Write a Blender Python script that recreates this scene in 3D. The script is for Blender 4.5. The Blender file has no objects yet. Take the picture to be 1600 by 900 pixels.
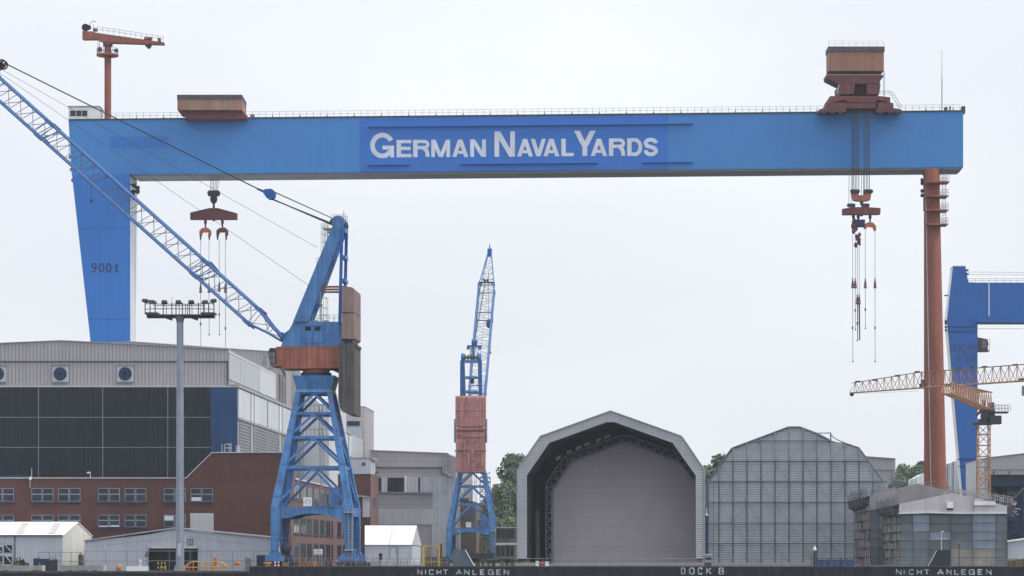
import bpy, bmesh, math, random
from mathutils import Vector, Matrix
random.seed(7)
C = bpy.context.scene.collection
sc = bpy.context.scene
R = math.radians
# ---------------------------------------------------------------- camera, sky, sun, exposure
F, HZ, CZ = 4000.0, 873.0, 1.1          # focal length in photo pixels, horizon row, eye height over the quay
cd = bpy.data.cameras.new('camera'); cam = bpy.data.objects.new('camera', cd); C.objects.link(cam)
cam.location = (0, 0, CZ); cam.rotation_euler = (R(90), 0, 0)
cd.sensor_width = 36; cd.lens = 36*F/1600; cd.shift_y = (HZ-450)/1600
cd.clip_start = 1; cd.clip_end = 20000
sc.camera = cam
sc.view_settings.view_transform = 'Standard'; sc.view_settings.look = 'None'
sc.view_settings.exposure = 0.22; sc.view_settings.gamma = 1; sc.view_settings.use_curve_mapping = False
SUN_EL, SUN_AZ = 50, 105                 # azimuth clockwise from the viewing direction (+Y)
HAZE = .000105
wd = bpy.data.worlds.new('World'); sc.world = wd; wd.use_nodes = True
nt = wd.node_tree; nt.nodes.clear()
def N(t, nt_=None, **k):
    n = (nt_ or nt).nodes.new(t)
    for a, b in k.items(): setattr(n, a, b)
    return n
out = N('ShaderNodeOutputWorld'); bg = N('ShaderNodeBackground'); bg.inputs['Strength'].default_value = 0.1
sky = N('ShaderNodeTexSky', sky_type='NISHITA', sun_disc=False, sun_elevation=R(SUN_EL), sun_rotation=R(SUN_AZ))
sky.air_density = 1.0; sky.dust_density = 3.0
tc = N('ShaderNodeTexCoord'); sep = N('ShaderNodeSeparateXYZ')
noi = N('ShaderNodeTexNoise'); noi.inputs['Scale'].default_value = 3.2; noi.inputs['Detail'].default_value = 3; noi.inputs['Roughness'].default_value = .45
mp = N('ShaderNodeMapping'); mp.inputs['Scale'].default_value = (1, 1, 2.6)
ramp = N('ShaderNodeMapRange'); ramp.inputs[1].default_value = .3; ramp.inputs[2].default_value = .7; ramp.inputs[3].default_value = .74; ramp.inputs[4].default_value = .97
grad = N('ShaderNodeMapRange'); grad.inputs[1].default_value = .22; grad.inputs[2].default_value = 1; grad.inputs[3].default_value = 8.95; grad.inputs[4].default_value = 18.0
cmb = N('ShaderNodeVectorMath', operation='SCALE'); cmb.inputs[0].default_value = (.967, .995, 1.05)
mix = N('ShaderNodeMix', data_type='RGBA')
L = nt.links.new
L(tc.outputs['Generated'], mp.inputs[0]); L(mp.outputs[0], noi.inputs['Vector']); L(noi.outputs[0], ramp.inputs[0])
L(tc.outputs['Generated'], sep.inputs[0]); L(sep.outputs[2], grad.inputs[0]); L(grad.outputs[0], cmb.inputs['Scale'])
L(ramp.outputs[0], mix.inputs[0]); L(sky.outputs[0], mix.inputs[6]); L(cmb.outputs[0], mix.inputs[7])
L(mix.outputs[2], bg.inputs[0]); L(bg.outputs[0], out.inputs[0])
sl = bpy.data.lights.new('sun', 'SUN'); so = bpy.data.objects.new('sun', sl); C.objects.link(so)
sl.energy = 1.5; sl.angle = R(10); sl.color = (1, .95, .88)
_s = Vector((math.sin(R(SUN_AZ))*math.cos(R(SUN_EL)), math.cos(R(SUN_AZ))*math.cos(R(SUN_EL)), math.sin(R(SUN_EL))))
so.rotation_euler = _s.to_track_quat('Z', 'Y').to_euler(); so.location = _s*900
sc.cycles.max_bounces = 6; sc.cycles.volume_bounces = 0
sc.cycles.use_adaptive_sampling = True

# ---------------------------------------------------------------- materials
def srgb(h):
    if isinstance(h, str): v = [int(h[i:i+2], 16)/255 for i in (0, 2, 4)]
    else: v = [c/255 for c in h]
    return tuple(c/12.92 if c <= .04045 else ((c+.055)/1.055)**2.4 for c in v)
def mat(name, col, rough=.6, metal=0, var=.14, nscale=.35, streak=.12, rust=0, rustcol=(.16, .07, .035), rib=None, ribdir='X',
        ribamt=.0, seam=None, seamdark=.72, spec=.3, col2=None):
    """painted / clad surface: broad patchiness, vertical run-off streaks, optional rust, ribs (bump + thin joint lines) and panel seams"""
    m = bpy.data.materials.new(name); m.use_nodes = True; t = m.node_tree
    b = t.nodes['Principled BSDF']; lk = t.links.new
    b.inputs['Roughness'].default_value = rough; b.inputs['Metallic'].default_value = metal
    b.inputs['Specular IOR Level'].default_value = spec
    tcn = N('ShaderNodeTexCoord', t); co = tcn.outputs['Object']
    n1 = N('ShaderNodeTexNoise', t); n1.inputs['Scale'].default_value = nscale; n1.inputs['Detail'].default_value = 5; n1.inputs['Roughness'].default_value = .6
    lk(co, n1.inputs['Vector'])
    ms = N('ShaderNodeMapping', t); ms.inputs['Scale'].default_value = (2.6, 2.6, .12); lk(co, ms.inputs[0])
    n2 = N('ShaderNodeTexNoise', t); n2.inputs['Scale'].default_value = .8; n2.inputs['Detail'].default_value = 4; lk(ms.outputs[0], n2.inputs['Vector'])
    def rng(sock, lo, hi, a=.3, z=.7):
        r = N('ShaderNodeMapRange', t); r.inputs[1].default_value = a; r.inputs[2].default_value = z
        r.inputs[3].default_value = lo; r.inputs[4].default_value = hi; lk(sock, r.inputs[0]); return r.outputs[0]
    def mul(a, s):
        v = N('ShaderNodeVectorMath', t, operation='SCALE'); lk(s, v.inputs['Scale'])
        if isinstance(a, tuple): v.inputs[0].default_value = a
        else: lk(a, v.inputs[0])
        return v.outputs[0]
    if col2:
        mc = N('ShaderNodeMix', t, data_type='RGBA'); mc.inputs[6].default_value = (*col, 1); mc.inputs[7].default_value = (*col2, 1)
        n3 = N('ShaderNodeTexNoise', t); n3.inputs['Scale'].default_value = nscale*1.7; n3.inputs['Detail'].default_value = 6; lk(co, n3.inputs['Vector'])
        lk(rng(n3.outputs[0], 0, 1, .4, .6), mc.inputs[0]); base = mc.outputs[2]
    else: base = col
    c = mul(base, rng(n1.outputs[0], 1-var, 1+var)); c = mul(c, rng(n2.outputs[0], 1-streak, 1+streak*.6))
    if rust:
        nr = N('ShaderNodeTexNoise', t); nr.inputs['Scale'].default_value = .9; nr.inputs['Detail'].default_value = 8; nr.inputs['Roughness'].default_value = .68
        mr = N('ShaderNodeMapping', t); mr.inputs['Scale'].default_value = (1, 1, .35); lk(co, mr.inputs[0]); lk(mr.outputs[0], nr.inputs['Vector'])
        mx = N('ShaderNodeMix', t, data_type='RGBA'); mx.inputs[7].default_value = (*rustcol, 1); lk(c, mx.inputs[6])
        lk(rng(nr.outputs[0], 0, rust, .55, .72), mx.inputs[0]); c = mx.outputs[2]
    sp = N('ShaderNodeSeparateXYZ', t); lk(co, sp.inputs[0])
    def lines(axis, period, width, dark):          # joint lines every `period` metres
        a = N('ShaderNodeMath', t, operation='MODULO'); 
        ad = N('ShaderNodeMath', t, operation='ADD'); ad.inputs[1].default_value = 1000*period; lk(sp.outputs['XYZ'.index(axis)], ad.inputs[0])
        lk(ad.outputs[0], a.inputs[0]); a.inputs[1].default_value = period
        g = N('ShaderNodeMath', t, operation='LESS_THAN'); lk(a.outputs[0], g.inputs[0]); g.inputs[1].default_value = width
        r = N('ShaderNodeMapRange', t); r.inputs[3].default_value = 1; r.inputs[4].default_value = dark; lk(g.outputs[0], r.inputs[0]); return r.outputs[0]
    if seam:
        for (ax, per, wd_) in seam: c = mul(c, lines(ax, per, wd_, seamdark))
    if rib:
        if ribamt: c = mul(c, lines(ribdir, rib, rib*.3, 1-ribamt))
        w = N('ShaderNodeTexWave', t); w.bands_direction = ribdir; w.inputs['Scale'].default_value = 2*math.pi/rib/20
        lk(co, w.inputs['Vector']); bp = N('ShaderNodeBump', t); bp.inputs['Strength'].default_value = .6; bp.inputs['Distance'].default_value = .05
        lk(w.outputs[0], bp.inputs['Height']); lk(bp.outputs[0], b.inputs['Normal'])
    lk(c, b.inputs['Base Color'])
    return m
M = {}
M['gantry_blue'] = mat('gantry_blue', (.044, .20, .50), .5, var=.06, nscale=.05, streak=.045, seam=[('X', 12.6, .06), ('Z', 5.4, .05)], seamdark=.93)
M['sign_blue'] = mat('sign_blue', (.026, .150, .50), .55, var=.06, nscale=.08, streak=.05)
M['leg_blue'] = mat('leg_blue', (.024, .150, .47), .55, var=.06, nscale=.08, streak=.08)
M['deep_blue'] = mat('deep_blue', (.012, .105, .36), .55, var=.08, nscale=.1, streak=.08)
M['crane_blue'] = mat('crane_blue', (.065, .195, .44), .5, var=.2, nscale=.5, streak=.28, rust=.55)
M['jib_blue'] = mat('jib_blue', (.06, .155, .37), .5, var=.1, nscale=.4, rust=.2)
M['lacing'] = mat('lacing', (.10, .14, .20), .6)
M['patch_blue'] = mat('patch_blue', (.015, .10, .58), .5)
M['dark_navy'] = mat('dark_navy', (.02, .03, .055), .6)
M['navy'] = mat('navy', (.012, .03, .075), .6, var=.2)
M['oxide'] = mat('oxide', (.33, .115, .085), .7, var=.2, nscale=.6, streak=.35, rust=.7, rustcol=(.13, .06, .045))
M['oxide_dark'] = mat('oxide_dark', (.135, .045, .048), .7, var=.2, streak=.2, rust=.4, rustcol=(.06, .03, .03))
M['oxide_orange'] = mat('oxide_orange', (.40, .12, .06), .65, var=.15, streak=.2)
M['leg_red'] = mat('leg_red', (.25, .086, .058), .65, var=.15, nscale=.12, streak=.2, rust=.35, rustcol=(.16, .05, .035))
M['pink_block'] = mat('pink_block', (.235, .168, .155), .8, var=.15, streak=.25, rust=.35, rustcol=(.15, .09, .07))
M['red_block'] = mat('red_block', (.38, .175, .16), .8, var=.2, streak=.3, rust=.8, rustcol=(.13, .06, .05), seam=[('Z', 3.3, .12)])
M['concrete_dark'] = mat('concrete_dark', (.098, .090, .084), .9, var=.25, nscale=.5, streak=.35)
M['concrete'] = mat('concrete', (.27, .27, .26), .9, var=.2, nscale=.4, streak=.25)
M['mast_grey'] = mat('mast_grey', (.26, .29, .35), .5, metal=.2, var=.12, nscale=.5, streak=.12, seam=[('Z', 5.2, .08)])
M['steel_dark'] = mat('steel_dark', (.045, .048, .055), .6)
M['steel'] = mat('steel', (.20, .21, .23), .5, metal=.3)
M['galv'] = mat('galv', (.36, .38, .40), .5, metal=.3)
M['black'] = mat('black', (.012, .013, .016), .7)
M['rope'] = mat('rope', (.03, .032, .036), .7)
M['white'] = mat('white', (.72, .73, .74), .6, var=.05)
M['leg_white'] = mat('leg_white', (.62, .64, .68), .6, var=.06)
M['white_letter'] = mat('white_letter', (.60, .64, .72), .7, var=.06)
M['quay_letter'] = mat('quay_letter', (.42, .45, .50), .8, var=.45, nscale=1.6, streak=.5, rust=.55, rustcol=(.06, .065, .075))
M['black_letter'] = mat('black_letter', (.02, .03, .05), .7)
M['brown_letter'] = mat('brown_letter', (.055, .075, .16), .7)
M['house_brown'] = mat('house_brown', (.27, .145, .10), .7, var=.12, streak=.2, seam=[('X', 2.6, .07)])
M['house_rust'] = mat('house_rust', (.30, .14, .10), .7, var=.2, nscale=.25, streak=.2, seam=[('X', 2.6, .07)], col2=(.26, .17, .13))
M['roof_band'] = mat('roof_band', (.085, .075, .085), .7, rib=.5, ribamt=.3)
M['clad_grey'] = mat('clad_grey', (.335, .325, .335), .55, var=.06, nscale=.08, streak=.10, rib=.62, ribamt=.22)
M['clad_light'] = mat('clad_light', (.47, .49, .53), .5, var=.06, nscale=.08, streak=.08, rib=.6, ribdir='Y', ribamt=.08)
M['clad_mid'] = mat('clad_mid', (.44, .455, .49), .5, var=.05, nscale=.08, streak=.06, seam=[('Y', 9.0, .2)])
M['clad_pale'] = mat('clad_pale', (.58, .60, .64), .45, var=.04, nscale=.08, streak=.06)
M['clad_shed'] = mat('clad_shed', (.46, .49, .55), .5, var=.05, nscale=.15, streak=.08, rib=.34, ribamt=.16)
M['clad_white_sunlit'] = mat('clad_white_sunlit', (.74, .72, .66), .55, var=.05, nscale=.15, streak=.1, rib=.5, ribamt=.07)  # white shed gable with warm sunlight put into its colour
M['roof_white'] = mat('roof_white', (.84, .83, .80), .6, var=.04, streak=.03)
M['clad_bright'] = mat('clad_bright', (.74, .75, .77), .5, var=.04, nscale=.1, rib=.6, ribamt=.1)
M['skylight'] = mat('skylight', (.52, .50, .48), .5)
M['tent_white'] = mat('tent_white', (.86, .87, .89), .6, var=.02, streak=.02)
M['tent_wall'] = mat('tent_wall', (.50, .54, .60), .6, var=.04, streak=.05, seam=[('Z', 1.1, .05)], seamdark=.85)
M['glass_dark'] = mat('glass_dark', (.013, .023, .027), .5, var=.3, nscale=.06, streak=.35, spec=.2, rib=.8, ribamt=.12)
M['glass'] = mat('glass', (.014, .024, .034), .15, var=.5, nscale=.8, spec=.35)
M['glass_cab'] = mat('glass_cab', (.10, .15, .16), .1, spec=.6)
M['pane_pale'] = mat('pane_pale', (.56, .60, .64), .35, var=.1, nscale=.2)
M['mullion'] = mat('mullion', (.24, .27, .29), .5)
M['frame_blue'] = mat('frame_blue', (.025, .04, .10), .5)
M['frame_grey'] = mat('frame_grey', (.27, .30, .34), .5)
M['window_frame'] = mat('window_frame', (.40, .43, .47), .5)
M['panel_blue'] = mat('panel_blue', (.012, .052, .15), .5, var=.12, streak=.15, seam=[('X', 1.45, .05), ('Z', 2.55, .05)], seamdark=.6)
M['louvre'] = mat('louvre', (.22, .23, .25), .6, var=.1, rib=.55, ribdir='Z', ribamt=.45)
M['brick_shaded'] = mat('brick_shaded', (.098, .046, .040), .85, var=.15, nscale=.3, streak=.12, seam=[('Z', .30, .05)], seamdark=.86)  # brick of the front walls, their shade put into the darker colour
M['brick_sunlit'] = mat('brick_sunlit', (.185, .105, .098), .85, var=.12, nscale=.3, streak=.12, seam=[('Z', .30, .05)], seamdark=.88)  # the same brick on receding walls, sunlight put into the lighter colour
M['trim'] = mat('trim', (.50, .50, .50), .6)
M['back_clad'] = mat('back_clad', (.37, .35, .36), .6, var=.07, nscale=.1, streak=.06, seam=[('Z', 1.35, .14)], seamdark=.8)
M['back_white'] = mat('back_white', (.47, .50, .53), .6, var=.05, nscale=.1, rib=.7, ribamt=.09)
M['back_brown'] = mat('back_brown', (.16, .135, .12), .85, var=.15)
M['arch_clad'] = mat('arch_clad', (.345, .37, .40), .5, var=.07, nscale=.2, streak=.08, rib=.4, ribdir='DIAGONAL', ribamt=0)
M['arch_clad_h'] = mat('arch_clad_h', (.345, .37, .40), .5, var=.07, nscale=.2, streak=.08, rib=.34, ribdir='Z', ribamt=.15)
M['arch_clad_v'] = mat('arch_clad_v', (.345, .37, .40), .5, var=.07, nscale=.2, streak=.08, rib=.34, ribdir='X', ribamt=.15)
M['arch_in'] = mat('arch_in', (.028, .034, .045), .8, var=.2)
M['door_lilac'] = mat('door_lilac', (.46, .425, .465), .6, var=.08, nscale=.1, streak=.03, rib=.36, ribdir='Z', ribamt=.14, seam=[('Z', 1.08, .1), ('Z', 2.9, .12)], seamdark=.9)
M['truss_grey'] = mat('truss_grey', (.20, .22, .25), .5, metal=.2)
M['panel_pale'] = mat('panel_pale', (.70, .72, .74), .6)
M['sheet_grey'] = mat('sheet_grey', (.35, .39, .44), .6, var=.12, nscale=.25, streak=.08, rib=.42, ribdir='Z', ribamt=.12, seam=[('Z', 2.1, .06)])
M['scaff'] = mat('scaff', (.11, .125, .15), .5, metal=.3)
M['scaff_light'] = mat('scaff_light', (.24, .255, .27), .5, metal=.3)
M['wrap'] = mat('wrap', (.46, .435, .45), .7, var=.10, nscale=.3, streak=.12)
M['wrap_roof'] = mat('wrap_roof', (.25, .235, .245), .8, var=.14, nscale=.35, streak=.1, seam=[('Y', 2.4, .12)], seamdark=.8)
M['net_blue'] = mat('net_blue', (.135, .165, .19), .7, var=.2, nscale=.3, streak=.1)
M['net_mid'] = mat('net_mid', (.10, .122, .14), .7, var=.2, nscale=.3)
M['net_pale'] = mat('net_pale', (.20, .25, .315), .7, var=.15, nscale=.3)
M['net_brown'] = mat('net_brown', (.27, .245, .225), .8, var=.2, nscale=.4)
M['net_brown2'] = mat('net_brown2', (.38, .34, .31), .8, var=.2, nscale=.4)
M['net_dark'] = mat('net_dark', (.075, .07, .068), .9, var=.2)
M['tc_orange'] = mat('tc_orange', (.43, .25, .15), .6, var=.15, rust=.3)
M['tc_rust'] = mat('tc_rust', (.30, .15, .10), .65, var=.15, rust=.3)
M['yellow'] = mat('yellow', (.48, .32, .075), .65, var=.25, nscale=1.5)
M['orange'] = mat('orange', (.50, .20, .055), .65, var=.25, nscale=1.5)
M['red'] = mat('red', (.45, .05, .035), .6)
M['blue_box'] = mat('blue_box', (.03, .085, .24), .6, var=.15)
M['gangway'] = mat('gangway', (.085, .115, .16), .6, var=.1)
M['gangway_dark'] = mat('gangway_dark', (.02, .03, .04), .7)
M['quay'] = mat('quay', (.014, .017, .026), .75, var=.45, nscale=.7, streak=.6, rust=.7, rustcol=(.035, .03, .028), seam=[('X', 14, .06)], col2=(.019, .021, .028))
M['quay_cap'] = mat('quay_cap', (.06, .062, .06), .85, var=.3, nscale=.8)
M['ground'] = mat('ground', (.11, .108, .105), .9, var=.2, nscale=.08)
M['hill'] = mat('hill', (.05, .075, .03), .95, var=.3, nscale=.05)
M['bark'] = mat('bark', (.09, .07, .05), .9)
M['timber'] = mat('timber', (.20, .13, .085), .85, var=.25, nscale=1)
def leafmat(name, a, b):
    m = bpy.data.materials.new(name); m.use_nodes = True; t = m.node_tree; p = t.nodes['Principled BSDF']
    p.inputs['Roughness'].default_value = .65; p.inputs['Specular IOR Level'].default_value = .2
    g = N('ShaderNodeNewGeometry', t); x = N('ShaderNodeMix', t, data_type='RGBA'); x.inputs[6].default_value = (*a, 1); x.inputs[7].default_value = (*b, 1)
    t.links.new(g.outputs['Random Per Island'], x.inputs[0]); t.links.new(x.outputs[2], p.inputs['Base Color']); return m
M['leaf_mid'] = leafmat('leaf_mid', (.075, .115, .065), (.135, .185, .10))  # leaf colours lightened, distance haze put into them
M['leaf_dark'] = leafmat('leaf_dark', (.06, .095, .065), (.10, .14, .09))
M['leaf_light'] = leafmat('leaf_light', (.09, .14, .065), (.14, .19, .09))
m = bpy.data.materials.new('water'); m.use_nodes = True; p = m.node_tree.nodes['Principled BSDF']
p.inputs['Base Color'].default_value = (.015, .03, .035, 1); p.inputs['Roughness'].default_value = .08
nn = N('ShaderNodeTexNoise', m.node_tree); nn.inputs['Scale'].default_value = .6; nn.inputs['Detail'].default_value = 5
bb = N('ShaderNodeBump', m.node_tree); bb.inputs['Distance'].default_value = .3; m.node_tree.links.new(nn.outputs[0], bb.inputs['Height']); m.node_tree.links.new(bb.outputs[0], p.inputs['Normal'])
M['water'] = m

# ---------------------------------------------------------------- mesh helpers
def P(x, y, D): return Vector(((x-800)*D/F, D, CZ+(HZ-y)*D/F))       # photo measurement + real distance -> metres
def X(x, D): return (x-800)*D/F
def Z(y, D): return CZ+(HZ-y)*D/F
AX = 0.052                                                            # the yard's long axis drifts to the right with distance
class MB:
    def __init__(s, tf=None): s.v = []; s.f = []; s.tf = tf
    def add(s, vs, fs):
        o = len(s.v)
        s.v += [s.tf @ Vector(v) if s.tf else Vector(v) for v in vs]; s.f += [tuple(i+o for i in f) for f in fs]; return s
    def box(s, x0, x1, y0, y1, z0, z1):
        return s.add([(x0,y0,z0),(x1,y0,z0),(x1,y1,z0),(x0,y1,z0),(x0,y0,z1),(x1,y0,z1),(x1,y1,z1),(x0,y1,z1)],
                     [(0,3,2,1),(4,5,6,7),(0,1,5,4),(1,2,6,5),(2,3,7,6),(3,0,4,7)])
    def hexa(s, a, b): # two quads, same winding
        return s.add(list(a)+list(b), [(3,2,1,0),(4,5,6,7),(0,1,5,4),(1,2,6,5),(2,3,7,6),(3,0,4,7)])
    def bar(s, p, q, w, h=None, w2=None, h2=None, up=None):
        p, q = Vector(p), Vector(q); d = (q-p).normalized(); h = h or w; w2 = w2 or w; h2 = h2 or h
        u = Vector(up) if up else (Vector((0,0,1)) if abs(d.z) < .95 else Vector((0,1,0)))
        a = d.cross(u).normalized(); b = a.cross(d).normalized()
        return s.hexa([p-a*w/2-b*h/2, p+a*w/2-b*h/2, p+a*w/2+b*h/2, p-a*w/2+b*h/2], [q-a*w2/2-b*h2/2, q+a*w2/2-b*h2/2, q+a*w2/2+b*h2/2, q-a*w2/2+b*h2/2])
    def tube(s, p, q, r, r2=None, n=8, caps=True):
        p, q = Vector(p), Vector(q); d = (q-p).normalized(); r2 = r if r2 is None else r2
        u = Vector((0,0,1)) if abs(d.z) < .95 else Vector((0,1,0)); a = d.cross(u).normalized(); b = a.cross(d)
        vs = []
        for c, rr in ((p, r), (q, r2)):
            for i in range(n):
                t = 2*math.pi*i/n; vs.append(c+a*math.cos(t)*rr+b*math.sin(t)*rr)
        fs = [(i, (i+1)%n, n+(i+1)%n, n+i) for i in range(n)]
        if caps: fs += [tuple(range(n-1,-1,-1)), tuple(range(n, 2*n))]
        return s.add(vs, fs)
    def poly(s, pts, r, n=5):
        for a, b in zip(pts, pts[1:]): s.tube(a, b, r, n=n)
        return s
    def prism(s, pts, off):  # closed polygon of 3D points extruded by vector
        n = len(pts); off = Vector(off)
        return s.add([Vector(p) for p in pts]+[Vector(p)+off for p in pts],
                     [tuple(range(n)), tuple(range(2*n-1, n-1, -1))]+[(i, n+i, n+(i+1)%n, (i+1)%n) for i in range(n)])
    def pp(s, px, D, dep, ax=AX):  # polygon measured on the photo at distance D, real depth `dep` along the yard axis
        return s.prism([P(x, y, D) for x, y in px], (ax*dep, dep, 0))
    def pbox(s, x0, y0, x1, y1, D, dep, ax=AX): return s.pp([(x0,y1),(x1,y1),(x1,y0),(x0,y0)], D, dep, ax)
    def disc(s, c, r, ny, n=20, ax='Y'):
        c = Vector(c); d = {'Y': Vector((0,1,0)), 'X': Vector((1,0,0)), 'Z': Vector((0,0,1))}[ax]
        return s.tube(c-d*ny/2, c+d*ny/2, r, n=n)
    def sphere(s, c, r, n=10, m=7, sz=1):
        c = Vector(c); vs = [c+Vector((0,0,r*sz))]
        for j in range(1, m):
            t = math.pi*j/m
            for i in range(n): vs.append(c+Vector((r*math.sin(t)*math.cos(2*math.pi*i/n), r*math.sin(t)*math.sin(2*math.pi*i/n), r*sz*math.cos(t))))
        vs.append(c-Vector((0,0,r*sz))); fs = [(0, 1+i, 1+(i+1)%n) for i in range(n)]
        for j in range(m-2):
            for i in range(n): a = 1+j*n+i; b = 1+j*n+(i+1)%n; fs.append((a, a+n, b+n, b))
        k = len(vs)-1; fs += [(k, k-n+(i+1)%n, k-n+i) for i in range(n)]
        return s.add(vs, fs)
    def build(s, name, m, parent=None, smooth=False, local=False):
        me = bpy.data.meshes.new(name); o0 = Vector((0,0,0))
        if parent is not None and not local: o0 = Vector(parent.get('_o', (0,0,0)))
        elif parent is None and not local and s.v:
            xs = [v.x for v in s.v]; ys = [v.y for v in s.v]; zs = [v.z for v in s.v]
            o0 = Vector(((min(xs)+max(xs))/2, (min(ys)+max(ys))/2, min(zs)))
        me.from_pydata([v-o0 for v in s.v], [], s.f); me.validate()
        bmx = bmesh.new(); bmx.from_mesh(me); bmesh.ops.recalc_face_normals(bmx, faces=bmx.faces); bmx.to_mesh(me); bmx.free()
        if smooth:
            for p_ in me.polygons: p_.use_smooth = True
        me.materials.append(M[m] if isinstance(m, str) else m)
        o = bpy.data.objects.new(name, me); C.objects.link(o)
        if parent is not None: o.parent = parent; o['_o'] = parent.get('_o', (0,0,0))
        else: o.location = o0; o['_o'] = tuple(o0)
        return o
def tag(o, label, cat, group=None):
    o['label'] = label; o['category'] = cat
    if group: o['group'] = group
    return o
def thing(name, label, cat, loc=(0,0,0), group=None, rz=0):
    o = bpy.data.objects.new(name, None); C.objects.link(o); o.location = loc; o.rotation_euler = (0,0,rz); o['_o'] = tuple(loc)
    o.empty_display_size = .5
    return tag(o, label, cat, group)
def struct(o, kind='structure'): o['kind'] = kind; return o
def dup(root, loc=None, label=None, rz=None):
    def cp(o, par):
        c = o.copy(); C.objects.link(c); c.parent = par
        for ch in list(o.children): cp(ch, c)
        return c
    r = cp(root, None)
    if loc is not None: r.location = loc
    if rz is not None: r.rotation_euler.z = rz
    if label: r['label'] = label
    return r
# stroke lettering: letters in a 1-high box, given as polylines
def arc(cx, cy, rx, ry, a0, a1, n=12): return [(cx+rx*math.cos(R(a0+(a1-a0)*i/n)), cy+ry*math.sin(R(a0+(a1-a0)*i/n))) for i in range(n+1)]
def stroke(mb, pts, w, place, dep, lift):
    """thick mitred polyline in letter space -> prism; place maps (u,v,depth) to metres"""
    pts = [p for i, p in enumerate(pts) if i == 0 or math.dist(p, pts[i-1]) > 1e-4]
    L_, R_ = [], []
    n = len(pts)
    for i, (x, y) in enumerate(pts):
        d0 = Vector((pts[i][0]-pts[i-1][0], pts[i][1]-pts[i-1][1])) if i else None
        d1 = Vector((pts[i+1][0]-x, pts[i+1][1]-y)) if i < n-1 else None
        d0 = d0 or d1; d1 = d1 or d0; d0 = d0.normalized(); d1 = d1.normalized()
        n0 = Vector((-d0.y, d0.x)); n1 = Vector((-d1.y, d1.x)); mt = (n0+n1)
        mt = mt.normalized() if mt.length > 1e-6 else n0
        k = min(1/max(mt.dot(n1), .3), 2.2)*w/2
        L_.append((x+mt.x*k, y+mt.y*k)); R_.append((x-mt.x*k, y-mt.y*k))
    for i in range(n-1):
        q = [L_[i], R_[i], R_[i+1], L_[i+1]]
        mb.hexa([place(u, v, lift) for u, v in q], [place(u, v, lift+dep) for u, v in q])
# ---------------------------------------------------------------- the setting: water, ground, quay, hill
XL0, ZL = -38.5, -.72                                              # the apron before the sheds lies lower
struct(MB().add([(-1500,-400,-2.6),(1500,-400,-2.6),(1500,377,-2.6),(-1500,377,-2.6)], [(0,1,2,3)]).build('water', 'water'))
struct(MB().add([(XL0,377.2,0),(1500,377.2,0),(1500,410,0),(XL0,410,0),(-1500,410,0),(1500,2200,0),(-1500,2200,0),(-1500,377.2,ZL),(XL0,377.2,ZL),(XL0,410,ZL),(-1500,410,ZL)], [(0,1,2,3),(4,3,2,5,6),(7,8,9,10),(8,0,3,9),(10,9,3,4)]).build('ground', 'ground'))
QD = 375.0
q = thing('quay_wall', 'near-black quay wall along the water with pale painted block lettering', 'quay wall', (0, QD, -4))
MB().box(XL0, 330, QD, QD+2.2, -4, -.14).build('wall_face', 'quay', q)
MB().box(-330, XL0-.003, QD, QD+2.2, -4, ZL-.3).build('wall_face', 'quay', q)
MB().box(XL0, 330, QD-.06, QD+2.25, -.137, .012).build('coping', 'quay_cap', q)
MB().box(-330, XL0-.003, QD-.06, QD+2.25, ZL-.297, ZL+.012).build('coping', 'quay_cap', q)
fm = MB()
for i in range(-22, 23):
  if not (-17 < i*7.0+2 < 2 or 22 < i*7.0+2 < 33 or 54 < i*7.0+2 < 74): fm.box(i*7.0-.14+2, i*7.0+.14+2, QD-.16, QD-.002, -3.4, -1.1)
fm.build('fender_strip', 'black', q)
GL = {  # stencil-like block letters
 'N': [[(0,0),(0,1),(1,0),(1,1)]], 'I': [[(.5,0),(.5,1)]], 'C': [[(1,.8),(.82,1),(.18,1),(0,.8),(0,.2),(.18,0),(.82,0),(1,.2)]],
 'H': [[(0,0),(0,1)],[(1,0),(1,1)],[(0,.5),(1,.5)]], 'T': [[(0,1),(1,1)],[(.5,0),(.5,1)]], 'A': [[(0,0),(.5,1),(1,0)],[(.2,.32),(.8,.32)]],
 'L': [[(0,1),(0,0),(1,0)]], 'E': [[(1,1),(0,1),(0,0),(1,0)],[(0,.5),(.8,.5)]],
 'G': [[(1,.8),(.82,1),(.18,1),(0,.8),(0,.2),(.18,0),(1,0),(1,.48),(.55,.48)]],
 'D': [[(0,0),(0,1),(.75,1),(1,.75),(1,.25),(.75,0),(0,0)]], 'O': [[(.2,0),(0,.2),(0,.8),(.2,1),(.8,1),(1,.8),(1,.2),(.8,0),(.2,0)]],
 'K': [[(0,0),(0,1)],[(0,.42),(1,1)],[(.35,.6),(1,0)]],
 '8': [[(.2,.53),(.05,.68),(.05,.85),(.2,1),(.8,1),(.95,.85),(.95,.68),(.8,.53),(.2,.53)],[(.2,.5),(0,.35),(0,.15),(.2,0),(.8,0),(1,.15),(1,.35),(.8,.5)]]}
def quay_text(chars, y0, y1, w, label):
    mb = MB(); k = 0
    for ch, a, b in chars:
        for st in GL[ch]:
            pts = [(a+w/2+u*(b-a-w), y1-w/2-v*(y1-y0-w)) for u, v in st]; k += 1
            lift = .01+.003*(k % 4)
            stroke(mb, pts, w, lambda u, v, d: P(u, v, QD)+Vector((0, -d, 0)), .012, lift)
    o = mb.build('lettering', 'quay_letter', q); o['label'] = label
def sp(base, txt, xs): return [(c, base+a/4, base+b/4) for c, (a, b) in zip(txt, xs)]
quay_text(sp(400, 'NICHTANLEGEN', [(1008,1040),(1053,1066),(1080,1113),(1128,1160),(1167,1203),(1247,1290),(1300,1335),(1352,1385),(1400,1432),(1450,1487),(1502,1533),(1548,1582)]), 889.6, 898.4, 1.75, 'pale NICHT ANLEGEN lettering below the smaller blue crane')
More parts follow.
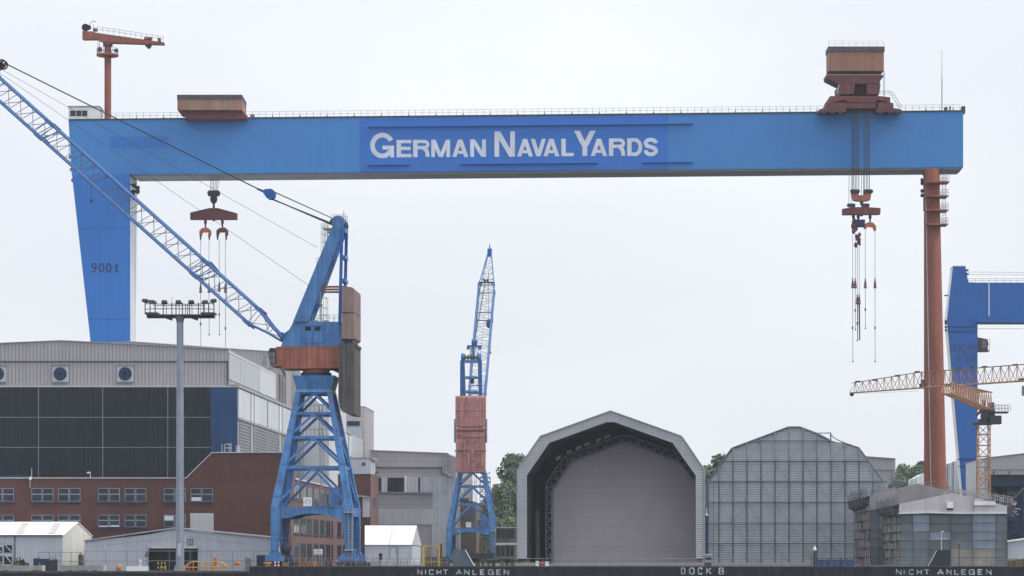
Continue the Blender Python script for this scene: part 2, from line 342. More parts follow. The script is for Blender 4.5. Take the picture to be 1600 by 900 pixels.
quay_text(sp(800, 'DOCK8', [(1055,1085),(1107,1142),(1160,1193),(1213,1247),(1290,1325)]), 886.6, 897.6, 2.0, 'pale DOCK 8 lettering')
quay_text(sp(1200, 'NICHTANLEGEN', [(800,835),(845,857),(880,913),(930,962),(975,1010),(1055,1100),(1115,1147),(1163,1195),(1207,1240),(1255,1292),(1310,1343),(1362,1397)]), 889.4, 898.2, 1.75, 'pale NICHT ANLEGEN lettering below the wrapped sheds')
# hill behind the yard
hv, hf = [], []
nx, ny = 60, 14
for j in range(ny+1):
    for i in range(nx+1):
        x = -420+i*840/nx; y = 660+j*26
        h = min(1, max(0, (y-664)/85)); h = h*h*(3-2*h)
        hv.append((x, y, -.6+(15+3*math.sin(x*.021)+2*math.sin(x*.06+1))*h))
for j in range(ny):
    for i in range(nx): a = j*(nx+1)+i; hf.append((a, a+1, a+nx+2, a+nx+1))
struct(MB().add(hv, hf).build('hill', 'hill', None, smooth=True, local=True))
def hill_z(x, y):
    h = min(1, max(0, (y-664)/85)); h = h*h*(3-2*h); return -.6+(15+3*math.sin(x*.021)+2*math.sin(x*.06+1))*h

# ---------------------------------------------------------------- the large blue gantry crane
YL, YR = 505.0, 495.0
GXL, GXR = X(107, YL), X(1505, YR); GK = (YL-YR)/(GXR-GXL)
def gD(x): return (YL+GXL*GK)/(1+(x-800)/F*GK)                 # distance of the girder's front plate at a photo column
GN = Vector((-GK, -1, 0)).normalized()                          # its outward normal
def G(x, y, back=0.0): D = gD(x); return P(x, y, D)-GN*back
def Gz(x, z, back=0.0): D = gD(x); return Vector((X(x, D), D, z))-GN*back
ZT, ZB, GW = 87.55, 76.8, 7.4
g = thing('gantry_crane', 'huge blue gantry crane with GERMAN NAVAL YARDS lettering spanning the yard', 'gantry crane', (0, 500, 0))
def gbox(x0, x1, z0, z1, b0, b1): return [Gz(x0,z0,b0),Gz(x1,z0,b0),Gz(x1,z1,b0),Gz(x0,z1,b0)], [Gz(x0,z0,b1),Gz(x1,z0,b1),Gz(x1,z1,b1),Gz(x0,z1,b1)]
MB().hexa([Gz(112,ZB,0),Gz(1505,ZB,0),Gz(1505,ZT,0),Gz(107,ZT,0)],[Gz(112,ZB,GW),Gz(1505,ZB,GW),Gz(1505,ZT,GW),Gz(107,ZT,GW)]).build('girder', 'gantry_blue', g)
MB().hexa(*gbox(206, 1502, ZB-.32, ZB-.004, .25, GW-.2)).build('bottom_flange', 'steel', g)
MB().hexa(*gbox(107.5, 1506.5, ZT+.004, ZT+.28, -.12, GW+.2)).build('top_flange', 'steel_dark', g)
MB().hexa(*gbox(562, 1044, ZB+.05, ZT-.25, -.03, -.004)).build('sign_panel', 'sign_blue', g)
MB().hexa(*gbox(172, 262, 82.0, 84.2, -.03, -.004)).build('repaint_patch', 'leg_blue', g)
led = MB()
for x0, x1, y in ((574,1083,None),(574,641,257.5),(719,934,255.8),(1004,1083,254.3)):
    z = ZT-1.75 if y is None else ZB+1.55
    led.hexa(*gbox(x0, x1, z-.18, z, -.5, -.032))
led.build('ledge', 'sign_blue', g)
# letters
lt = MB(); _k = [0]
def Lp(u, v, d): D = gD(u); return P(u, v, D)+GN*(d+.035)
def lq(*pts):
    _k[0] += 1; l = .03+.003*(_k[0] % 6)
    lt.hexa([Lp(u, v, 0) for u, v in pts], [Lp(u, v, l) for u, v in pts])
def ls(pts, w): _k[0] += 1; stroke(lt, pts, w, Lp, .03+.003*(_k[0] % 6), 0)
def rect(a, t, b, bt): lq((a, bt), (b, bt), (b, t), (a, t))
def para(xb, xt, w, t, b): lq((xb, b), (xb+w, b), (xt+w, t), (xt, t))
def letter(ch, a, b, t, bt, W, H):
    m_ = (t+bt)/2; W *= .93; H *= .95
    if ch == 'E': rect(a,t,a+W,bt); rect(a+W,t,b-.5,t+H); rect(a+W,bt-H,b,bt); rect(a+W,m_-H*.55,b-1.6,m_+H*.45)
    if ch == 'L': rect(a,t,a+W,bt); rect(a+W,bt-H,b,bt)
    if ch == 'N': rect(a,t,a+W*.94,bt); rect(b-W*.94,t,b,bt); para(b-W*1.12,a,W*1.12,t,bt)
    if ch == 'M':
        c = (a+b)/2; rect(a,t,a+W*.9,bt); rect(b-W*.9,t,b,bt); para(c-W*.5,a,W*1.0,t,bt); para(c-W*.5,b-W*1.0,W*1.0,t,bt)
    if ch == 'A':
        c = (a+b)/2; para(a,c-W*.5,W*.96,t,bt); para(b-W*.96,c-W*.46,W*.96,t,bt); y = bt-(bt-t)*.2; rect(a+W*1.3,y-H*.85,b-W*1.3,y+H*.1)
    if ch == 'V':
        c = (a+b)/2; para(c-W*.5,a,W*.96,t,bt); para(c-W*.46,b-W*.96,W*.96,t,bt)
    if ch == 'Y':
        c = (a+b)/2; h = t+(bt-t)*.58; rect(c-W*.5,h-2,c+W*.5,bt); para(c-W*.6,a,W*1.15,t,h+1.5); para(c-W*.55,b-W*1.15,W*1.15,t,h+1.5)
    if ch == 'R':
        rect(a,t,a+W,bt); r = (m_+1.2-t)/2
        ls([(a+W, t+H/2), (b-r*1.15, t+H/2)]+[(x, y) for x, y in arc(b-r*1.15, t+r, r*1.15-W*.42, r-H/2, -90, 90, 10)]+[(a+W, m_+1.2-H/2)], H)
        ls([(b-r*1.2, m_+.2), (b-W*.75, m_+2.6), (b-W*.55, m_+6), (b-W*.45, bt-.3)], W*.86)
    if ch == 'D':
        rect(a,t,a+W,bt); r = (bt-t)/2
        ls([(a+W, t+H/2), (b-r*.85, t+H/2)]+arc(b-r*.85, m_, r*.85-W*.46, r-H/2, -90, 90, 14)+[(a+W, bt-H/2)], H*1.12)
    if ch == 'S':
        c = (a+b)/2; rx = (b-a)/2-W*.42; q_ = (bt-t-H)/4; yt = t+H/2
        ls([(c+rx, yt+q_*.95)]+arc(c, yt+q_, rx, q_, -20, -180, 10)+[(c-rx*.75, yt+q_*1.7), (c, yt+2*q_), (c+rx*.75, yt+q_*2.35)]+arc(c, yt+3*q_, rx, q_, 0, 160, 10)+[(c-rx, yt+3*q_-.6)], H*1.1)
    if ch == 'G':
        c = (a+b)/2; rx = (b-a)/2-W*.45; ry = (bt-t)/2-H*.5; cy = m_
        ls(arc(c+.8, cy, rx, ry, -28, -180, 16)+arc(c+.8, cy, rx, ry, 180, 62, 12)[1:]+[(b-W*.7, cy+ry*.55), (b-W*.45, cy+ry*.15)], W*.95)
        rect(b-W*.72, cy+1.5, b, bt-.8); rect(c+1, cy+.2, b, cy+.2+H)
for spec in [('G',577.9,615.6,208,246.8,8.2,6.6),('E',619.8,643.2,218.7,245.8,7.4,5.4),('R',645.6,671.3,218.6,245.6,7.4,5.4),('M',674,703.3,218.4,245.4,6.8,5.4),
        ('A',706.6,731.8,218.2,245.3,7.2,5.2),('N',734.7,759.4,218,245.2,7.0,5.2),('N',772.6,804.6,205.5,245,8.4,6.5),('A',807.9,832.8,217.2,244.5,7.2,5.2),
        ('V',829.4,852.9,217,244.3,7.2,5.2),('A',849,874,217,244.3,7.2,5.2),('L',877,896.6,216.9,244.1,7.4,5.4),('Y',897,930.7,204.4,243.8,8.2,6.5),
        ('A',923,948.7,216.8,243.8,7.2,5.2),('R',951.5,977,216.4,243.7,7.4,5.4),('D',980,1003.8,216.2,243.6,7.4,5.4),('S',1005.7,1028,215.6,243.8,7.4,5.6)]: letter(*spec)
lt.build('lettering', 'white_letter', g)
# walkway railing along the top edge
rl = MB(); n = 126
for i in range(n+1):
    x = 160+(1500-160)*i/n; rl.tube(Gz(x,ZT+.28,.1), Gz(x,ZT+1.38,.1), .035, n=4)
    if i % 4 == 1: rl.tube(Gz(x,ZT+.28,.0), Gz(x,ZT+.62,.0), .13, n=5)
for h in (.85, 1.38): rl.tube(Gz(160,ZT+h,.1), Gz(1500,ZT+h,.1), .028, n=4)
rl.build('railing', 'steel', g)
rb = MB()
for i in range(n+1):
    x = 160+(1500-160)*i/n; rb.tube(Gz(x,ZT+.28,GW-.2), Gz(x,ZT+1.38,GW-.2), .03, n=4)
rb.tube(Gz(160,ZT+1.38,GW-.2), Gz(1500,ZT+1.38,GW-.2), .025, n=4); rb.build('railing', 'steel', g)
MB().tube(Gz(1473.5,ZT+.28,2), Gz(1473.5,ZT+7,2), .09, n=6).tube(Gz(1473.5,ZT+7,2), Gz(1473.5,ZT+12.4,2), .06,.03, n=6).build('lightning_rod', 'steel', g)
eb = MB(); eb.hexa(*gbox(1503, 1508.5, ZT-.2, ZT+1.1, .2, 2)); eb.hexa(*gbox(1476,1481,ZT+.28,ZT+1.0,.4,1.2)); eb.hexa(*gbox(1484,1486,ZT+.28,ZT+1.2,.4,1.0)); eb.build('end_fitting', 'steel_dark', g)
# broad fixed leg (tapered box, pale inner side)
def legpt(x, y, b=0): D = gD(x); return P(x, y, D)-GN*b
zL = lambda z, xo, b: Gz(xo, z, b)
lv = [(107.6, 84.8), (203, 84.8), (203, ZB-.02)]
lm = MB()
# flare of the girder end into the leg, flush plate 3 mm proud
sec = [(ZB-.003, 112.4, 203), (43.2, 142, 203), (0, 178, 203)]
for (z0, a0, b0), (z1, a1, b1) in zip(sec, sec[1:]):
    d0 = GW*(.9 if z0 > 60 else .6 if z0 > 10 else .45); d1 = GW*(.9 if z1 > 60 else .6 if z1 > 10 else .45)
    f0 = -.04 if z0 > 60 else .0; f1 = -.04 if z1 > 60 else 0
    lm.hexa([Gz(a0,z0,f0),Gz(b0,z0,f0),Gz(b0,z0,d0),Gz(a0,z0,d0)], [Gz(a1,z1,f1),Gz(b1,z1,f1),Gz(b1,z1,d1),Gz(a1,z1,d1)])
leg = lm.build('leg', 'leg_blue', g); leg['label'] = 'broad tapering blue leg with 900 t painted on it'
MB().hexa([Gz(203.3,ZB-.4,.1),Gz(203.6,ZB-.4,.1),Gz(203.6,ZB-.4,GW*.9),Gz(203.3,ZB-.4,GW*.9)], [Gz(203.3,0,.1),Gz(203.6,0,.1),Gz(203.6,0,GW*.42),Gz(203.3,0,GW*.42)]).build('side_plate', 'leg_white', leg)
for y_, xa_ in ((357,122.6),(499,138.2)): MB().hexa(*gbox(xa_+.2, 203, Z(y_+.6,505), Z(y_-.6,505), -.03, -.004)).build('weld_band', 'deep_blue', leg)
tx = MB(); _kk = [0]
def T9(pts, w):
    _kk[0] += 1
    stroke(tx, pts, w, lambda u, v, d: P(u, v, gD(u))+GN*(d+.05), .03, .003*(_kk[0] % 4))
def oval(a, b, t, bt, w): T9(arc((a+b)/2, (t+bt)/2, (b-a)/2-w/2, (bt-t)/2-w/2, 0, 360, 18), w)
oval(154.2,163.2,411,425.5,1.7); oval(165.6,174,411,425.5,1.7)
T9(arc(147, 415.3, 3.3, 3.7, 0, 360, 14), 1.5); T9([(150.4,415.4),(150,420),(147.6,424.2),(143.6,424.6)], 1.5)
T9([(181.8,411.5),(181.8,423.2),(183,424.8),(185.4,424.6)], 1.5); T9([(179.6,415),(185.2,415)], 1.4)
tx.build('lettering', 'black_letter', leg)
for (x, y) in ((110.8,244),(112.2,264),(114.2,281)): MB().box(X(x,505)-.45, X(x,505)+.25, 505.4, 506.4, Z(y,505)-.25, Z(y,505)+.25).build('lamp_bracket', 'steel_dark', g)
# floodlights where leg and girder meet
pf = MB()
for (x, y) in ((206,289),(212,293),(205,299),(212,299),(204,303)):
    c = P(x, y, 503); pf.tube(c, c+Vector((.55,-.35,-.15)), .25, .5, n=8); pf.tube(c, c+Vector((-.8,.2,.3)), .07, n=4)
pf.build('floodlight', 'black', g)
# hinged leg: two red tubes spreading towards the ground
def T(zt, zb, xt, xb, Dt, Db, rt, rb_, name):
    m_ = MB(); m_.tube(Vector((X(xb,Db),Db,zb)), Vector((X(xt,Dt),Dt,zt)), rb_, rt, n=24); o = m_.build(name, 'leg_red', g, smooth=False); o['label'] = 'round red leg of the hinged support'; return o
T(ZB-.35, 0, 1456, 1469.5, 496, 490.5, 1.42, 1.5, 'leg'); T(ZB-.35, 0, 1453.6, 1455, 500, 503, 1.25, 1.4, 'leg')
lp_ = MB(); lp_.tube(Vector((X(1446.5,494),494,70)), Vector((X(1456.5,488.8),488.8,0)), .08, n=6); lp_.build('conduit_and_shade', 'galv', g)
lp_ = MB(); lp_.tube(Vector((X(1449.5,494),493.6,70)), Vector((X(1460,488.4),488.3,0)), .10, n=6); lp_.build('conduit_and_shade', 'oxide_dark', g)  # added dark line, painted shade in the gap between the two tubes
cl = MB(); cl.tube(Gz(1457.5,ZB-8,2.3), Gz(1457.5,ZB-.33,2.3), 1.62, n=24); cl.tube(Gz(1457.5,ZB-1.0,2.3), Gz(1457.5,ZB-.3,2.3), 1.9, n=20); cl.build('collar', 'leg_red', g)
for y, x1 in ((234,1483.5),(285,1481.5),(307,1480),(329,1480),(351,1479.5)):
    pl = MB(); D = 494; z = Z(y+ (47 if y == 234 else 0), D) if False else Z(y, D)
    if y == 234: continue
    pl.box(X(1446,D), X(x1,D), 493.2-.9, 493.2+2.6, z-.22, z); o = pl.build('platform', 'oxide', g)
    r = MB()
    for i in range(5):
        xx = X(1469+(x1-1469)*i/4, D)
        for yy in (492.4, 495.7): r.tube((xx,yy,z), (xx,yy,z+1.15), .035, n=4)
    for yy in (492.4, 495.7):
        for h in (.6, 1.15): r.tube((X(1469,D),yy,z+h), (X(x1,D),yy,z+h), .03, n=4)
    for h in (.6,1.15): r.tube((X(x1,D),492.4,z+h), (X(x1,D),495.7,z+h), .03, n=4)
    r.build('railing', 'galv', o)
ld = MB()
for dx in (-.35, .35): ld.tube((X(1475,493)+dx,493,Z(351,494)), (X(1475,493)+dx,493,Z(274,494)), .05, n=4)
for i in range(24): z = Z(351,494)+i*.4; ld.tube((X(1475,493)-.35,493,z), (X(1475,493)+.35,493,z), .04, n=4)
ld.build('ladder', 'galv', g)
hl = MB()
for y in (281, 286, 298, 305): c = P(1444, y, 492); hl.tube(c, c+Vector((-.5,-.3,-.1)), .18, .42, n=8)
hl.build('floodlight', 'black', g)
MB().box(X(1447,490),X(1481,490),489,505,0,3.0).build('bogie', 'leg_red', g)
MB().box(X(165,503),X(210,503),503,510,0,3.0).build('bogie', 'steel_dark', g)

# things riding on the gantry
tr = thing('crane_trolley', 'brown machine house on a dark red undercarriage over the hinged gantry leg', 'crane trolley', (X(1335,498), 498, ZT))
def tbox(x0, x1, y0, y1, d0=494.6, d1=502.5): return MB().box(X(x0,497), X(x1,497), d0, d1, Z(y1,497), Z(y0,497))
tbox(1291.5, 1377, 86, 116, 493.5, 497.5).build('machine_house', 'house_brown', tr)
tbox(1290.5, 1378, 78.5, 85.9, 493.3, 497.7).build('roof', 'roof_band', tr)
fr = MB()
for i in range(9): x = X(1291+i*10.7,497); fr.tube((x,493.5,Z(78,497)), (x,493.5,Z(70,497)), .03, n=4)
for yy in (74, 70): fr.tube((X(1291,497),493.5,Z(yy,497)), (X(1377,497),493.5,Z(yy,497)), .025, n=4)
fr.build('railing', 'galv', tr)
und = MB(); D = 494
und.prism([P(x,y,D) for x,y in ((1291,117),(1381,117),(1381,119),(1376,120),(1375,130),(1310,131),(1292,122))], (0,4.5,0))
for a, b in ((1312,1336),(1354,1376)): und.prism([P(x,y,D) for x,y in ((a,131),(b,131),(b-2,147),(a+1,147))], (0,8,0))
und.box(X(1336,497),X(1354,497),497,501,Z(147,497),Z(131,497))
und.build('undercarriage', 'oxide_dark', tr)
car = MB()
for pts in (((1297,150),(1375,150),(1391,152),(1391,160),(1297,160)), ((1291,161),(1322,156),(1322,175),(1280,175),(1280,171),(1291,169)), ((1370,156),(1396,161),(1396,169),(1409,171),(1409,175),(1368,175)), ((1322,161),(1372,161),(1372,169),(1322,169))):
    car.prism([P(x,y,D-.6) for x,y in pts], (0,9.2,0))
car.build('carriage', 'oxide_dark', tr)
for x in (1287,1300,1313,1376,1390,1402): MB().disc(P(x,174.5,D-.9), .42, .5, n=12).build('wheel', 'steel_dark', tr)
st = MB()
for dx in (0, .7): st.tube(P(1389,143,D)+Vector((dx,0,0)), P(1404,167,D)+Vector((dx,0,0)), .05, n=4)
for i in range(9): st.bar(P(1389+i*1.9,143+i*3,D), P(1389+i*1.9,143+i*3,D)+Vector((.7,0,0)), .06)
for x in (1380.5, 1382.5): st.tube(P(x,111,D), P(x,152,D), .05, n=4)
for i in range(14): st.tube(P(1380.5,112+i*2.9,D), P(1382.5,112+i*2.9,D), .035, n=4)
for i in range(6): st.tube(P(1376+i*2.6,142,D), P(1376+i*2.6,148,D), .04, n=4)
st.tube(P(1374,142,D), P(1390,142,D), .04, n=4); st.tube(P(1311,132,D), P(1308,146,D), .1, n=4)
st.build('stairs', 'galv', tr)
ro = MB(); RD = 493.2
for x in (1331, 1333, 1335.5, 1338, 1341, 1350, 1353, 1355.5, 1358): ro.tube(P(x,172,RD), P(x+(1 if x < 1345 else .5),298,RD), .07, n=5)
for x in (1326.5, 1330, 1346, 1349): ro.tube(P(x,272,503.5), P(x,320,503.5), .045, n=4)
ro.build('hoist_rope', 'rope', tr)
tl = thing('crane_trolley', 'low rust-red machine house on the girder near the broad blue leg', 'crane trolley', (X(330,503), 503, ZT))
MB().box(X(277,500),X(378,500),500,508,Z(173,501),Z(156.5,501)).build('machine_house', 'house_rust', tl)
MB().box(X(276.6,500),X(378.4,500),499.9,508.1,Z(156.4,501),Z(149.5,501)).build('roof', 'roof_band', tl)
MB().prism([P(x,y,501) for x,y in ((280,173.2),(376,173.2),(380,178),(386,180),(386,186),(289,186),(289,178))], (0,6,0)).build('undercarriage', 'oxide_dark', tl)
rr = MB()
for i in range(6): rr.tube(P(329+i*2.5, 281, 509), P(329+i*2.2, 299, 509), .05, n=4)
rr.build('hoist_rope', 'rope', tl)
mr = MB()
for x in (392,394.5,397): mr.tube(P(x,184,503), P(x,178+random.random()*2,503), .15, n=5)
mr.build('cable_guide', 'steel_dark', tl)

cb = thing('control_cabin', 'small white cabin with a row of windows on the gantry corner', 'cabin', (X(134,506), 506, ZT))
MB().box(X(106.5,505),X(155,505),505.3,510,Z(188,505),Z(166.5,505)).build('cabin_body', 'white', cb)
MB().box(X(105.8,505),X(156,505),505.1,510.2,Z(166.4,505),Z(165.2,505)).build('roof', 'frame_grey', cb)
for a, b in ((109.5,118),(119.3,127.2),(128.3,136.2)):
    w = MB().box(X(a,505.2),X(b,505.2),505.22,505.29,Z(180.8,505),Z(172.3,505)).build('window', 'glass', cb)

jc = thing('jib_crane', 'red column jib crane with a slim tapering arm on the gantry top', 'jib crane', (X(168.5,507), 507, ZT))
D = 507
MB().tube((X(168.5,D),D,ZT+.28), (X(168.5,D),D,Z(66,D)), .68, n=18).build('column', 'leg_red', jc)
am = MB(); am.prism([P(x,y,D-.8) for x,y in ((128.5,48.5),(146,49),(150,51),(256,66),(256,69),(230,68.2),(178,66.5),(172,66.5),(162,66.5),(152,61),(128.5,61))], (0,1.6,0)); am.build('arm', 'leg_red', jc)
MB().tube((X(168.5,D),D,Z(72,D)), (X(168.5,D),D,Z(66,D)), .95, n=16).build('slew_ring', 'oxide_dark', jc)
pl = MB(); pl.tube((X(168,D),D,Z(87.5,D)), (X(168,D),D,Z(85.5,D)), 2.2, n=16); plo = pl.build('platform', 'oxide', jc)
r = MB()
for i in range(14):
    a = 2*math.pi*i/14; c = Vector((X(168,D)+2.1*math.cos(a), D+2.1*math.sin(a), Z(85.5,D))); r.tube(c, c+Vector((0,0,1.2)), .04, n=4)
    b_ = 2*math.pi*(i+1)/14; c2 = Vector((X(168,D)+2.1*math.cos(b_), D+2.1*math.sin(b_), Z(85.5,D)))
    for h in (.6,1.2): r.tube(c+Vector((0,0,h)), c2+Vector((0,0,h)), .03, n=4)
for x in (153,155.5): r.tube(P(x,84,D-1.5), P(x,64,D-1.5), .05, n=4)
r.build('railing', 'steel_dark', plo)
bx = MB(); bx.box(X(156,D),X(161,D),D-2,D-1.2,Z(83,D),Z(77,D)); bx.box(X(180,D),X(185,D),D-1.5,D-.5,Z(82.5,D),Z(78.5,D)); bx.build('control_box', 'steel_dark', jc)
MB().tube(P(133.5,43,D-.9), P(133.5,43,D+.9), .75, n=14).tube(P(138.5,43,D-.8), P(138.5,43,D+.8), .5, n=12).build('winch_drum', 'black', jc)
r = MB()
for i in range(13):
    t = i/12; a = P(152+t*103, 49.8+t*15.4, D-.8); r.tube(a, a+Vector((0,0,1.05)), .04, n=4)
for h in (.55,1.05): r.tube(P(152,49.8,D-.8)+Vector((0,0,h)), P(255,65.2,D-.8)+Vector((0,0,h)), .035, n=4)
for x in (130.5,146): r.tube(P(x,48.5,D-.8), P(x,38 if x > 140 else 40,D-.8), .05, n=4)
r.poly([P(x,y,D) for x,y in ((140,42),(140.5,38),(142,35),(145,33.2),(148.5,33))], .06); r.bar(P(146.5,33,D), P(149.5,33.4,D), .3, .14)
r.build('railing', 'steel', jc)
hk = MB(); hk.tube(P(229,68,D), P(229,71,D), .1); hk.bar(P(228,70,D), P(236,73.5,D), .5, .7); hk.bar(P(231,73,D), P(232.5,76,D), .4); hk.build('hook_block', 'steel_dark', jc)
bk = MB(); bk.box(X(226,D),X(238,D),D-.9,D+.2,Z(62.6,D),Z(59.2,D)); bk.box(X(247.5,D),X(251.5,D),D-.9,D+.2,Z(65.3,D),Z(60.4,D)); bk.box(X(146,D),X(152,D),D-.8,D+.6,Z(48.6,D),Z(45.2,D)); bk.build('winch', 'leg_red', jc)

# lifting beams hanging on the ropes
def shackle(mb, p): mb.sphere(p, .32, n=8, m=5, sz=1.7)
def sling_set(root, slings, D, m='rope'):
    for (x, y0, ym, y1, r_) in slings:
        s = MB(); s.tube(P(x,y0,D), P(x,ym,D), .045, n=5); s.tube(P(x,ym+8,D), P(x+.3,y1,D), .05, n=5)
        s.sphere(P(x+.3,y1,D), .16, n=6, m=4); s.sphere(P(x,(ym+8)*.45+y1*.55,D), .17, n=6, m=4, sz=2)
        so_ = s.build('sling', m, root)
        c = MB(); c.tube(P(x,ym+7,D), P(x,ym-1,D), .28, .16, n=8); c.tube(P(x,ym-1,D), P(x,ym-5,D), .12, n=6); c.bar(P(x-2.2,ym+9,D), P(x+2.2,ym+9,D), .35)
        c.build('shackle', 'oxide_dark', so_)
lb = thing('lifting_beam', 'dark red lifting beam hung on short ropes near the broad blue leg', 'lifting beam', (X(333,509), 509, Z(343,509)))
D = 509
MB().prism([P(x,y,D-.8) for x,y in ((297,332),(327,325),(340,325),(370,333),(370,342.5),(297,342.5))], (0,1.6,0)).build('beam', 'oxide_dark', lb)
h = MB(); 
for x in (328,332,336,340): h.tube(P(x,302,D-.7), P(x,302,D+.7), .55, n=12)
h.box(X(325.5,D),X(342.5,D),D-.5,D+.5,Z(306.5,D),Z(298,D)); h.sphere(P(334,311,D), .75, sz=1.3); h.tube(P(334,316,D), P(334,326,D), .22, n=8); h.sphere(P(334,343.5,D), .3)
h.build('hook_block', 'steel_dark', lb)
for x, mm in ((321,'oxide_orange'),(347.5,'oxide_dark')):
    w = MB(); w.tube(P(x,342,D), P(x,358,D), .17, n=6); shackle(w, P(x,347,D)); w.build('link', 'oxide_dark', lb)
    y_ = MB(); y_.prism([P(a,b,D-.5) for a,b in ((x-9.5,360),(x-5,356),(x+4,356),(x+8.5,360),(x+8.5,367),(x+5,367),(x+4,362.5),(x-4.5,362.5),(x-6,367),(x-9.5,367))], (0,1,0)); o = y_.build('yoke', mm, lb)
    w = MB(); [w.tube(P(a,366,D), P(a,375,D), .26, .12, n=8) for a in (x-7.5,x+6)]; w.build('shackle', 'steel_dark', o)
sling_set(lb, [(313.5,374,447,548,0),(326.5,374,447,523,0),(342.5,374,445,523,0),(352.2,374,447,560,0)], D)
ls2 = thing('lifting_beam', 'dark red lifting beam with tangled slings hung on long ropes by the hinged leg', 'lifting beam', (X(1346,494), 494, Z(335,494)))
D = 493.5
MB().prism([P(x,y,D-.8) for x,y in ((1317,326),(1335,323.5),(1356,323.5),(1376,325),(1375.5,334.5),(1317,335))], (0,1.6,0)).build('beam', 'oxide_dark', ls2)
MB().prism([P(x,y,D-.6) for x,y in ((1330,298),(1341,298),(1342,305),(1350,305),(1351,298),(1362,298),(1360,312),(1355,314),(1338,314),(1333,312))], (0,1.2,0)).build('upper_block', 'oxide', ls2)
h = MB()
for x in (1331.5,1334.5,1337.5,1340.5,1352,1355,1358,1361): h.tube(P(x,299,D-.75), P(x,299,D+.75), .42, n=10)
for x in (1326.5,1330,1333.5,1348.5,1352,1355.5): h.tube(P(x,321,D-.6), P(x,321,D+.6), .42, n=10)
h.tube(P(1346,313,D), P(1346,320,D), .3); h.sphere(P(1346,335.5,D), .35); h.build('sheave', 'steel_dark', ls2)
for x in (1333.5,1341,1359.5):
    w = MB(); w.tube(P(x,334,D), P(x,348,D), .16, n=6); shackle(w, P(x,339,D)); w.build('link', 'steel_dark', ls2)
y_ = MB(); x = 1360; y_.prism([P(a,b,D-.5) for a,b in ((x-9.5,351),(x-5,347.5),(x+4,347.5),(x+9,353),(x+9,360),(x+6,360),(x+4.5,354.5),(x-4.5,353.5),(x-6,357),(x-9.5,357))], (0,1,0)); y_.build('yoke', 'oxide_orange', ls2)
tg = MB(); tg.box(X(1336,D),X(1351,D),D-.6,D+.4,Z(355,D),Z(343.5,D)); tg.build('gear_box', 'navy', ls2)
for cx_, cy_, rx_, ry_, nn_ in ((1334.5,353,3.6,9,16),(1340.5,375,3.5,10,14)):
    tg = MB()
    for i in range(nn_): tg.sphere(P(cx_+random.uniform(-1,1)*rx_, cy_+random.uniform(-1,1)*ry_, D+random.uniform(-.5,.5)), random.uniform(.2,.42), n=6, m=4, sz=1.4)
    tg.build('chain_bundle', 'oxide_dark', ls2)
sling_set(ls2, [(1332.3,366,440,565,0),(1336.3,366,440,515,0),(1339.5,385,465,532,0),(1342.5,385,465,530,0),(1352,358,440,513,0),(1367.2,360,440,565,0)], D)
sl_ = MB(); sl_.tube(P(1342.5,475,D), P(1343.2,531,D), .16, .12, n=5); sl_.tube(P(1340.2,470,D), P(1340,531,D), .07, n=5); sl_.build('sling', 'rope', ls2)
# thin even haze over the whole yard
hz = MB().box(-1600, 1600, -450, 2300, -3.7, 190).build('haze', 'white', None, local=True); hz['kind'] = 'stuff'
hm_ = bpy.data.materials.new('haze'); hm_.use_nodes = True; _t = hm_.node_tree; _t.nodes.clear()
_o = N('ShaderNodeOutputMaterial', _t); _v = N('ShaderNodeVolumePrincipled', _t); _v.inputs['Color'].default_value = (.86, .92, 1, 1); _v.inputs['Density'].default_value = HAZE; _v.inputs['Anisotropy'].default_value = .2
_t.links.new(_v.outputs[0], _o.inputs['Volume']); hz.data.materials.clear(); hz.data.materials.append(hm_)
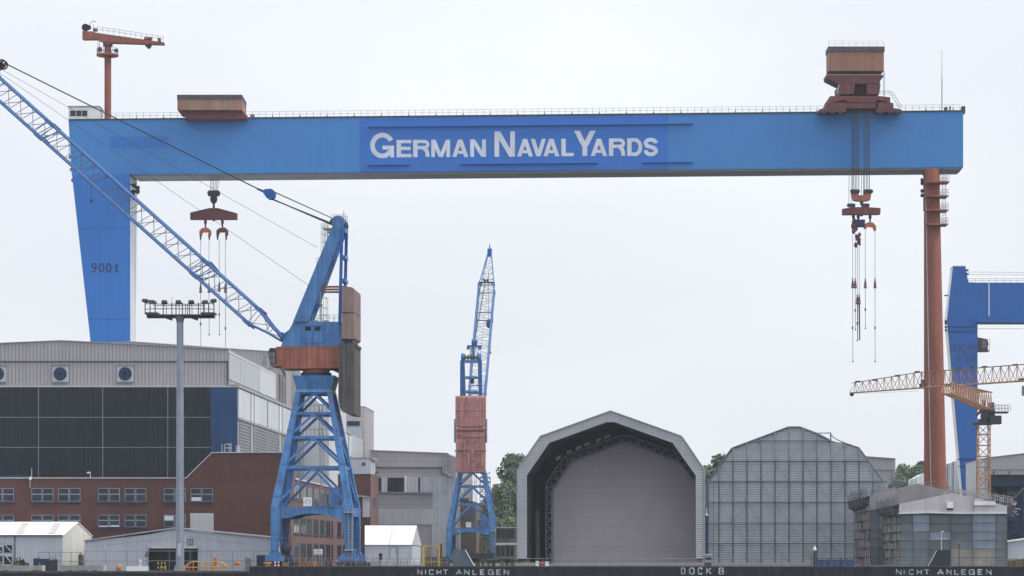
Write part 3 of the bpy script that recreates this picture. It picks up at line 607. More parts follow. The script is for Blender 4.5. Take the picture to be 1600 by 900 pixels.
# ---------------------------------------------------------------- slewing harbour cranes (one builder, two cranes)
def harbour_crane(root_loc, slew_deg, label, cat='slewing crane', group='blue slewing cranes', low_block='concrete_dark', up_block='pink_block', deck_hut=True):
    root = thing('harbour_crane', label, cat, root_loc, group, rz=-AX)
    B = lambda: MB()
    def part(mb, name, m, par=root): return mb.build(name, m, par, local=True)
    # portal: four legs, arched portal beams, braced trestle, collar
    z1, z2, zt = 7.1, 8.75, 25.9
    hw0, hw1, hy0, hy1 = 6.1, 2.75, 5.4, 2.9
    def lx(z): return hw0 if z <= z2 else hw0+(hw1-hw0)*(z-z2)/(zt-z2)
    def ly(z): return hy0 if z <= z2 else hy0+(hy1-hy0)*(z-z2)/(zt-z2)
    for sx in (-1, 1):
        for sy in (-1, 1):
            m = B()
            for za, zb, wa, wb in ((2.3, z1, 1.05, 1.5), (z1, z2, 1.45, 1.45), (z2, zt, 1.12, .75)):
                xa, xb, ya, yb = lx(za), lx(zb), ly(za), ly(zb)
                q = lambda x, y, w, z: [(sx*x, sy*y, z), (sx*(x-w), sy*y, z), (sx*(x-w), sy*(y-w), z), (sx*x, sy*(y-w), z)]
                m.hexa(q(xa, ya, wa, za), q(xb, yb, wb, zb))
            for zz in (3.1, 4.0, 4.9, 5.8, 6.7, 10.4, 12.5, 15.2, 17.8, 20.2, 22.4, 24.3): # flange joints
                w = 1.6 if zz < z1 else 1.2-.3*(zz-z2)/(zt-z2)
                x_, y_ = lx(zz)+.05, ly(zz)+.05; m.box(min(sx*x_, sx*(x_-w)), max(sx*x_, sx*(x_-w)), min(sy*y_, sy*(y_-w)), max(sy*y_, sy*(y_-w)), zz, zz+.12)
            leg = part(m, 'leg', 'crane_blue')
            b = B(); b.box(sx*5.5-1.45, sx*5.5+1.45, sy*4.8-.5, sy*4.8+.5, .75, 1.6); b.hexa([(sx*5.5-1,sy*4.8-.45,1.6),(sx*5.5+1,sy*4.8-.45,1.6),(sx*5.5+1,sy*4.8+.45,1.6),(sx*5.5-1,sy*4.8+.45,1.6)], [(sx*5.5-.5,sy*4.8-.4,2.3),(sx*5.5+.5,sy*4.8-.4,2.3),(sx*5.5+.5,sy*4.8+.4,2.3),(sx*5.5-.5,sy*4.8+.4,2.3)])
            bo = part(b, 'bogie', 'crane_blue', leg)
            b = B()
            for k in range(4): b.tube((sx*5.5-1.3+k*.87, sy*4.8-.28, .4), (sx*5.5-1.3+k*.87, sy*4.8+.28, .4), .4, n=12)
            part(b, 'wheels', 'steel_dark', leg)
    for sy in (-1, 1):
        m = B(); y = hy0-.05
        top = [(-4.6, z2), (4.6, z2)]
        archp = [(4.6, z1-.05), (3.4, z1+.05)]+[(3.0*math.cos(R(a)), z1+.05+.62*math.sin(R(a))) for a in range(15, 180, 15)]+[(-3.4, z1+.05), (-4.6, z1-.05)]
        m.prism([(x, sy*y, z) for x, z in top+archp], (0, -sy*.9, 0))
        for x in (-3.9, -2.5, -1.2, 0, 1.2, 2.5, 3.9): m.box(x-.05, x+.05, min(sy*y, sy*(y+.06)), max(sy*y, sy*(y+.06)), z1+.75, z2-.02)
        part(m, 'portal_beam', 'crane_blue')
    for sx in (-1, 1):
        part(B().box(sx*6.0-(.9 if sx > 0 else 0), sx*6.0+(.9 if sx < 0 else 0), -3.95, 3.95, z1+.3, z2-.03), 'portal_beam', 'crane_blue')
    part(B().box(-4.55, 4.55, -4.45, 4.45, z2-.3, z2-.06), 'deck', 'steel_dark')
    levels = [8.75, 14.7, 19.2, 22.8, 25.9]
    for lo, hi in zip(levels, levels[1:]):
        for sy in (-1, 1):
            xl, yl, xh, yh = lx(lo)-.6, ly(lo)-.45, lx(hi)-.45, ly(hi)-.45
            m = B(); m.bar((-xh, sy*yh, hi), (xh, sy*yh, hi), .34, .42)
            m.bar((-xl, sy*yl, lo+.3), (-.1, sy*yh, hi-.2), .33); m.bar((xl, sy*yl, lo+.3), (.1, sy*yh, hi-.2), .33)
            part(m, 'brace', 'crane_blue')
        for sx in (-1, 1):
            xl, yl, xh, yh = lx(lo)-.45, ly(lo)-.6, lx(hi)-.45, ly(hi)-.45
            m = B(); m.bar((sx*xh, -yh, hi), (sx*xh, yh, hi), .4, .5)
            m.bar((sx*xl, -yl, lo+.3), (sx*xh, -.1, hi-.2), .32); m.bar((sx*xl, yl, lo+.3), (sx*xh, .1, hi-.2), .32)
            part(m, 'brace', 'crane_blue')
    m = B(); q = lambda w, d, z: [(-w,-d,z),(w,-d,z),(w,d,z),(-w,d,z)]
    m.hexa(q(2.75, 2.9, 25.95), q(2.6, 2.7, 26.4)); m.hexa(q(2.6, 2.7, 26.402), q(3.15, 3.1, 28.45)); part(m, 'collar', 'crane_blue')
    # ladders, deck hut, sign, lamp
    m = B()
    for x0, z0, z3 in ((5.0, 1.2, 8.7),):
        for dx in (0, .55): m.tube((x0+.5+dx, -5.5, z0), (x0+.5+dx, -5.5, z3), .06, n=4)
        for i in range(18): m.tube((x0+.5, -5.5, z0+i*.42), (x0+1.05, -5.5, z0+i*.42), .04, n=4)
    for z in (2.3, 7.9): m.box(4.9, 6.6, -5.95, -5.52, z, z+.18)
    for dx in (0, .5): m.tube((.9+dx, -1.5, 9), (.6+dx, -1.2, 24), .05, n=4)
    for i in range(36): m.tube((.9-.3*i/36, -1.5+.3*i/36, 9+i*.41), (1.4-.3*i/36, -1.5+.3*i/36, 9+i*.41), .035, n=4)
    part(m, 'ladder', 'galv')
    m = B()
    for z in (19.4, 23.0):
        for i in range(7): m.tube((-1.8+i*.6, -1.8, z), (-1.8+i*.6, -1.8, z+1.1), .035, n=4)
        m.tube((-1.8,-1.8,z+1.1), (1.8,-1.8,z+1.1), .035, n=4); m.box(-1.8, 1.8, -1.8, -.9, z-.12, z)
    for sy in (-4.3, 4.3):
        for i in range(9): m.tube((-4.2+i*1.05, sy, z2-.06), (-4.2+i*1.05, sy, z2+1.0), .035, n=4)
        m.tube((-4.2, sy, z2+1.0), (4.2, sy, z2+1.0), .035, n=4)
    part(m, 'railing', 'steel')
    if deck_hut:
        part(B().box(2.4, 4.3, -3.0, -.4, z2-.05, z2+3.0), 'deck_hut', 'crane_blue')
        part(B().box(.7, 2.0, -2.6, -.8, z2-.05, z2+2.0).box(-.9, .3, -2.2, -1.2, z2-.05, z2+1.3), 'deck_machinery', 'steel')
    part(B().box(.4, 4.5, -5.5, -4.5, z2+.03, z2+.2), 'gangplank', 'crane_blue')
    sg = part(B().box(-1.2, .05, -5.6, -5.5, z2+.15, z2+1.45), 'sign_plate', 'white')
    m = B(); stroke(m, arc(-.55, z2+.8, .36, .3, -40, 250, 14), .09, lambda u, v, d: Vector((u, -5.602-d, v)), .01, 0); part(m, 'emblem', 'steel', sg)
    m = B(); m.tube((-4.0,-4.6,.4), (-4.1,-4.6,7.0), .25, .18, n=7)
    for k in range(5): m.tube((-4.4+.25*k, -4.7+.1*k, 7.0), (-3.9+.2*k, -4.4, .3+.5*k), .05, n=4)
    m.sphere((-3.9, -4.5, 2.6), .75, sz=1.4); m.box(-4.7,-3.2,-4.9,-3.9,0,1.8); part(m, 'cable_reel', 'dark_navy')
    # slewing upper works
    a = R(slew_deg)+AX; Fv = Vector((math.cos(a), math.sin(a), 0)); Lv = Vector((-math.sin(a), math.cos(a), 0))
    tf = Matrix(((Fv.x, Lv.x, 0, 0), (Fv.y, Lv.y, 0, 0), (0, 0, 1, 0), (0, 0, 0, 1)))
    U = lambda: MB(tf)
    K = .09625
    def c(px, y): return ((500-px)*K, 1.1+(873-y)*K)
    def pr(pts, l0, l1, mb=None):
        mb = mb or U(); return mb.prism([(c(x, y)[0], l0, c(x, y)[1]) for x, y in pts], (0, l1-l0, 0))
    part(U().tube((0,0,28.47), (0,0,29.0), 2.35, n=24).tube((0,0,29.002), (0,0,29.75), 2.0, n=24), 'turntable', 'dark_navy')
    part(U().tube((0,0,29.0), (0,0,29.62), 2.05, n=20), 'slew_ring', 'oxide_orange')
    part(pr(((441,543.3),(544,543.3),(544,576),(524,577.5),(450,577.5),(447,573.5),(441,573.5)), -2.5, 2.5), 'machine_house', 'oxide')
    part(pr(((544,576.5),(524,577.8),(532,582),(543,582)), -1.2, 1.2), 'machine_box', 'steel_dark')
    for sd in (1,):
        cbn = part(pr(((440.8,546),(432,545.8),(429.5,552),(432,570),(440.8,573)), 1.0, 3.0), 'operator_cab', 'dark_navy')
        m = U()
        for (xa, ya, xb, yb) in ((431.3,552.5,434.8,560.2),(436,552.5,440,560.2),(432,561.6,435.2,569.5),(436.2,561.6,440,570.3)):
            for l in (.955, 3.005): pr(((xa,ya),(xb,ya),(xb,yb),(xa,yb)), l, l+.03, m)
        part(m, 'cab_glazing', 'glass_cab', cbn)
        part(pr(((433,571.5),(449,571.5),(449,573.6),(433,573.6)), -2.0, 3.1), 'cab_floor', 'oxide', cbn)
    m = U(); m.poly([(c(447,576)[0],2.3,c(447,576)[1]), (c(452,583)[0],2.3,c(452,583)[1]), (c(455,590.5)[0],2.3,c(455,590.5)[1])], .09)
    m.poly([(c(452,577)[0],2.3,c(452,577)[1]), (c(455,590.5)[0],2.3,c(455,590.5)[1])], .07); part(m, 'cab_ladder', 'steel_dark')
    m = U(); [m.box(f_-.03, f_+.03, 2.503, 2.55, 29.9, 32.7) for f_ in (-3.0, -.9, 2.2, 4.4)]; m.box(-3.9, 5.6, 2.503, 2.56, 32.55, 32.66); part(m, 'stiffener', 'oxide')
    up = part(pr(((448,542.9),(452,534),(456,526),(467.5,505.5),(544.5,505),(544.5,542.9)), -2.3, 2.3), 'winch_house', 'crane_blue')
    hm = U(); frame = [(482,511),(515,511),(515,538.5),(482,538.5)]
    for (x0_, y0_), (x1_, y1_) in zip(frame, frame[1:]+frame[:1]):
        p0, p1 = c(x0_, y0_), c(x1_, y1_); 
        for l in (-2.33, 2.33): hm.bar((p0[0],l,p0[1]), (p1[0],l,p1[1]), .09, .06)
    for l in (-2.33, 2.33): p0, p1 = c(498.5,520), c(498.5,538.5); hm.bar((p0[0],l,p0[1]), (p1[0],l,p1[1]), .06, .06)
    part(hm, 'hatch', 'deep_blue', up)
    m = U()
    for (xa, xb) in ((486.5,495.5),(501,510)):
        for l in (-2.35, 2.305): pr(((xa,512.5),(xb,512.5),(xb,518.8),(xa,518.8)), l, l+.045, m)
    part(m, 'window', 'black', up)
    m = U()
    for i in range(9): 
        for l in (-2.2, 2.2): m.tube((c(472+i*8.6,505)[0], l, c(472,505)[1]), (c(472+i*8.6,505)[0], l, c(472,505)[1]+1.0), .035, n=4)
    for l in (-2.2, 2.2): m.tube((c(472,505)[0], l, c(472,505)[1]+1.0), (c(541,505)[0], l, c(541,505)[1]+1.0), .03, n=4)
    for x in (488,500,516): m.box(c(x,505)[0]-.35, c(x,505)[0]+.35, -1, 1, c(x,505)[1], c(x,505)[1]+.35)
    for x in (505,507.5): m.tube((c(x,505)[0],-.6,c(x,505)[1]), (c(x,505)[0],-.6,c(x,470)[1]), .05, n=4)
    part(m, 'railing', 'galv')
    # A-frame: sloping box struts, rear legs, ties, head sheaves
    ft, fb, hd, rl = c(537.5,352), c(478,505), c(538,352), c(541,505)
    for s in (-1, 1):
        m = U(); p, q2 = (fb[0], s*2.1, fb[1]), (ft[0], s*2.1, ft[1])
        m.bar(p, q2, .75, 1.75, .75, 1.35, up=(0,1,0)) if False else m.hexa([(c(467.5,505)[0],s*2.1-.45,fb[1]),(c(491,505)[0],s*2.1-.45,fb[1]),(c(491,505)[0],s*2.1+.45,fb[1]),(c(467.5,505)[0],s*2.1+.45,fb[1])],
                                            [(c(529,357)[0],s*2.1-.4,c(0,357)[1]),(c(546.5,357)[0],s*2.1-.4,c(0,357)[1]),(c(546.5,357)[0],s*2.1+.4,c(0,357)[1]),(c(529,357)[0],s*2.1+.4,c(0,357)[1])])
        m.tube((hd[0], s*2.1-.41, hd[1]+.2), (hd[0], s*2.1+.41, hd[1]+.2), .92, n=18)
        part(m, 'strut', 'crane_blue')
        for fr_ in (.3, .58): pass
        m = U(); m.hexa([(c(538.5,505)[0],s*2.55-.22,rl[1]-.4),(c(543,505)[0],s*2.55-.22,rl[1]-.4),(c(543,505)[0],s*2.55+.22,rl[1]-.4),(c(538.5,505)[0],s*2.55+.22,rl[1]-.4)],
                        [(c(542,360)[0],s*2.5-.22,c(0,360)[1]),(c(546.5,360)[0],s*2.5-.22,c(0,360)[1]),(c(546.5,360)[0],s*2.5+.22,c(0,360)[1]),(c(542,360)[0],s*2.5+.22,c(0,360)[1])])
        part(m, 'back_stay', 'deep_blue')
    for zz in (50.3, 46.3, 42.8):
        t_ = (zz-fb[1])/(ft[1]-fb[1])
        for f0 in (fb[0]+(ft[0]-fb[0])*t_, rl[0]-.35): part(U().bar((f0,-1.6,zz), (f0,1.6,zz), .7, .7 if zz > 50 else .5), 'cross_member', 'crane_blue')
    m = U()
    for l in (-1.9, 1.9):
        for y_ in (450.5, 454.5): m.bar((c(500,y_)[0],l,c(0,y_)[1]), (c(549,y_)[0],l,c(0,y_)[1]), .2, .28)
    part(m, 'tie_bar', 'oxide')
    m = U()
    for l in (-1.5,-.75,0,.75,1.5): m.tube((c(529,349)[0], l-.16, c(0,349)[1]), (c(529,349)[0], l+.16, c(0,349)[1]), .52, n=16); m.tube((c(540.5,353)[0], l-.16, c(0,353)[1]), (c(540.5,353)[0], l+.16, c(0,353)[1]), .78, n=16)
    m.tube((c(538,352)[0],-1.7,c(0,352)[1]), (c(538,352)[0],1.7,c(0,352)[1]), .3, n=8)
    part(m, 'head_sheave', 'steel_dark')
    m = U() # access platform and railings by the head
    def ln(pts, r_=.035, l=(-1.6, .2)):
        for ll in l: m.poly([(c(x,y)[0], ll, c(x,y)[1]) for x, y in pts], r_, n=4)
    for (x0_, x1_, y0_) in ((511,529,357.5),(517,527,362)): m.bar((c(x0_,y0_)[0],-.7,c(0,y0_)[1]), (c(x1_,y0_)[0],-.7,c(0,y0_)[1]), 1.9, .16)
    for x in (508,511,514.5,518): ln([(x,395),(x,350)])
    for y in (350,356,366,378,394): ln([(507.5,y),(519,y)])
    for x in (525,534.5,540,544,547): ln([(x,348),(x,336)])
    ln([(525,336),(547,336)]); ln([(525,341),(547,341)]); ln([(543.5,348),(543.5,329)], .06, (0,)); ln([(527,337),(533,341)], .06, (0,))
    for x in (501,504.5): ln([(x,416),(x,403)])
    for y in (403,409,416): ln([(501,y),(505,y)])
    for x in (509,516): ln([(x,503),(x,465)])
    for y in (465,481,492,503): ln([(509,y),(517,y)])
    ln([(506.5,508),(506.5,455)], .07, (0,))
    part(m, 'access_platform', 'galv')
    m = U(); m.box(c(511,400)[0], c(507,400)[0], -.5, .4, c(0,417)[1], c(0,400)[1]); part(m, 'junction_box', 'dark_navy')
    m = U(); pr(((490,482),(500,474),(508,474),(508,478),(502,479),(492,487)), -1.2, -.8, m); part(m, 'bracket', 'deep_blue')
    # counterweights
    o = part(pr(((545.5,454),(548,451.5),(562,453.5),(565,457),(565,531),(563,533.5),(545.5,532.5)), -3.75, 3.75), 'counterweight', up_block)
    m = U(); pr(((545.2,491.5),(565.3,491.5),(565.3,492.8),(545.2,492.8)), -3.8, 3.8, m); part(m, 'band', 'steel_dark', o)
    m = U(); pr(((548,533),(562,533),(562,540),(548,540)), -3, 3, m); m.bar((c(565.5,541)[0],0,c(0,541)[1]), (c(556,553)[0],0,c(0,553)[1]), .3); pr(((562,539.5),(567,540.5),(566.5,545),(562,544)), -3.3, 3.3, m); part(m, 'hanger', 'steel_dark' if low_block == 'concrete_dark' else 'oxide_dark')
    o = part(pr(((541,541),(546,540.5),(546,536),(550,536),(550,540.5),(550.2,540.5),(551,540.5 if low_block == 'concrete_dark' else 534.5),(565,540.5 if low_block == 'concrete_dark' else 534.5),(565,650),(555,649.5),(547,646),(542,637),(540,624)), -3.65, 3.65), 'counterweight', low_block)
    m = U()
    if low_block != 'concrete_dark':
        for sd in (-1, 1): part(U().box(-6.2, -4.4, min(sd*3.77,sd*4.1), max(sd*3.77,sd*4.1), 30.0, 35.8), 'flank_plate', 'steel', o)
        lu = U(); [lu.box(fx_-.3, fx_-.005, l-.12, l+.12, 27.7, 28.05) for fx_ in (c(565,0)[0],) for l in (-3.8,-3,-2.4,-1.5,.4,1.2,2.2,3,3.8)]; part(lu, 'lug', 'black', o)
        fx = c(565,0)[0]
        for l in (-1.9, 0, 1.9): m.box(fx-.04, fx-.003, l-.05, l+.05, 22.8, 33.4)
        for k in range(16): l = random.uniform(-3.2, 2.4); z = random.uniform(23.5, 33); m.box(fx-.06, fx-.004, l, l+random.uniform(.4, 1.1), z, z+random.uniform(.12, .3))
        m.box(fx-.08, fx-.005, -3.9, 3.9, 31.2, 31.3); part(m, 'stiffener', 'oxide_dark', o)
    else:
        for x in (545, 552, 559): m.box(c(x,0)[0]-.05, c(x,0)[0]+.05, -3.69, 3.69, c(0,640)[1], c(0,541)[1])
        part(m, 'stiffener', 'steel_dark', o)
    # lattice jib
    p0 = c(448,531); ang = R(41.7); u = Vector((math.cos(ang), 0, math.sin(ang))); nrm = Vector((-math.sin(ang), 0, math.cos(ang)))
    LJ, LT = 77.0, 60.5
    def lat(s): return 1.75+.35*min(1, s/20) if s < LT else 2.1+(.45-2.1)*(s-LT)/(LJ-LT)
    def jp(s, side, top):
        if s < 5.5: o_ = (1.05*s/5.5 if top else -1.6*s/5.5); o_ = max(o_, .25) if top else min(o_, -.25)
        elif s > LT: k = (s-LT)/(LJ-LT); o_ = 1.05*(1-k)+.25*k if top else -1.6*(1-k)-.35*k
        else: o_ = 1.05 if top else -1.6
        v = Vector((p0[0], 0, p0[1]))+u*s+nrm*o_; v.y = side*lat(s); return v
    S = [0, 2.6, 5.5]+[5.5+55*i/22 for i in range(1, 23)]+[LT+16.5*i/6 for i in range(1, 7)]
    for side in (-1, 1):
        for top in (0, 1):
            m = U()
            for a_, b_ in zip(S, S[1:]): m.tube(jp(a_, side, top), jp(b_, side, top), (.22 if top else .19) if a_ < LT else .15, n=6, caps=True)
            part(m, 'jib_chord', 'jib_blue')
    m = U(); r_ = .05
    for i, (a_, b_) in enumerate(zip(S, S[1:])):
        for side in (-1, 1):
            m.tube(jp(a_, side, 0 if side < 0 else 1), jp(b_, side, 1 if side < 0 else 0), r_, n=4); m.tube(jp(b_, side, 0), jp(b_-.9 if b_ > 6 else b_, side, 1), r_, n=4)
        for top in (0, 1):
            m.tube(jp(a_, -1 if i % 2 else 1, top), jp(b_, 1 if i % 2 else -1, top), r_*.8, n=4); m.tube(jp(b_, -1, top), jp(b_, 1, top), r_*.8, n=4)
    part(m, 'jib_lacing', 'lacing')
    for s in (5.5, 16.3, 48, 60.5):
        m = U()
        for side in (-1, 1):
            for top in (0, 1): q2 = jp(s, side, top); m.bar(q2-u*.7, q2+u*.7, .5, .55)
        if s > 6:
            for side in (-1, 1):
                for k in (-.5, .4, 1.0): m.tube(jp(s+k, side, 0), jp(s-1.2+k*1.6, side, 1), .07, n=4)
        for top in (0, 1): m.tube(jp(s, -1, top), jp(s, 1, top), .16, n=5)
        part(m, 'jib_joint', 'jib_blue')
    m = U()
    q2 = jp(15, -1, 1); m.bar(q2-u*.3, q2+u*1.6+nrm*.25, .45, .5); part(m, 'jib_plate', 'jib_blue')
    m = U(); q2 = Vector((c(433,0)[0], 0, 0))
    for side in (-1, 1): pr(((440,522),(452,538),(460,540),(458,528),(450,520)), side*1.5-.15, side*1.5+.15, m)
    pr(((453,522),(460,517),(458,540),(449,541)), -1.9, 1.9, m); part(m, 'jib_foot', 'deep_blue')
    m = U(); tip = jp(LJ, 0, 1)
    m.box(tip.x-.6, tip.x+.6, -.6, .6, tip.z-1.2, tip.z+.9); m.tube(tip+Vector((.3,0,.8)), tip+Vector((.3,0,2.2)), .25, .12, n=6); part(m, 'jib_head', 'deep_blue')
    wh = Vector((c(2,94)[0], 0, c(2,94)[1]))
    m = U()
    for l in (-.5, .5):
        m.tube(wh+Vector((0,l-.1,0)), wh+Vector((0,l+.1,0)), .16, n=8)
        ring = [wh+Vector((.62*math.cos(t*math.pi/9), l, .62*math.sin(t*math.pi/9))) for t in range(19)]
        m.poly(ring, .12, n=5)
        for t in range(6): m.tube(wh+Vector((0,l,0)), wh+Vector((.6*math.cos(t*math.pi/3), l, .6*math.sin(t*math.pi/3))), .07, n=4)
    for side in (-1, 1): m.tube(wh, jp(60.5, side, 1), .12, n=5); m.tube(wh+Vector((0,side*.6,0)), wh, .1, n=4)
    m.tube(jp(60.5,-1,1)+nrm*.8, jp(60.5,1,1)+nrm*.8, .22, n=6)
    part(m, 'guide_sheave', 'black')
    blk = Vector((c(428,303)[0], 0, c(428,303)[1]))
    m = U(); m.tube(blk+Vector((0,-.7,0)), blk+Vector((0,.7,0)), .78, n=18); m.tube(blk+Vector((.5,-.75,.25)), blk+Vector((.5,.75,.25)), .5, n=14); m.bar(blk, blk+Vector((1.5,0,.65)), .5, .35); part(m, 'pulley_block', 'deep_blue')
    m = U(); m.bar(blk+Vector((1.2,0,.5)), blk+Vector((2.0,0,.85)), .35, .3); m.tube(blk+Vector((1.6,0,.7)), wh+Vector((-.5,0,.1)), .105, n=6)
    for l, y0_, y1_, r2 in ((-.5,349,303+7.5,.10),(.5,352,303+7.5,.10),(-.3,343.5,303-5,.07),(.4,344,303-5,.07)):
        m.tube((c(525 if y0_ > 348 else 531,y0_)[0], l, c(0,y0_)[1]), (c(431,0)[0], l, c(0,y1_)[1]), r2, n=5)
    hi_ = jp(66, 0, 1)
    for l, y0_, f_ in ((-.9,447,490),(.9,388,503)): m.tube((c(f_,0)[0], l, c(0,y0_)[1]), hi_+Vector((0, l*.5, 0)), .028, n=4)
    part(m, 'luffing_rope', 'rope')
    m = U(); a_ = jp(38.5, -1, 0); m.tube(a_+Vector((0,-.1,0)), a_+Vector((0,-.1,-2.6)), .03, n=4); m.tube(a_+Vector((0,-.1,-2.6)), a_+Vector((0,-.1,-3.1)), .1, .28, n=8)
    a_ = jp(70, 0, 0); m.tube(a_, a_+Vector((0,0,-14)), .05, n=4); m.sphere(a_+Vector((0,0,-14.6)), .7, sz=1.8); part(m, 'hook', 'rope')
    # lamp bar
    m = U(); zz = 55.0 if False else c(0,541)[1]
    return root
harbour_crane((X(494,385), 385, 0), 176, 'tall blue slewing crane beside the brick office, long jib raised leftward')
c2x = X(738, 642)
cr2 = harbour_crane((c2x, 642, 0), 86.5, 'smaller-looking blue slewing crane seen from behind, salmon counterweights hanging over its legs', low_block='red_block', up_block='red_block')
m = MB(); D = 642; m.bar(P(730,541,D), P(753,541,D), .35, .5)
for x in (732,749.5): m.box(X(x-2.8,D),X(x+2.8,D),D-.6,D+.4,Z(546,D),Z(541.5,D))
m.bar(P(739.5,541,D+.3), P(739.5,565,D+.3), .3)
o = m.build('lamp_bar', 'deep_blue', None); o.parent = cr2; o.matrix_parent_inverse = (Matrix.Translation(cr2.location) @ Matrix.Rotation(-AX, 4, 'Z')).inverted()
# machine house flanks (wider panel seen either side of the counterweight)

# ---------------------------------------------------------------- the second, smaller gantry and the tower cranes (far right)
D = 560
g4 = thing('gantry_crane', 'deep blue gantry crane cut off by the picture edge, behind the orange tower crane', 'gantry crane', (X(1510,D), D, 0))
lg = MB(); lg.pp([(1489.5,416),(1508.5,416),(1513,441),(1522,441),(1522,503),(1527.5,506),(1527.5,700),(1527.5,873),(1513,873),(1482,512),(1480,498),(1484,460)], D, 5.0); lo = lg.build('leg', 'deep_blue', g4); lo['label'] = 'tapering deep blue leg'
MB().pp([(1489.2,415.2),(1509,415.2),(1509,416.8),(1489.2,416.8)], D-.05, 5.2).build('cap', 'frame_grey', lo)
sd_ = Vector((AX*4.9, 4.9, 0)); s0_ = Vector((-.004, .06, 0)); t_ = Vector((-.05, 0, 0))
MB().hexa([P(1489,418,D)+s0_,P(1479.8,499,D)+s0_,P(1479.8,499,D)+sd_,P(1489,418,D)+sd_], [P(1489,418,D)+s0_+t_,P(1479.8,499,D)+s0_+t_,P(1479.8,499,D)+sd_+t_,P(1489,418,D)+sd_+t_]).hexa([P(1479.8,499,D)+s0_,P(1512.8,873,D)+s0_,P(1512.8,873,D)+sd_,P(1479.8,499,D)+sd_], [P(1479.8,499,D)+s0_+t_,P(1512.8,873,D)+s0_+t_,P(1512.8,873,D)+sd_+t_,P(1479.8,499,D)+sd_+t_]).build('side_plate', 'white', lo)
MB().pbox(1513.004, 441.5, 1800, 496, D+.01, 4.9).build('girder', 'deep_blue', g4)
MB().pbox(1521.5, 494, 1800, 503.5, D-.4, 5.6).build('bottom_flange', 'deep_blue', g4)
MB().pbox(1544.6, 442, 1546.2, 493.8, D-.12, .1).build('pipe', 'leg_white', g4)
r = MB()
for i in range(26): r.tube(P(1513+i*11,441.5,D+.3), P(1513+i*11,435.5,D+.3), .04, n=4)
for y in (438.5,435.5): r.tube(P(1513,y,D+.3), P(1790,y,D+.3), .035, n=4)
for y0_, y1_ in ((425,427.5),(429,430)): r.tube(P(1511,y0_,D+2), P(1800,y1_,D+2), .04, n=4)
r.tube(P(1528,513.5,D+1), P(1800,514.5,D+1), .04, n=4)
r.build('railing', 'steel', g4)
for (x, y) in ((1511,422),(1511.5,428)): MB().box(X(x-1.5,D),X(x+2,D),D-.3,D+.5,Z(y+1.5,D),Z(y-1,D)).build('lamp_bracket', 'steel_dark', g4)
MB().box(X(1475.8,D),X(1482,D),D,D+.6,Z(462.3,D),Z(460.7,D)).build('lamp_bracket', 'steel_dark', g4)
for y in (502,505,511,516): MB().sphere(P(1478,y,D), .3, n=6, m=4).build('lamp', 'steel_dark', g4)
cbm = MB().pp([(1528,527),(1541,529.5),(1544.5,534),(1543.5,546),(1528,547.5)], D+.6, 3).build('operator_cab', 'oxide_dark', g4)
MB().pbox(1534,532,1541.5,543.5,D+.5,.08).build('cab_glazing', 'glass_cab', cbm)
r = MB(); [r.tube(P(x,547,D), P(x,530,D), .04, n=4) for x in (1543,1546.5)]; [r.tube(P(1528,y,D), P(1546.5,y,D), .04, n=4) for y in (530,538,547)]; r.box(X(1528,D),X(1546,D),D-.2,D+3,Z(548.8,D),Z(547.2,D)); r.build('cab_balcony', 'steel_dark', cbm)
MB().pbox(1494.5,717.2,1527.4,718.4,D-.1,.08).pbox(1497,728.2,1527.4,729.2,D-.1,.08).pbox(1481,510,1527.4,510.6,D-.1,.08).pbox(1481,517,1527.4,517.6,D-.1,.08).build('weld_band', 'navy', lo)
MB().pp([(1513.9,752),(1527.3,752),(1527.3,777),(1516.5,777)], D-.14, .1).build('repaint_patch', 'patch_blue', lo)
tx = MB(); kk = [0]
def T4(pts, w=1.7):
    kk[0] += 1; stroke(tx, pts, w, lambda u, v, d: P(u, v, D-.01)+Vector((0, -d, 0)), .04, .003*(kk[0] % 4))
y0_, y1_ = 538, 546.5
def U4(ch, a, b):
    q_ = lambda pts: T4([(a+(b-a)*u, y1_+(y0_-y1_)*v) for u, v in pts])
    {'J': lambda: q_([(.1,.2),(.3,0),(.8,.05),(1,.3),(1,1),(.3,1)]), 'U': lambda: q_([(0,1),(0,.2),(.3,0),(.8,0),(1,.2),(1,1)]), 'C': lambda: q_([(1,1),(.2,1),(0,.8),(0,.2),(.2,0),(1,0)]),
     'H': lambda: (q_([(0,0),(0,1)]), q_([(1,0),(1,1)]), q_([(0,.5),(1,.5)])), 'O': lambda: q_([(.2,0),(0,.2),(0,.8),(.2,1),(.8,1),(1,.8),(1,.2),(.8,0),(.2,0)])}[ch]()
for ch, a in zip('JUCHO', (1485.5,1493.5,1501.5,1509.5,1517.5)): U4(ch, a, a+6)
T4([(1500,564),(1500,551.5),(1493,559.5),(1502,559.5)], 1.5); T4([(1512,552),(1505,552),(1504.8,557),(1510,557),(1512,559.5),(1511.5,562.5),(1509,564),(1504.5,563.5)], 1.5)
T4([(1515,558)]+[(1518+3*math.cos(R(a)), 558+6*math.sin(R(a))) for a in range(180, 541, 40)], 1.5); T4([(1524,554),(1524,562.5),(1526,564)], 1.3); T4([(1522.7,556.5),(1526.2,556.5)], 1.2)
tx.build('lettering', 'brown_letter', lo)

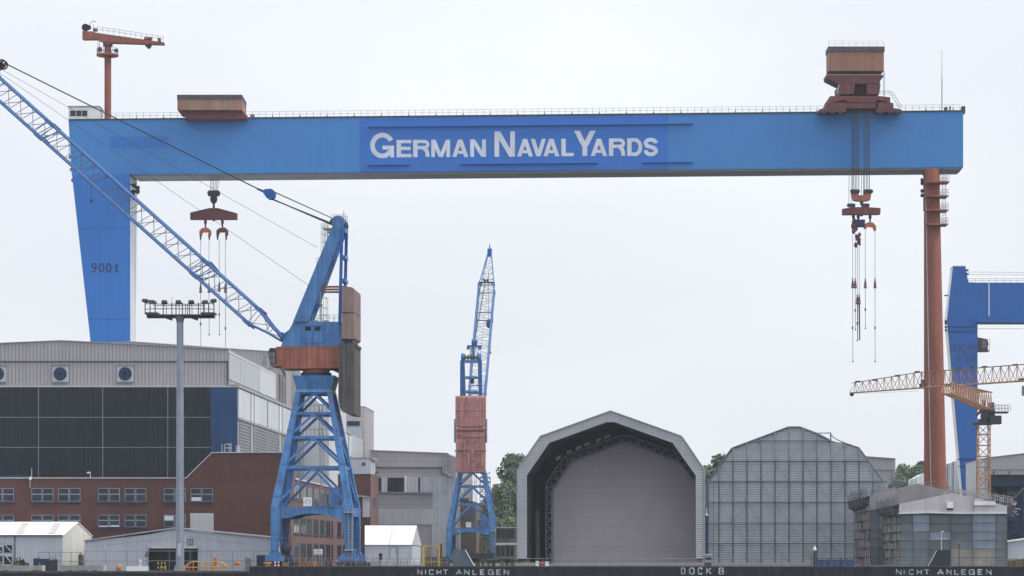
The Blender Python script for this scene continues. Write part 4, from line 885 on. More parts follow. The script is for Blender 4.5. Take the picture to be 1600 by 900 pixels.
def lattice(mb, A, Bq, wA, hA, wB, hB, n, rc, rl_, tri=False):
    """box truss from A to Bq (section w x h, vertical h up from the bottom chords)"""
    A, Bq = Vector(A), Vector(Bq); d = (Bq-A).normalized(); s = d.cross(Vector((0,0,1))).normalized(); upv = s.cross(d).normalized()
    if abs(d.z) > .9: s = Vector((1,0,0)); upv = Vector((0,1,0))
    def p(t, i, j):
        w, h = wA+(wB-wA)*t, hA+(hB-hA)*t; c_ = A+(Bq-A)*t
        if tri and j: return c_+upv*h
        return c_+s*(i*w/2)+upv*(h*j)
    for i in (-1, 1):
        for j in (0, 1): mb[0].tube(p(0,i,j), p(1,i,j), rc, n=6)
    for k in range(n):
        a, b = k/n, (k+1)/n; mid = (a+b)/2
        for i in (-1, 1): mb[1].tube(p(a,i,0), p(mid,i,1), rl_, n=4); mb[1].tube(p(mid,i,1), p(b,i,0), rl_, n=4)
        mb[1].tube(p(a,-1,0), p(b,1,0), rl_, n=4); mb[1].tube(p(a,-1,0), p(a,1,0), rl_, n=4)
        if not tri: mb[1].tube(p(mid,-1,1), p(mid,1,1), rl_, n=4)
tcA = thing('tower_crane', 'orange tower crane whose lattice mast stands before the smaller gantry leg', 'tower crane', (X(1536,450), 450, 0))
D = 450; xm = X(1536.5, D); zt_ = Z(662, D)
mm = (MB(), MB())
hw = 1.0
for sx in (-1, 1):
    for sy in (-1, 1): mm[0].bar((xm+sx*hw, D+sy*hw, 0), (xm+sx*hw, D+sy*hw, zt_), .2)
nz = 13
for k in range(nz):
    za, zb = zt_*k/nz, zt_*(k+1)/nz
    cs = [(-1,-1),(1,-1),(1,1),(-1,1)]
    for i in range(4):
        a, b = cs[i], cs[(i+1) % 4]; 
        if k % 2: a, b = b, a
        mm[1].tube((xm+a[0]*hw, D+a[1]*hw, za), (xm+b[0]*hw, D+b[1]*hw, zb), .06, n=4); mm[1].tube((xm+a[0]*hw, D+a[1]*hw, zb), (xm+b[0]*hw, D+b[1]*hw, zb), .06, n=4)
    if k % 4 == 3: mm[0].box(xm-1.1, xm+1.1, D-1.12, D-1.0, zb-.2, zb+.1)
mm[0].build('mast', 'tc_orange', tcA); mm[1].build('mast_lacing', 'tc_rust', tcA)
m = MB(); m.box(xm-1.9,xm+1.5,D-1.4,D+1.4,Z(664,D),Z(661,D)); m.tube((xm,D,Z(661,D)), (xm,D,Z(655,D)), 1.0, n=12); m.box(xm+.9,xm+2.9,D-1.6,D+.6,Z(663,D),Z(650,D)); m.box(xm-.3,xm+1.9,D-.8,D+1.2,Z(655,D),Z(641,D)); m.tube((xm+1.4,D,Z(641,D)),(xm+1.4,D,Z(629,D)),.55,n=10); m.box(xm+1.2,xm+4.2,D-1.0,D+.8,Z(646,D),Z(643.5,D)); m.box(xm-.2,xm+.4,D-.4,D+.4,Z(641,D),Z(625,D)); m.bar((xm-1.5,D-1.2,Z(650,D)),(xm-.3,D-1,Z(640,D)),.4); m.build('slewing_unit', 'steel_dark', tcA)
r = MB()
for i in range(7):
    for yy in (D-1.1, D+.9): r.tube((xm+1.3+i*.55,yy,Z(643.5,D)), (xm+1.3+i*.55,yy,Z(633,D)), .04, n=4)
for yy in (D-1.1, D+.9):
    for y in (633,638): r.tube((xm+1.3,yy,Z(y,D)), (xm+4.6,yy,Z(y,D)), .035, n=4)
r.build('railing', 'galv', tcA)
jb = (MB(), MB()); A = P(1541,639,D-.5); E = P(1479,614,404)
A = Vector((X(1540,449),449,Z(640,449))); E = Vector((X(1479,404),404,Z(614,404)))
lattice(jb, A, E, 2.2, 3.0, 1.4, 1.5, 17, .13, .07)
jb[0].build('jib', 'tc_rust', tcA); jb[1].build('jib_lacing', 'tc_orange', tcA)
tcB = thing('tower_crane', 'pale orange tower crane jib reaching in from the picture edge past the red legs', 'tower crane', (X(1622,428), 428, 0))
jb = (MB(), MB()); xb = X(1622,428); zb_ = Z(593.5,428)
Aj = Vector((X(1600,432),432,Z(594,432))); Kj = Vector((X(1434,449),449,Z(606.5,449))); Ej = Vector((X(1331,463),463,Z(613.8,463)))
lattice(jb, Vector((xb,428,zb_)), Kj, 1.5, 2.75, 1.4, 2.75, 15, .10, .055, tri=True)
lattice(jb, Kj, Ej, 1.4, 2.75, 1.1, 1.75, 9, .085, .05, tri=True)
jb[0].build('jib', 'tc_orange', tcB); jb[1].build('jib_lacing', 'tc_rust', tcB)
mm = (MB(), MB())
for sx in (-1, 1):
    for sy in (-1, 1): mm[0].bar((xb+sx, 428+sy, 0), (xb+sx, 428+sy, zb_+9), .2)
for k in range(16):
    za = (zb_+9)*k/16; z3 = (zb_+9)*(k+1)/16
    for a, b in (((-1,-1),(1,-1)),((1,-1),(1,1)),((1,1),(-1,1)),((-1,1),(-1,-1))): mm[1].tube((xb+a[0],428+a[1],za),(xb+b[0],428+b[1],z3),.06,n=4); mm[1].tube((xb+a[0],428+a[1],z3),(xb+b[0],428+b[1],z3),.06,n=4)
mm[0].build('mast', 'tc_orange', tcB); mm[1].build('mast_lacing', 'tc_rust', tcB)
m = MB(); m.box(X(1597.5,430),X(1604,430),429,430.6,Z(618,430),Z(603,430)); o = m.build('operator_cab', 'steel', tcB); MB().box(X(1598.2,430),X(1603,430),428.93,428.99,Z(612,430),Z(604.5,430)).build('cab_glazing', 'glass_cab', o)
for x, y in ((1340,597.3),(1367,594.5),(1402,588),(1433,582),(1498,576.5),(1519,574.5),(1538,574),(1586,571)): MB().bar(P(x-4,y-.6,445), P(x+4,y-1.2,445), .35, .3).build('jib_walkway_box', 'steel_dark', tcB)
m = MB()
m.sphere(P(1331,616,463), .4); m.bar(P(1441,600,449), P(1441,605,449), .9,.9); m.box(X(1442,449)-.2,X(1444,449)+.3,448.5,449.5,Z(607,449),Z(593,449)); m.tube(P(1331,615.5,463), P(1435,611,449), .02, n=3); m.bar(P(1591,594,432), P(1600,593,432), .6, .5)
m.build('jib_fitting', 'steel_dark', tcB)
# ---------------------------------------------------------------- factory hall (left, behind)
def wall_x(x0, D0, D): return X(x0, D0)+AX*(D-D0)                    # X of a wall that starts at photo column x0 at D0 and runs along the yard axis
def sidepx(x0, D0, x):                                               # distance at which that wall crosses photo column x
    return (X(x0, D0)-AX*D0)/((x-800)/F-AX)
fh = thing('factory_hall', 'huge grey corrugated factory hall with dark glazed doors behind the brick office', 'factory hall', (X(180,440), 440, 0))
D = 440
MB().pp([(-240,873),(-240,547),(95,532.5),(357,546),(357,873)], D+.5, 60).build('upper_wall', 'clad_grey', fh)
rf = MB()
rf.prism([P(-242,547,D+.3),P(95,532.3,D+.3),P(357.6,545.8,D+.3),P(357.6,544.6,D+.3),P(95,531.2,D+.3),P(-242,545.8,D+.3)], (AX*62,62,0)); rf.build('roof_edge', 'galv', fh)
MB().pp([(-240,873),(-240,604.6),(371,604.6),(371,873)], D, 205).build('lower_wall', 'clad_mid', fh)
MB().pbox(-240,564.2,356.5,565.6,D+.35,.14).build('gutter', 'steel_dark', fh)
MB().pbox(-240,602.8,371.5,604.5,D-.12,.6).build('sill_band', 'trim', fh)
MB().pbox(354.8,565,356.4,603,D+.3,.19).build('downpipe', 'steel_dark', fh)
MB().pbox(-240,605.6,329,746,D-.15,.13).build('sliding_door', 'glass_dark', fh)
mu = MB()
for x in (-40,60,160.5,262): mu.pbox(x-.45,605.6,x+.45,746,D-.22,.06)
for y in (652,699): mu.pbox(-240,y-.45,329,y+.45,D-.225,.06)
mu.build('mullion', 'mullion', fh)
MB().pbox(-240,742,46,746.5,D-.3,.07).build('base_strip', 'panel_blue', fh)
MB().pbox(329.6,605.6,371.2,746,D-.2,.18).build('corner_panel', 'panel_blue', fh)
for x in (-4,94,195.5):
    v = MB().pbox(x-12.8,571.5,x+12.8,596.5,D+.28,.2).build('vent_frame', 'clad_shed', fh)
    c = P(x,584,D+.2); MB().disc(c, 1.13, .1, n=26).build('fan', 'navy', v)
    MB().pbox(x-14,571,x+14,572,D+.16,.3).build('vent_flashing', 'steel', v); MB().pbox(x-13.5,596.6,x+13.5,597.6,D+.16,.3).build('vent_flashing', 'steel', v)
    bl = MB()
    for k in range(6): a = k*math.pi/3; bl.bar(c+Vector((.12*math.cos(a),-.07,.12*math.sin(a))), c+Vector((1.05*math.cos(a+.2),-.07,1.05*math.sin(a+.2))), .42, .03, up=(0,1,0))
    bl.build('fan_blade', 'frame_blue', v)
# side wall of the lower wing: pale panels above louvres
def side_quad(mb, x0w, D0, xa, xb, za, zb, off, th=.1):
    Da, Db = sidepx(x0w, D0, xa), sidepx(x0w, D0, xb)
    a = Vector((wall_x(x0w,D0,Da)+off, Da, 0)); b = Vector((wall_x(x0w,D0,Db)+off, Db, 0)); o = Vector((th,0,0))
    mb.hexa([a+Vector((0,0,za)), b+Vector((0,0,za)), b+Vector((0,0,zb)), a+Vector((0,0,zb))], [a+o+Vector((0,0,za)), b+o+Vector((0,0,za)), b+o+Vector((0,0,zb)), a+o+Vector((0,0,zb))])
zt2, zm2 = Z(604,440)-.15, Z(652,440)
pan = [(372.6,390.5),(396.3,416),(417.6,434.5),(440.3,455.5),(460,469),(473,484),(488,497),(500,508),(511,519),(521.5,528),(530,536),(538,543),(544.5,549)]
for k, (a, b) in enumerate(pan):
    m = MB(); side_quad(m, 371, 440, a, b, zm2+.1, zt2-.2, .02); m.build('side_window', 'pane_pale', fh)
    m = MB(); side_quad(m, 371, 440, a+.3, b-.2, 17.5, zm2-.4, .02); m.build('louvre_panel', 'louvre', fh)
fr = MB()
for k, (a, b) in enumerate(pan[:-1]):
    if pan[k+1][0]-b > 2.2: pn = MB(); side_quad(pn, 371, 440, b+1.2, pan[k+1][0]-1.2, zm2+.1, zt2-.2, .03); pn.build('side_window', 'white', fh)
    side_quad(fr, 371, 440, b+.15, b+.9, 17.5, zt2, .03, .16); side_quad(fr, 371, 440, pan[k+1][0]-.8, pan[k+1][0]-.1, 17.5, zt2, .03, .16)
fr.build('side_mullion', 'frame_grey', fh)
m = MB(); side_quad(m, 371, 440, 371.3, 549, zt2+.02, zt2+.5, .0, .3); side_quad(m, 371, 440, 371.3, 549, zm2-.35, zm2+.05, .02, .22); m.build('side_band', 'galv', fh)
fm = MB(); side_quad(fm, 357, 440.5, 357.4, 375, 32, 36.6, .02); side_quad(fm, 357, 440.5, 375.3, 405, 32, 36.6, .02); fm.build('side_cladding', 'clad_mid', fh)
fm = MB(); side_quad(fm, 357, 440.5, 405.3, 430, 32, 36.6, .02); fm.build('side_cladding', 'clad_pale', fh)
fm = MB(); side_quad(fm, 357, 440.5, 357, 430, 36.6, 36.85, .0, .2); fm.build('side_coping', 'white', fh)
mossy = MB(); mossy.box(X(358,440),X(370,440),440.6,443,Z(604,440)+.0,Z(602,440)+.1); mossy.build('moss', 'hill', fh)
# taller hall bay behind
h2 = thing('factory_hall', 'second grey hall bay rising behind the big factory hall and the tall crane', 'factory hall', (X(330,500), 500, 0))
MB().pp([(60,873),(60,541.5),(207,534.5),(447.5,551.5),(447.5,873)], 502, 20).build('upper_wall', 'clad_grey', h2)
MB().prism([P(60,541.3,501.8),P(207,534.3,501.8),P(448,551.3,501.8),P(448,550.2,501.8),P(207,533.2,501.8),P(60,540.2,501.8)], (AX*21,21,0)).build('roof_edge', 'galv', h2)
MB().pbox(414,556,424,575,501.8,.19).build('door', 'steel', h2); MB().pbox(415,557,423,575,501.7,.09).build('door_leaf', 'clad_grey', h2)
m = MB().pp([(448.5,873),(448.5,585),(500,630),(514,633),(514,873)], 525, 30); m.build('rear_wall', 'clad_pale', h2)
r = MB()
for x in range(487, 530, 6): r.tube(P(x,633,560), P(x,624,560), .05, n=4)
for y in (624,628.5): r.tube(P(487,y,560), P(530,y,560), .045, n=4)
r.build('railing', 'steel', h2)
tb = thing('stair_tower', 'grey ribbed block with a flat top behind the tall crane counterweight', 'building', (X(545,636), 636, 0))
MB().pbox(500,636,569.5,873,636,22).build('wall', 'back_clad', tb); MB().pbox(533,667,566,873,635.6,.4).build('front_panel', 'sheet_grey', tb); MB().pbox(542,658,562,665,635.8,.18).build('window', 'glass', tb)
MB().pbox(499.5,634.6,570,636,635.9,22.3).build('parapet', 'frame_grey', tb)
r = MB()
for x in (536,541): r.tube(P(x,700,634), P(x,640,634), .08, n=4)
for i in range(24): r.tube(P(536,700-i*2.5,634), P(541,700-i*2.5,634), .05, n=4)
r.build('ladder', 'galv', tb)

# ---------------------------------------------------------------- brick office
bo = thing('brick_office', 'dark red brick office with paired blue-framed windows in front of the hall', 'office building', (X(220,415), 415, 0))
D = 415
MB().pp([(-200,873),(-200,747.5),(291,747.5),(331,708),(448.5,707.4),(448.5,873)], D, 9).build('front_wall', 'brick_shaded', bo)
MB().prism([P(x,y,D-.15) for x,y in ((-200,747.4),(291,747.4),(331,707.9),(449,707.2),(449,706.0),(330.5,706.5),(290.5,746.0),(-200,746.0))], (AX*9.3,9.3,0)).build('coping', 'trim', bo)
wx = [(-14,22),(48.5,84),(90.3,126),(152.5,187.5),(194,229),(255.3,290.6),(297.3,333)]
def brick_window(x0, x1, y0, y1, cut=None):
    f = MB().pbox(x0, y0-.2, x1, y1+1, D-.06, .055).build('window', 'frame_blue', bo)
    s = MB().pbox(x0-.3, y1+1.2, x1+.3, y1+2.4, D-.2, .19).build('sill', 'frame_blue', f)
    xm_, ym_ = (x0+x1)/2, (y0+y1)/2-1
    fr_ = MB(); gl = MB()
    for a, b in ((x0+.9, xm_-.7), (xm_+.7, x1-.7)):
        for c_, d_ in ((y0+.6, ym_-.15), (ym_+.3, y1-.6)):
            fr_.pbox(a, c_, b, d_, D-.12, .055); gl.pbox(a+.55, c_+.55, b-.55, d_-.55, D-.14, .018)
    fr_.build('frame', 'window_frame', f); gl.build('pane', 'glass', f); return f
for a, b in wx: brick_window(a, b, 762.3, 784)
for a, b in wx[:-1]: brick_window(a, b, 804, 824)
bd = MB().pbox(297.2,802,333.6,840,D-.08,.075).build('blind_panel', 'trim', bo); MB().pbox(298.7,804,332.3,840,D-.12,.038).build('shutter', 'clad_mid', bd)
for bx_ in ((299.3,777,314.3,782.6),(257,806,271,813),(155,821.4,170,823),(172,820.6,186,823)): MB().pbox(*bx_,D-.165,.02).build('blind', 'clad_pale', bo)
m = MB()
for x in (347,351,358,361): m.tube(P(x,707,D+2), P(x,694,D+2), .07, n=4)
for y in (694,700): m.tube(P(352,y,D+2), P(362,y,D+2), .07, n=4)
m.tube(P(372,707,D+3), P(372,697,D+3), .35, n=8); m.bar(P(370,699,D+3), P(374,697,D+3), .5); m.build('roof_hatch_ladder', 'galv', bo)
m = MB(); m.pbox(45.5,745,49,749.5,D-.3,.2); m.tube(P(47,749,D-.2), P(47,762,D-.2), .03, n=4); m.tube(P(49.5,747,D-.2), P(49.5,732,D-.2), .03, n=4); m.bar(P(136,738.5,D-.3), P(141,738,D-.3), .35,.2); m.bar(P(141,738.5,D-.3), P(141,746,D-.3), .08); m.build('wall_lamp', 'white', bo)
# receding wing with tall narrow windows
z_w = 14.2
wn = MB(); Dw0, Dw1 = D+9.1, 499.9
wn.hexa([(X(448.5,D)+AX*9.1-14,Dw0,0),(X(448.5,D)+AX*9.1-.02,Dw0,0),(wall_x(448.5,D,Dw1)-.02,Dw1,0),(wall_x(448.5,D,Dw1)-14,Dw1,0)],
        [(X(448.5,D)+AX*9.1-14,Dw0,z_w),(X(448.5,D)+AX*9.1-.02,Dw0,z_w),(wall_x(448.5,D,Dw1)-.02,Dw1,z_w),(wall_x(448.5,D,Dw1)-14,Dw1,z_w)])
wn.build('side_wing', 'brick_sunlit', bo)
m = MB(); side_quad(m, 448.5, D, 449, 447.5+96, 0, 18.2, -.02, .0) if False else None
MB().hexa([(X(448.5,D)+.003,D+.1,0),(X(448.5,D)+.05,D+.1,0),(wall_x(448.5,D,D+9)+.05,D+9,0),(wall_x(448.5,D,D+9)+.003,D+9,0)], [(X(448.5,D)+.003,D+.1,18.2),(X(448.5,D)+.05,D+.1,18.2),(wall_x(448.5,D,D+9)+.05,D+9,18.2),(wall_x(448.5,D,D+9)+.003,D+9,18.2)]).build('side_wall', 'brick_sunlit', bo)
m = MB(); side_quad(m, 448.5, D, 460.5, 543, z_w+.01, z_w+.3, -.3, .5); m.build('coping', 'trim', bo)
cols = [(458.3,467),(470,477.8),(480,487.2),(490.2,497.2),(500,506.8),(509.2,516),(518,520),(527,533),(535.8,542)]
for (a, b) in cols:
    for za, zb in ((11.0,14.0),(5.3,8.1),(.6,3.75)):
        za = max(za, .5); zb = min(zb, z_w-.6)
        m = MB(); side_quad(m, 448.5, D, a, b, za, zb, -.01, .05); f = m.build('window', 'frame_blue', bo)
        m = MB(); w_ = (b-a)
        for q0 in ((.06,.46),(.54,.94)): side_quad(m, 448.5, D, a+w_*q0[0], a+w_*q0[1], za+.15, zb-.15, .042, .02)
        m.build('pane', 'glass', f)
        m = MB(); side_quad(m, 448.5, D, a-.2, b+.2, za-.18, za-.03, 0, .2); m.build('sill', 'steel_dark', f)
eb = MB(); De = 500
eb.pp([(528,873),(528,742),(578.5,741.5),(578.5,873)], De, 14); eb.build('end_block', 'brick_shaded', bo)
m = MB(); side_quad(m, 578.5, De, 578.6, 591, 0, Z(741.6,De)-.05, .01, .05); m.build('side_wall', 'brick_sunlit', bo)
MB().pp([(527.5,741.9),(578.9,741.3),(578.9,740.3),(527.5,740.9)], De-.1, 14.2).build('coping', 'steel_dark', bo)
MB().pp([(566.5,808),(566.5,774),(578,777),(578,808)], De-.08, .07).build('glazed_bay', 'clad_mid', bo)
MB().pp([(528,774.5),(568,776),(578,778.5),(578,776.8),(568,774.6),(528,773)], De-.4, .3).build('canopy', 'trim', bo)
for a, b in ((569,571.8),(574.5,577.8)):
    for y0_, y1_ in ((820,841),(852,873)): MB().pbox(a,y0_,b,y1_,De-.07,.06).build('window', 'frame_blue', bo)
for y0_, y1_ in ((776,792),): m = MB(); side_quad(m, 578.5, De, 583, 587, Z(y1_,De), Z(y0_,De), .05, .04); m.build('window', 'frame_blue', bo)
rh = thing('roof_plant_room', 'pale grey box-shaped plant room on the brick end block', 'plant room', (X(565,503), 503, Z(741,500)))
MB().pbox(540,716,579,741,502,9).build('wall', 'clad_shed', rh); MB().pp([(539.5,716),(579.5,716),(582.5,718.5),(582.5,714.8),(539.5,714.8)], 501.9, 9.2).build('roof_edge', 'frame_grey', rh); MB().pbox(566,722.6,570.5,727,501.9,.09).build('vent', 'steel_dark', rh)
m = MB(); m.tube(P(586,742,500), P(588,738,500), .12); m.bar(P(587,738.5,500), P(591,737.5,500), .25); o = m.build('wall_lamp', 'steel_dark', bo)

# ---------------------------------------------------------------- grey works building in the middle distance
wb = thing('works_building', 'grey works building with white lower cladding behind the white tent', 'building', (X(640,650), 650, 0))
D = 650
MB().pp([(560,873),(560,703.5),(699,709),(699,745),(560,745)][1:4]+[(699,873),(560,873)], D, 18).build('upper_wall', 'back_clad', wb)
MB().prism([P(x,y,D-.2) for x,y in ((560,703.4),(699.2,708.9),(699.2,707.6),(560,702.2))], (AX*18,18,0)).build('roof_edge', 'frame_grey', wb)
MB().pp([(699.3,873),(699.3,709.5),(712,714.5),(712,873)], D+.6, 20, ax=.2).build('end_wall', 'back_clad', wb)
m = MB(); m.pbox(676,746,699.2,769,D-.3,.28); m.pbox(656.5,746,675.6,769,D-.3,.28); m.pbox(636,746,653.5,769,D-.3,.28); m.pbox(676,769.4,699.2,795,D-.3,.28); m.pbox(560,795.4,699.2,819.6,D-.3,.28); m.pbox(674.5,820,699.2,873,D-.3,.28); m.pbox(596,746,605,769,D-.3,.28); m.build('white_cladding', 'back_white', wb)
MB().pbox(605.3,746.5,631.5,768.5,D-.12,.1).build('window_band', 'glass_dark', wb); MB().pbox(588,746.5,596,768.5,D-.12,.1).build('window_band', 'glass_dark', wb); MB().pbox(653.8,746.5,656.2,769,D-.12,.1).build('window_band', 'glass_dark', wb)
MB().pbox(632,744,635.6,769,D-.2,.18).build('curtain_strip', 'white', wb)
MB().pp([(588,769.2),(588,768),(658,770.5),(676,770.5),(676,772)], D-.8, .7).build('ledge', 'frame_grey', wb)
MB().prism([P(x,y,D-.35) for x,y in ((585,730.6),(689,731.4),(689,741),(696,741),(696,740),(690,740),(690,730.4),(585,729.6))], (0,.3,0)).build('gutter', 'steel_dark', wb)
MB().pp([(699.4,873),(699.4,742),(708,747),(715,752),(721,752),(721,770),(707,771),(707,873)], D-.2, 1.2).build('end_cladding', 'back_white', wb)
m = MB(); m.tube(P(695,740,D-1), P(714,748,D-1), .25, n=6); m.sphere(P(697,740,D-1), .5, n=6, m=4); m.sphere(P(701,743,D-1), .4, n=6, m=4); m.build('pipe', 'galv', wb)
bw = thing('brown_shed', 'brownish low-pitched shed standing behind the smaller-looking crane', 'shed', (X(727,658), 658, 0))
MB().pp([(700,873),(700,771),(716,778),(744,786),(744,873)], 656, 22).build('wall', 'back_brown', bw)
MB().pp([(716,777.9),(744.5,786),(744.5,784.6),(716,776.4)], 655.8, 22.3).build('roof_edge', 'frame_grey', bw); MB().pbox(733,764,738.5,783,655.6,.2).build('white_panel', 'back_white', bw); MB().pbox(722,756,737,778,660,6).build('roof_cabin', 'back_white', bw)
m = (MB(), MB())
st = thing('stair_scaffold', 'open steel scaffold stair tower seen through the legs of the smaller-looking crane', 'scaffold', (X(757,652), 652, 0))
for x0_, x1_, yt, dd in ((750,766,745,652),(766,773,770,655)):
    for x in (x0_, x1_):
        for yy in (dd, dd+2.4): m[0].tube((X(x,dd),yy,0), (X(x,dd),yy,Z(yt,dd)), .07, n=5)
    n_ = int((873-yt)/7.5)
    for i in range(n_+1):
        z = Z(873-i*7.5, dd); 
        m[1].tube((X(x0_,dd),dd,z), (X(x1_,dd),dd,z), .06, n=4); m[1].tube((X(x0_,dd),dd+2.4,z), (X(x1_,dd),dd+2.4,z), .05, n=4); m[1].tube((X(x0_,dd),dd,z+.9), (X(x1_,dd),dd,z+.9), .035, n=4)
        a, b = (x0_, x1_) if i % 2 else (x1_, x0_)
        m[1].tube((X(a,dd),dd+.4,z), (X(b,dd),dd+.4,z+1.2), .09, n=4); m[1].tube((X(b,dd),dd+1.8,z), (X(a,dd),dd+1.8,z+1.2), .04, n=4)
        for j in range(3): m[0].sphere((X(random.uniform(x0_,x1_),dd), dd-.1, z+random.uniform(.2,.9)), random.uniform(.12,.3), n=5, m=4)
m[0].build('standard', 'net_dark', st); m[1].build('stair_flight', 'scaff', st)
lc = thing('container_block', 'dark two-storey container office between the smaller-looking crane and the arched hall', 'container', (X(794,600), 600, 0))
m = MB(); D = 600; m.pbox(775,825,812,848,D,6); m.build('upper_container', 'concrete_dark', lc)
MB().pbox(775,851.5,812,873,D,6).build('lower_container', 'back_brown', lc); MB().pbox(774.5,823.8,812.5,824.9,D-.1,6.2).pbox(774.5,848.3,812.5,851.2,D-.1,6.2).build('edge_trim', 'trim', lc)
for x in (776,783,790.5,797.5):
    for y0_, y1_ in ((826.5,841),(853.5,869)): MB().pbox(x,y0_,x+5.6,y1_,D-.06,.05).build('window', 'glass_dark', lc)

# ---------------------------------------------------------------- tent and sheds
te = thing('marquee_tent', 'white marquee tent with a steep bright roof beside the brick block', 'tent', (X(625,470), 470, 0))
D = 470
ridge0, ridge1 = P(570,821.5,D+4.4), P(651.3,821.5,D+4.4)
def sheet(mb, pts, th=.06):
    n_ = (Vector(pts[1])-Vector(pts[0])).cross(Vector(pts[2])-Vector(pts[0])).normalized(); return mb.prism(pts, n_*th)
e0, e1 = P(570,851.5,D), P(643.5,851.5,D); e2 = P(658.6,853,D+8.8); e3 = Vector((e0.x+.5, D+8.8, e0.z))
m = MB(); sheet(m, [e0, e1, ridge1, ridge0]); sheet(m, [e2, e3, ridge0, ridge1]); m.build('roof', 'tent_white', te)
m = MB(); m.prism([e1-Vector((.02,0,0)), e2, ridge1-Vector((.05,0,.1))], (-.05,0,0)); m.build('gable', 'tent_wall', te)
m = MB(); m.hexa([(e0.x,D+.15,0),(e1.x-.15,D+.15,0),(e2.x-.15,D+8.6,0),(e3.x,D+8.6,0)], [(e0.x,D+.15,e0.z-.05),(e1.x-.15,D+.15,e1.z-.05),(e2.x-.15,D+8.6,e2.z-.05),(e3.x,D+8.6,e3.z-.05)]); m.build('wall', 'tent_wall', te)
MB().pbox(609,851,609.7,873,D+.05,.1).pbox(643,851,643.7,873,D+.05,.1).build('pole', 'galv', te)
m = MB(); m.bar(P(614,822,D+4.25)-Vector((0,0,0)), P(608,851,D-.06), .1, .05); m.build('roof_seam', 'frame_grey', te)

s1 = thing('white_shed', 'white corrugated shed with sunlit ridge roof and two grey rooflights', 'shed', (X(48,395), 395, 0))
D = 395
xr = X(97.3,D); x_l = X(-120,D); hd_ = 14.0; ex = AX*4
ridge = Vector((X(119.8,D+hd_/2), D+hd_/2, Z(816.5,D+hd_/2)))
zE = Z(836.5,D); xrb = X(143,D+hd_)
m = MB(); m.hexa([(x_l,D,ZL),(xr,D,ZL),(xrb,D+hd_,ZL),(x_l,D+hd_,ZL)], [(x_l,D,zE),(xr,D,zE),(xrb,D+hd_,zE),(x_l,D+hd_,zE)]); m.build('wall', 'clad_shed', s1)
m = MB(); m.prism([(xr+.02,D,ZL),(xrb+.02,D+hd_,ZL),(xrb+.02,D+hd_,zE),(ridge.x+.02,ridge.y,ridge.z-.05),(xr+.02,D,zE)], (.06,0,0)); m.build('gable', 'clad_white_sunlit', s1)
m = MB(); sheet(m, [(x_l,D-.3,zE-.1),(xr+.25,D-.3,zE-.1),(ridge.x+.25,ridge.y,ridge.z),(x_l,ridge.y,ridge.z)], .12); sheet(m, [(xrb+.25,D+hd_+.3,zE-.1),(x_l,D+hd_+.3,zE-.1),(x_l,ridge.y,ridge.z),(ridge.x+.25,ridge.y,ridge.z)], .12); rfo = m.build('roof', 'roof_white', s1)
nrm_ = Vector((0,-(ridge.z-zE),hd_/2)).normalized()
for x in (24.5,74.5):
    m = MB(); pts = []
    for (t, dx) in ((.05,0),(.05,11),(.93,11),(.93,0)):
        px_ = x+dx+t*11
        yy = D+(hd_/2)*t; pts.append(Vector((X(px_,D+hd_/2*t), yy, zE+(ridge.z-zE)*t))+nrm_*.14)
    m.prism(pts, nrm_*.03); m.build('rooflight', 'skylight', rfo)
MB().pbox(-30,835.8,97.6,837.4,D-.34,.1).build('gutter', 'steel_dark', s1)
MB().pbox(22.4,837.4,23.6,891,D-.1,.09).build('downpipe', 'steel_dark', s1)
s2 = thing('corrugated_shed', 'pale blue-grey corrugated low gabled shed with dark open doorway behind the floodlight mast', 'shed', (X(275,392), 392, 0))
D = 392
w = MB()
for pts in (((132.5,892),(232,892),(232,835.0),(132.5,846)), ((309,892),(428,892),(428,841),(309,830.8))): w.pp(pts, D, .25)
w.pp([(232,855),(309,855),(309,830.8),(272.5,826.5),(232,835.0)], D, .25); w.build('front_wall', 'clad_shed', s2)
MB().pp([(134,892),(427,892),(427,842),(272.5,828),(134,847)], D+14, .25).build('back_wall', 'concrete_dark', s2)
MB().pp([(132.5,892),(132.5,846.6),(133.3,846.5),(133.3,892)], D+.26, 13.7).pp([(427.2,892),(427.2,842),(428,842),(428,892)], D+.26, 13.7).build('side_wall', 'clad_shed', s2)
m = MB(); m.prism([P(x,y,D-.3) for x,y in ((130.5,845.9),(272.5,826.2),(430,841.2),(430,839.4),(272.5,823.9),(130.5,844.0))], (AX*15,15,0)); m.build('roof', 'galv', s2)
dr = MB(); dr.pp([(232.4,892),(308.6,892),(308.6,855.4),(232.4,855.4)], D+.9, .1); dr.build('doorway', 'black', s2)  # black panel behind the opening, interior shade put into its colour
MB().pp([(231,857),(309.5,857),(309,853.4),(240,853.4)], D-.5, .8).build('door_canopy', 'trim', s2)
m = MB(); m.pbox(296,858,297,892,D+.3,.15); [m.tube(P(x,892,D-.2), P(x,857,D-.2), .05, n=4) for x in (294.5,300)]; [m.tube(P(294.5,882-i*2.8,D-.2), P(300,882-i*2.8,D-.2), .04, n=4) for i in range(12)]
[m.tube(P(x,853,D-.3), P(x,842,D-.3), .05, n=4) for x in (293,297,301)]; m.tube(P(292,843,D-.3), P(302,843,D-.3), .05, n=4); m.build('ladder', 'steel_dark', s2)
m = MB()
for i in range(34):
    x = 146+i*3.7; y = 854-(x-146)*.1145; m.pbox(x,y-.3,x+1.6,y+.3,D-.06,.05)
for i in range(30):
    x = 294+i*3.3; y = 838.5+(x-294)*.128; m.pbox(x,y-.3,x+1.6,y+.3,D-.06,.05)
m.build('fixing_row', 'steel', s2)
s2b = thing('lean_to', 'small pale lean-to between the corrugated shed and the tall crane', 'shed', (X(418,396), 396, 0))
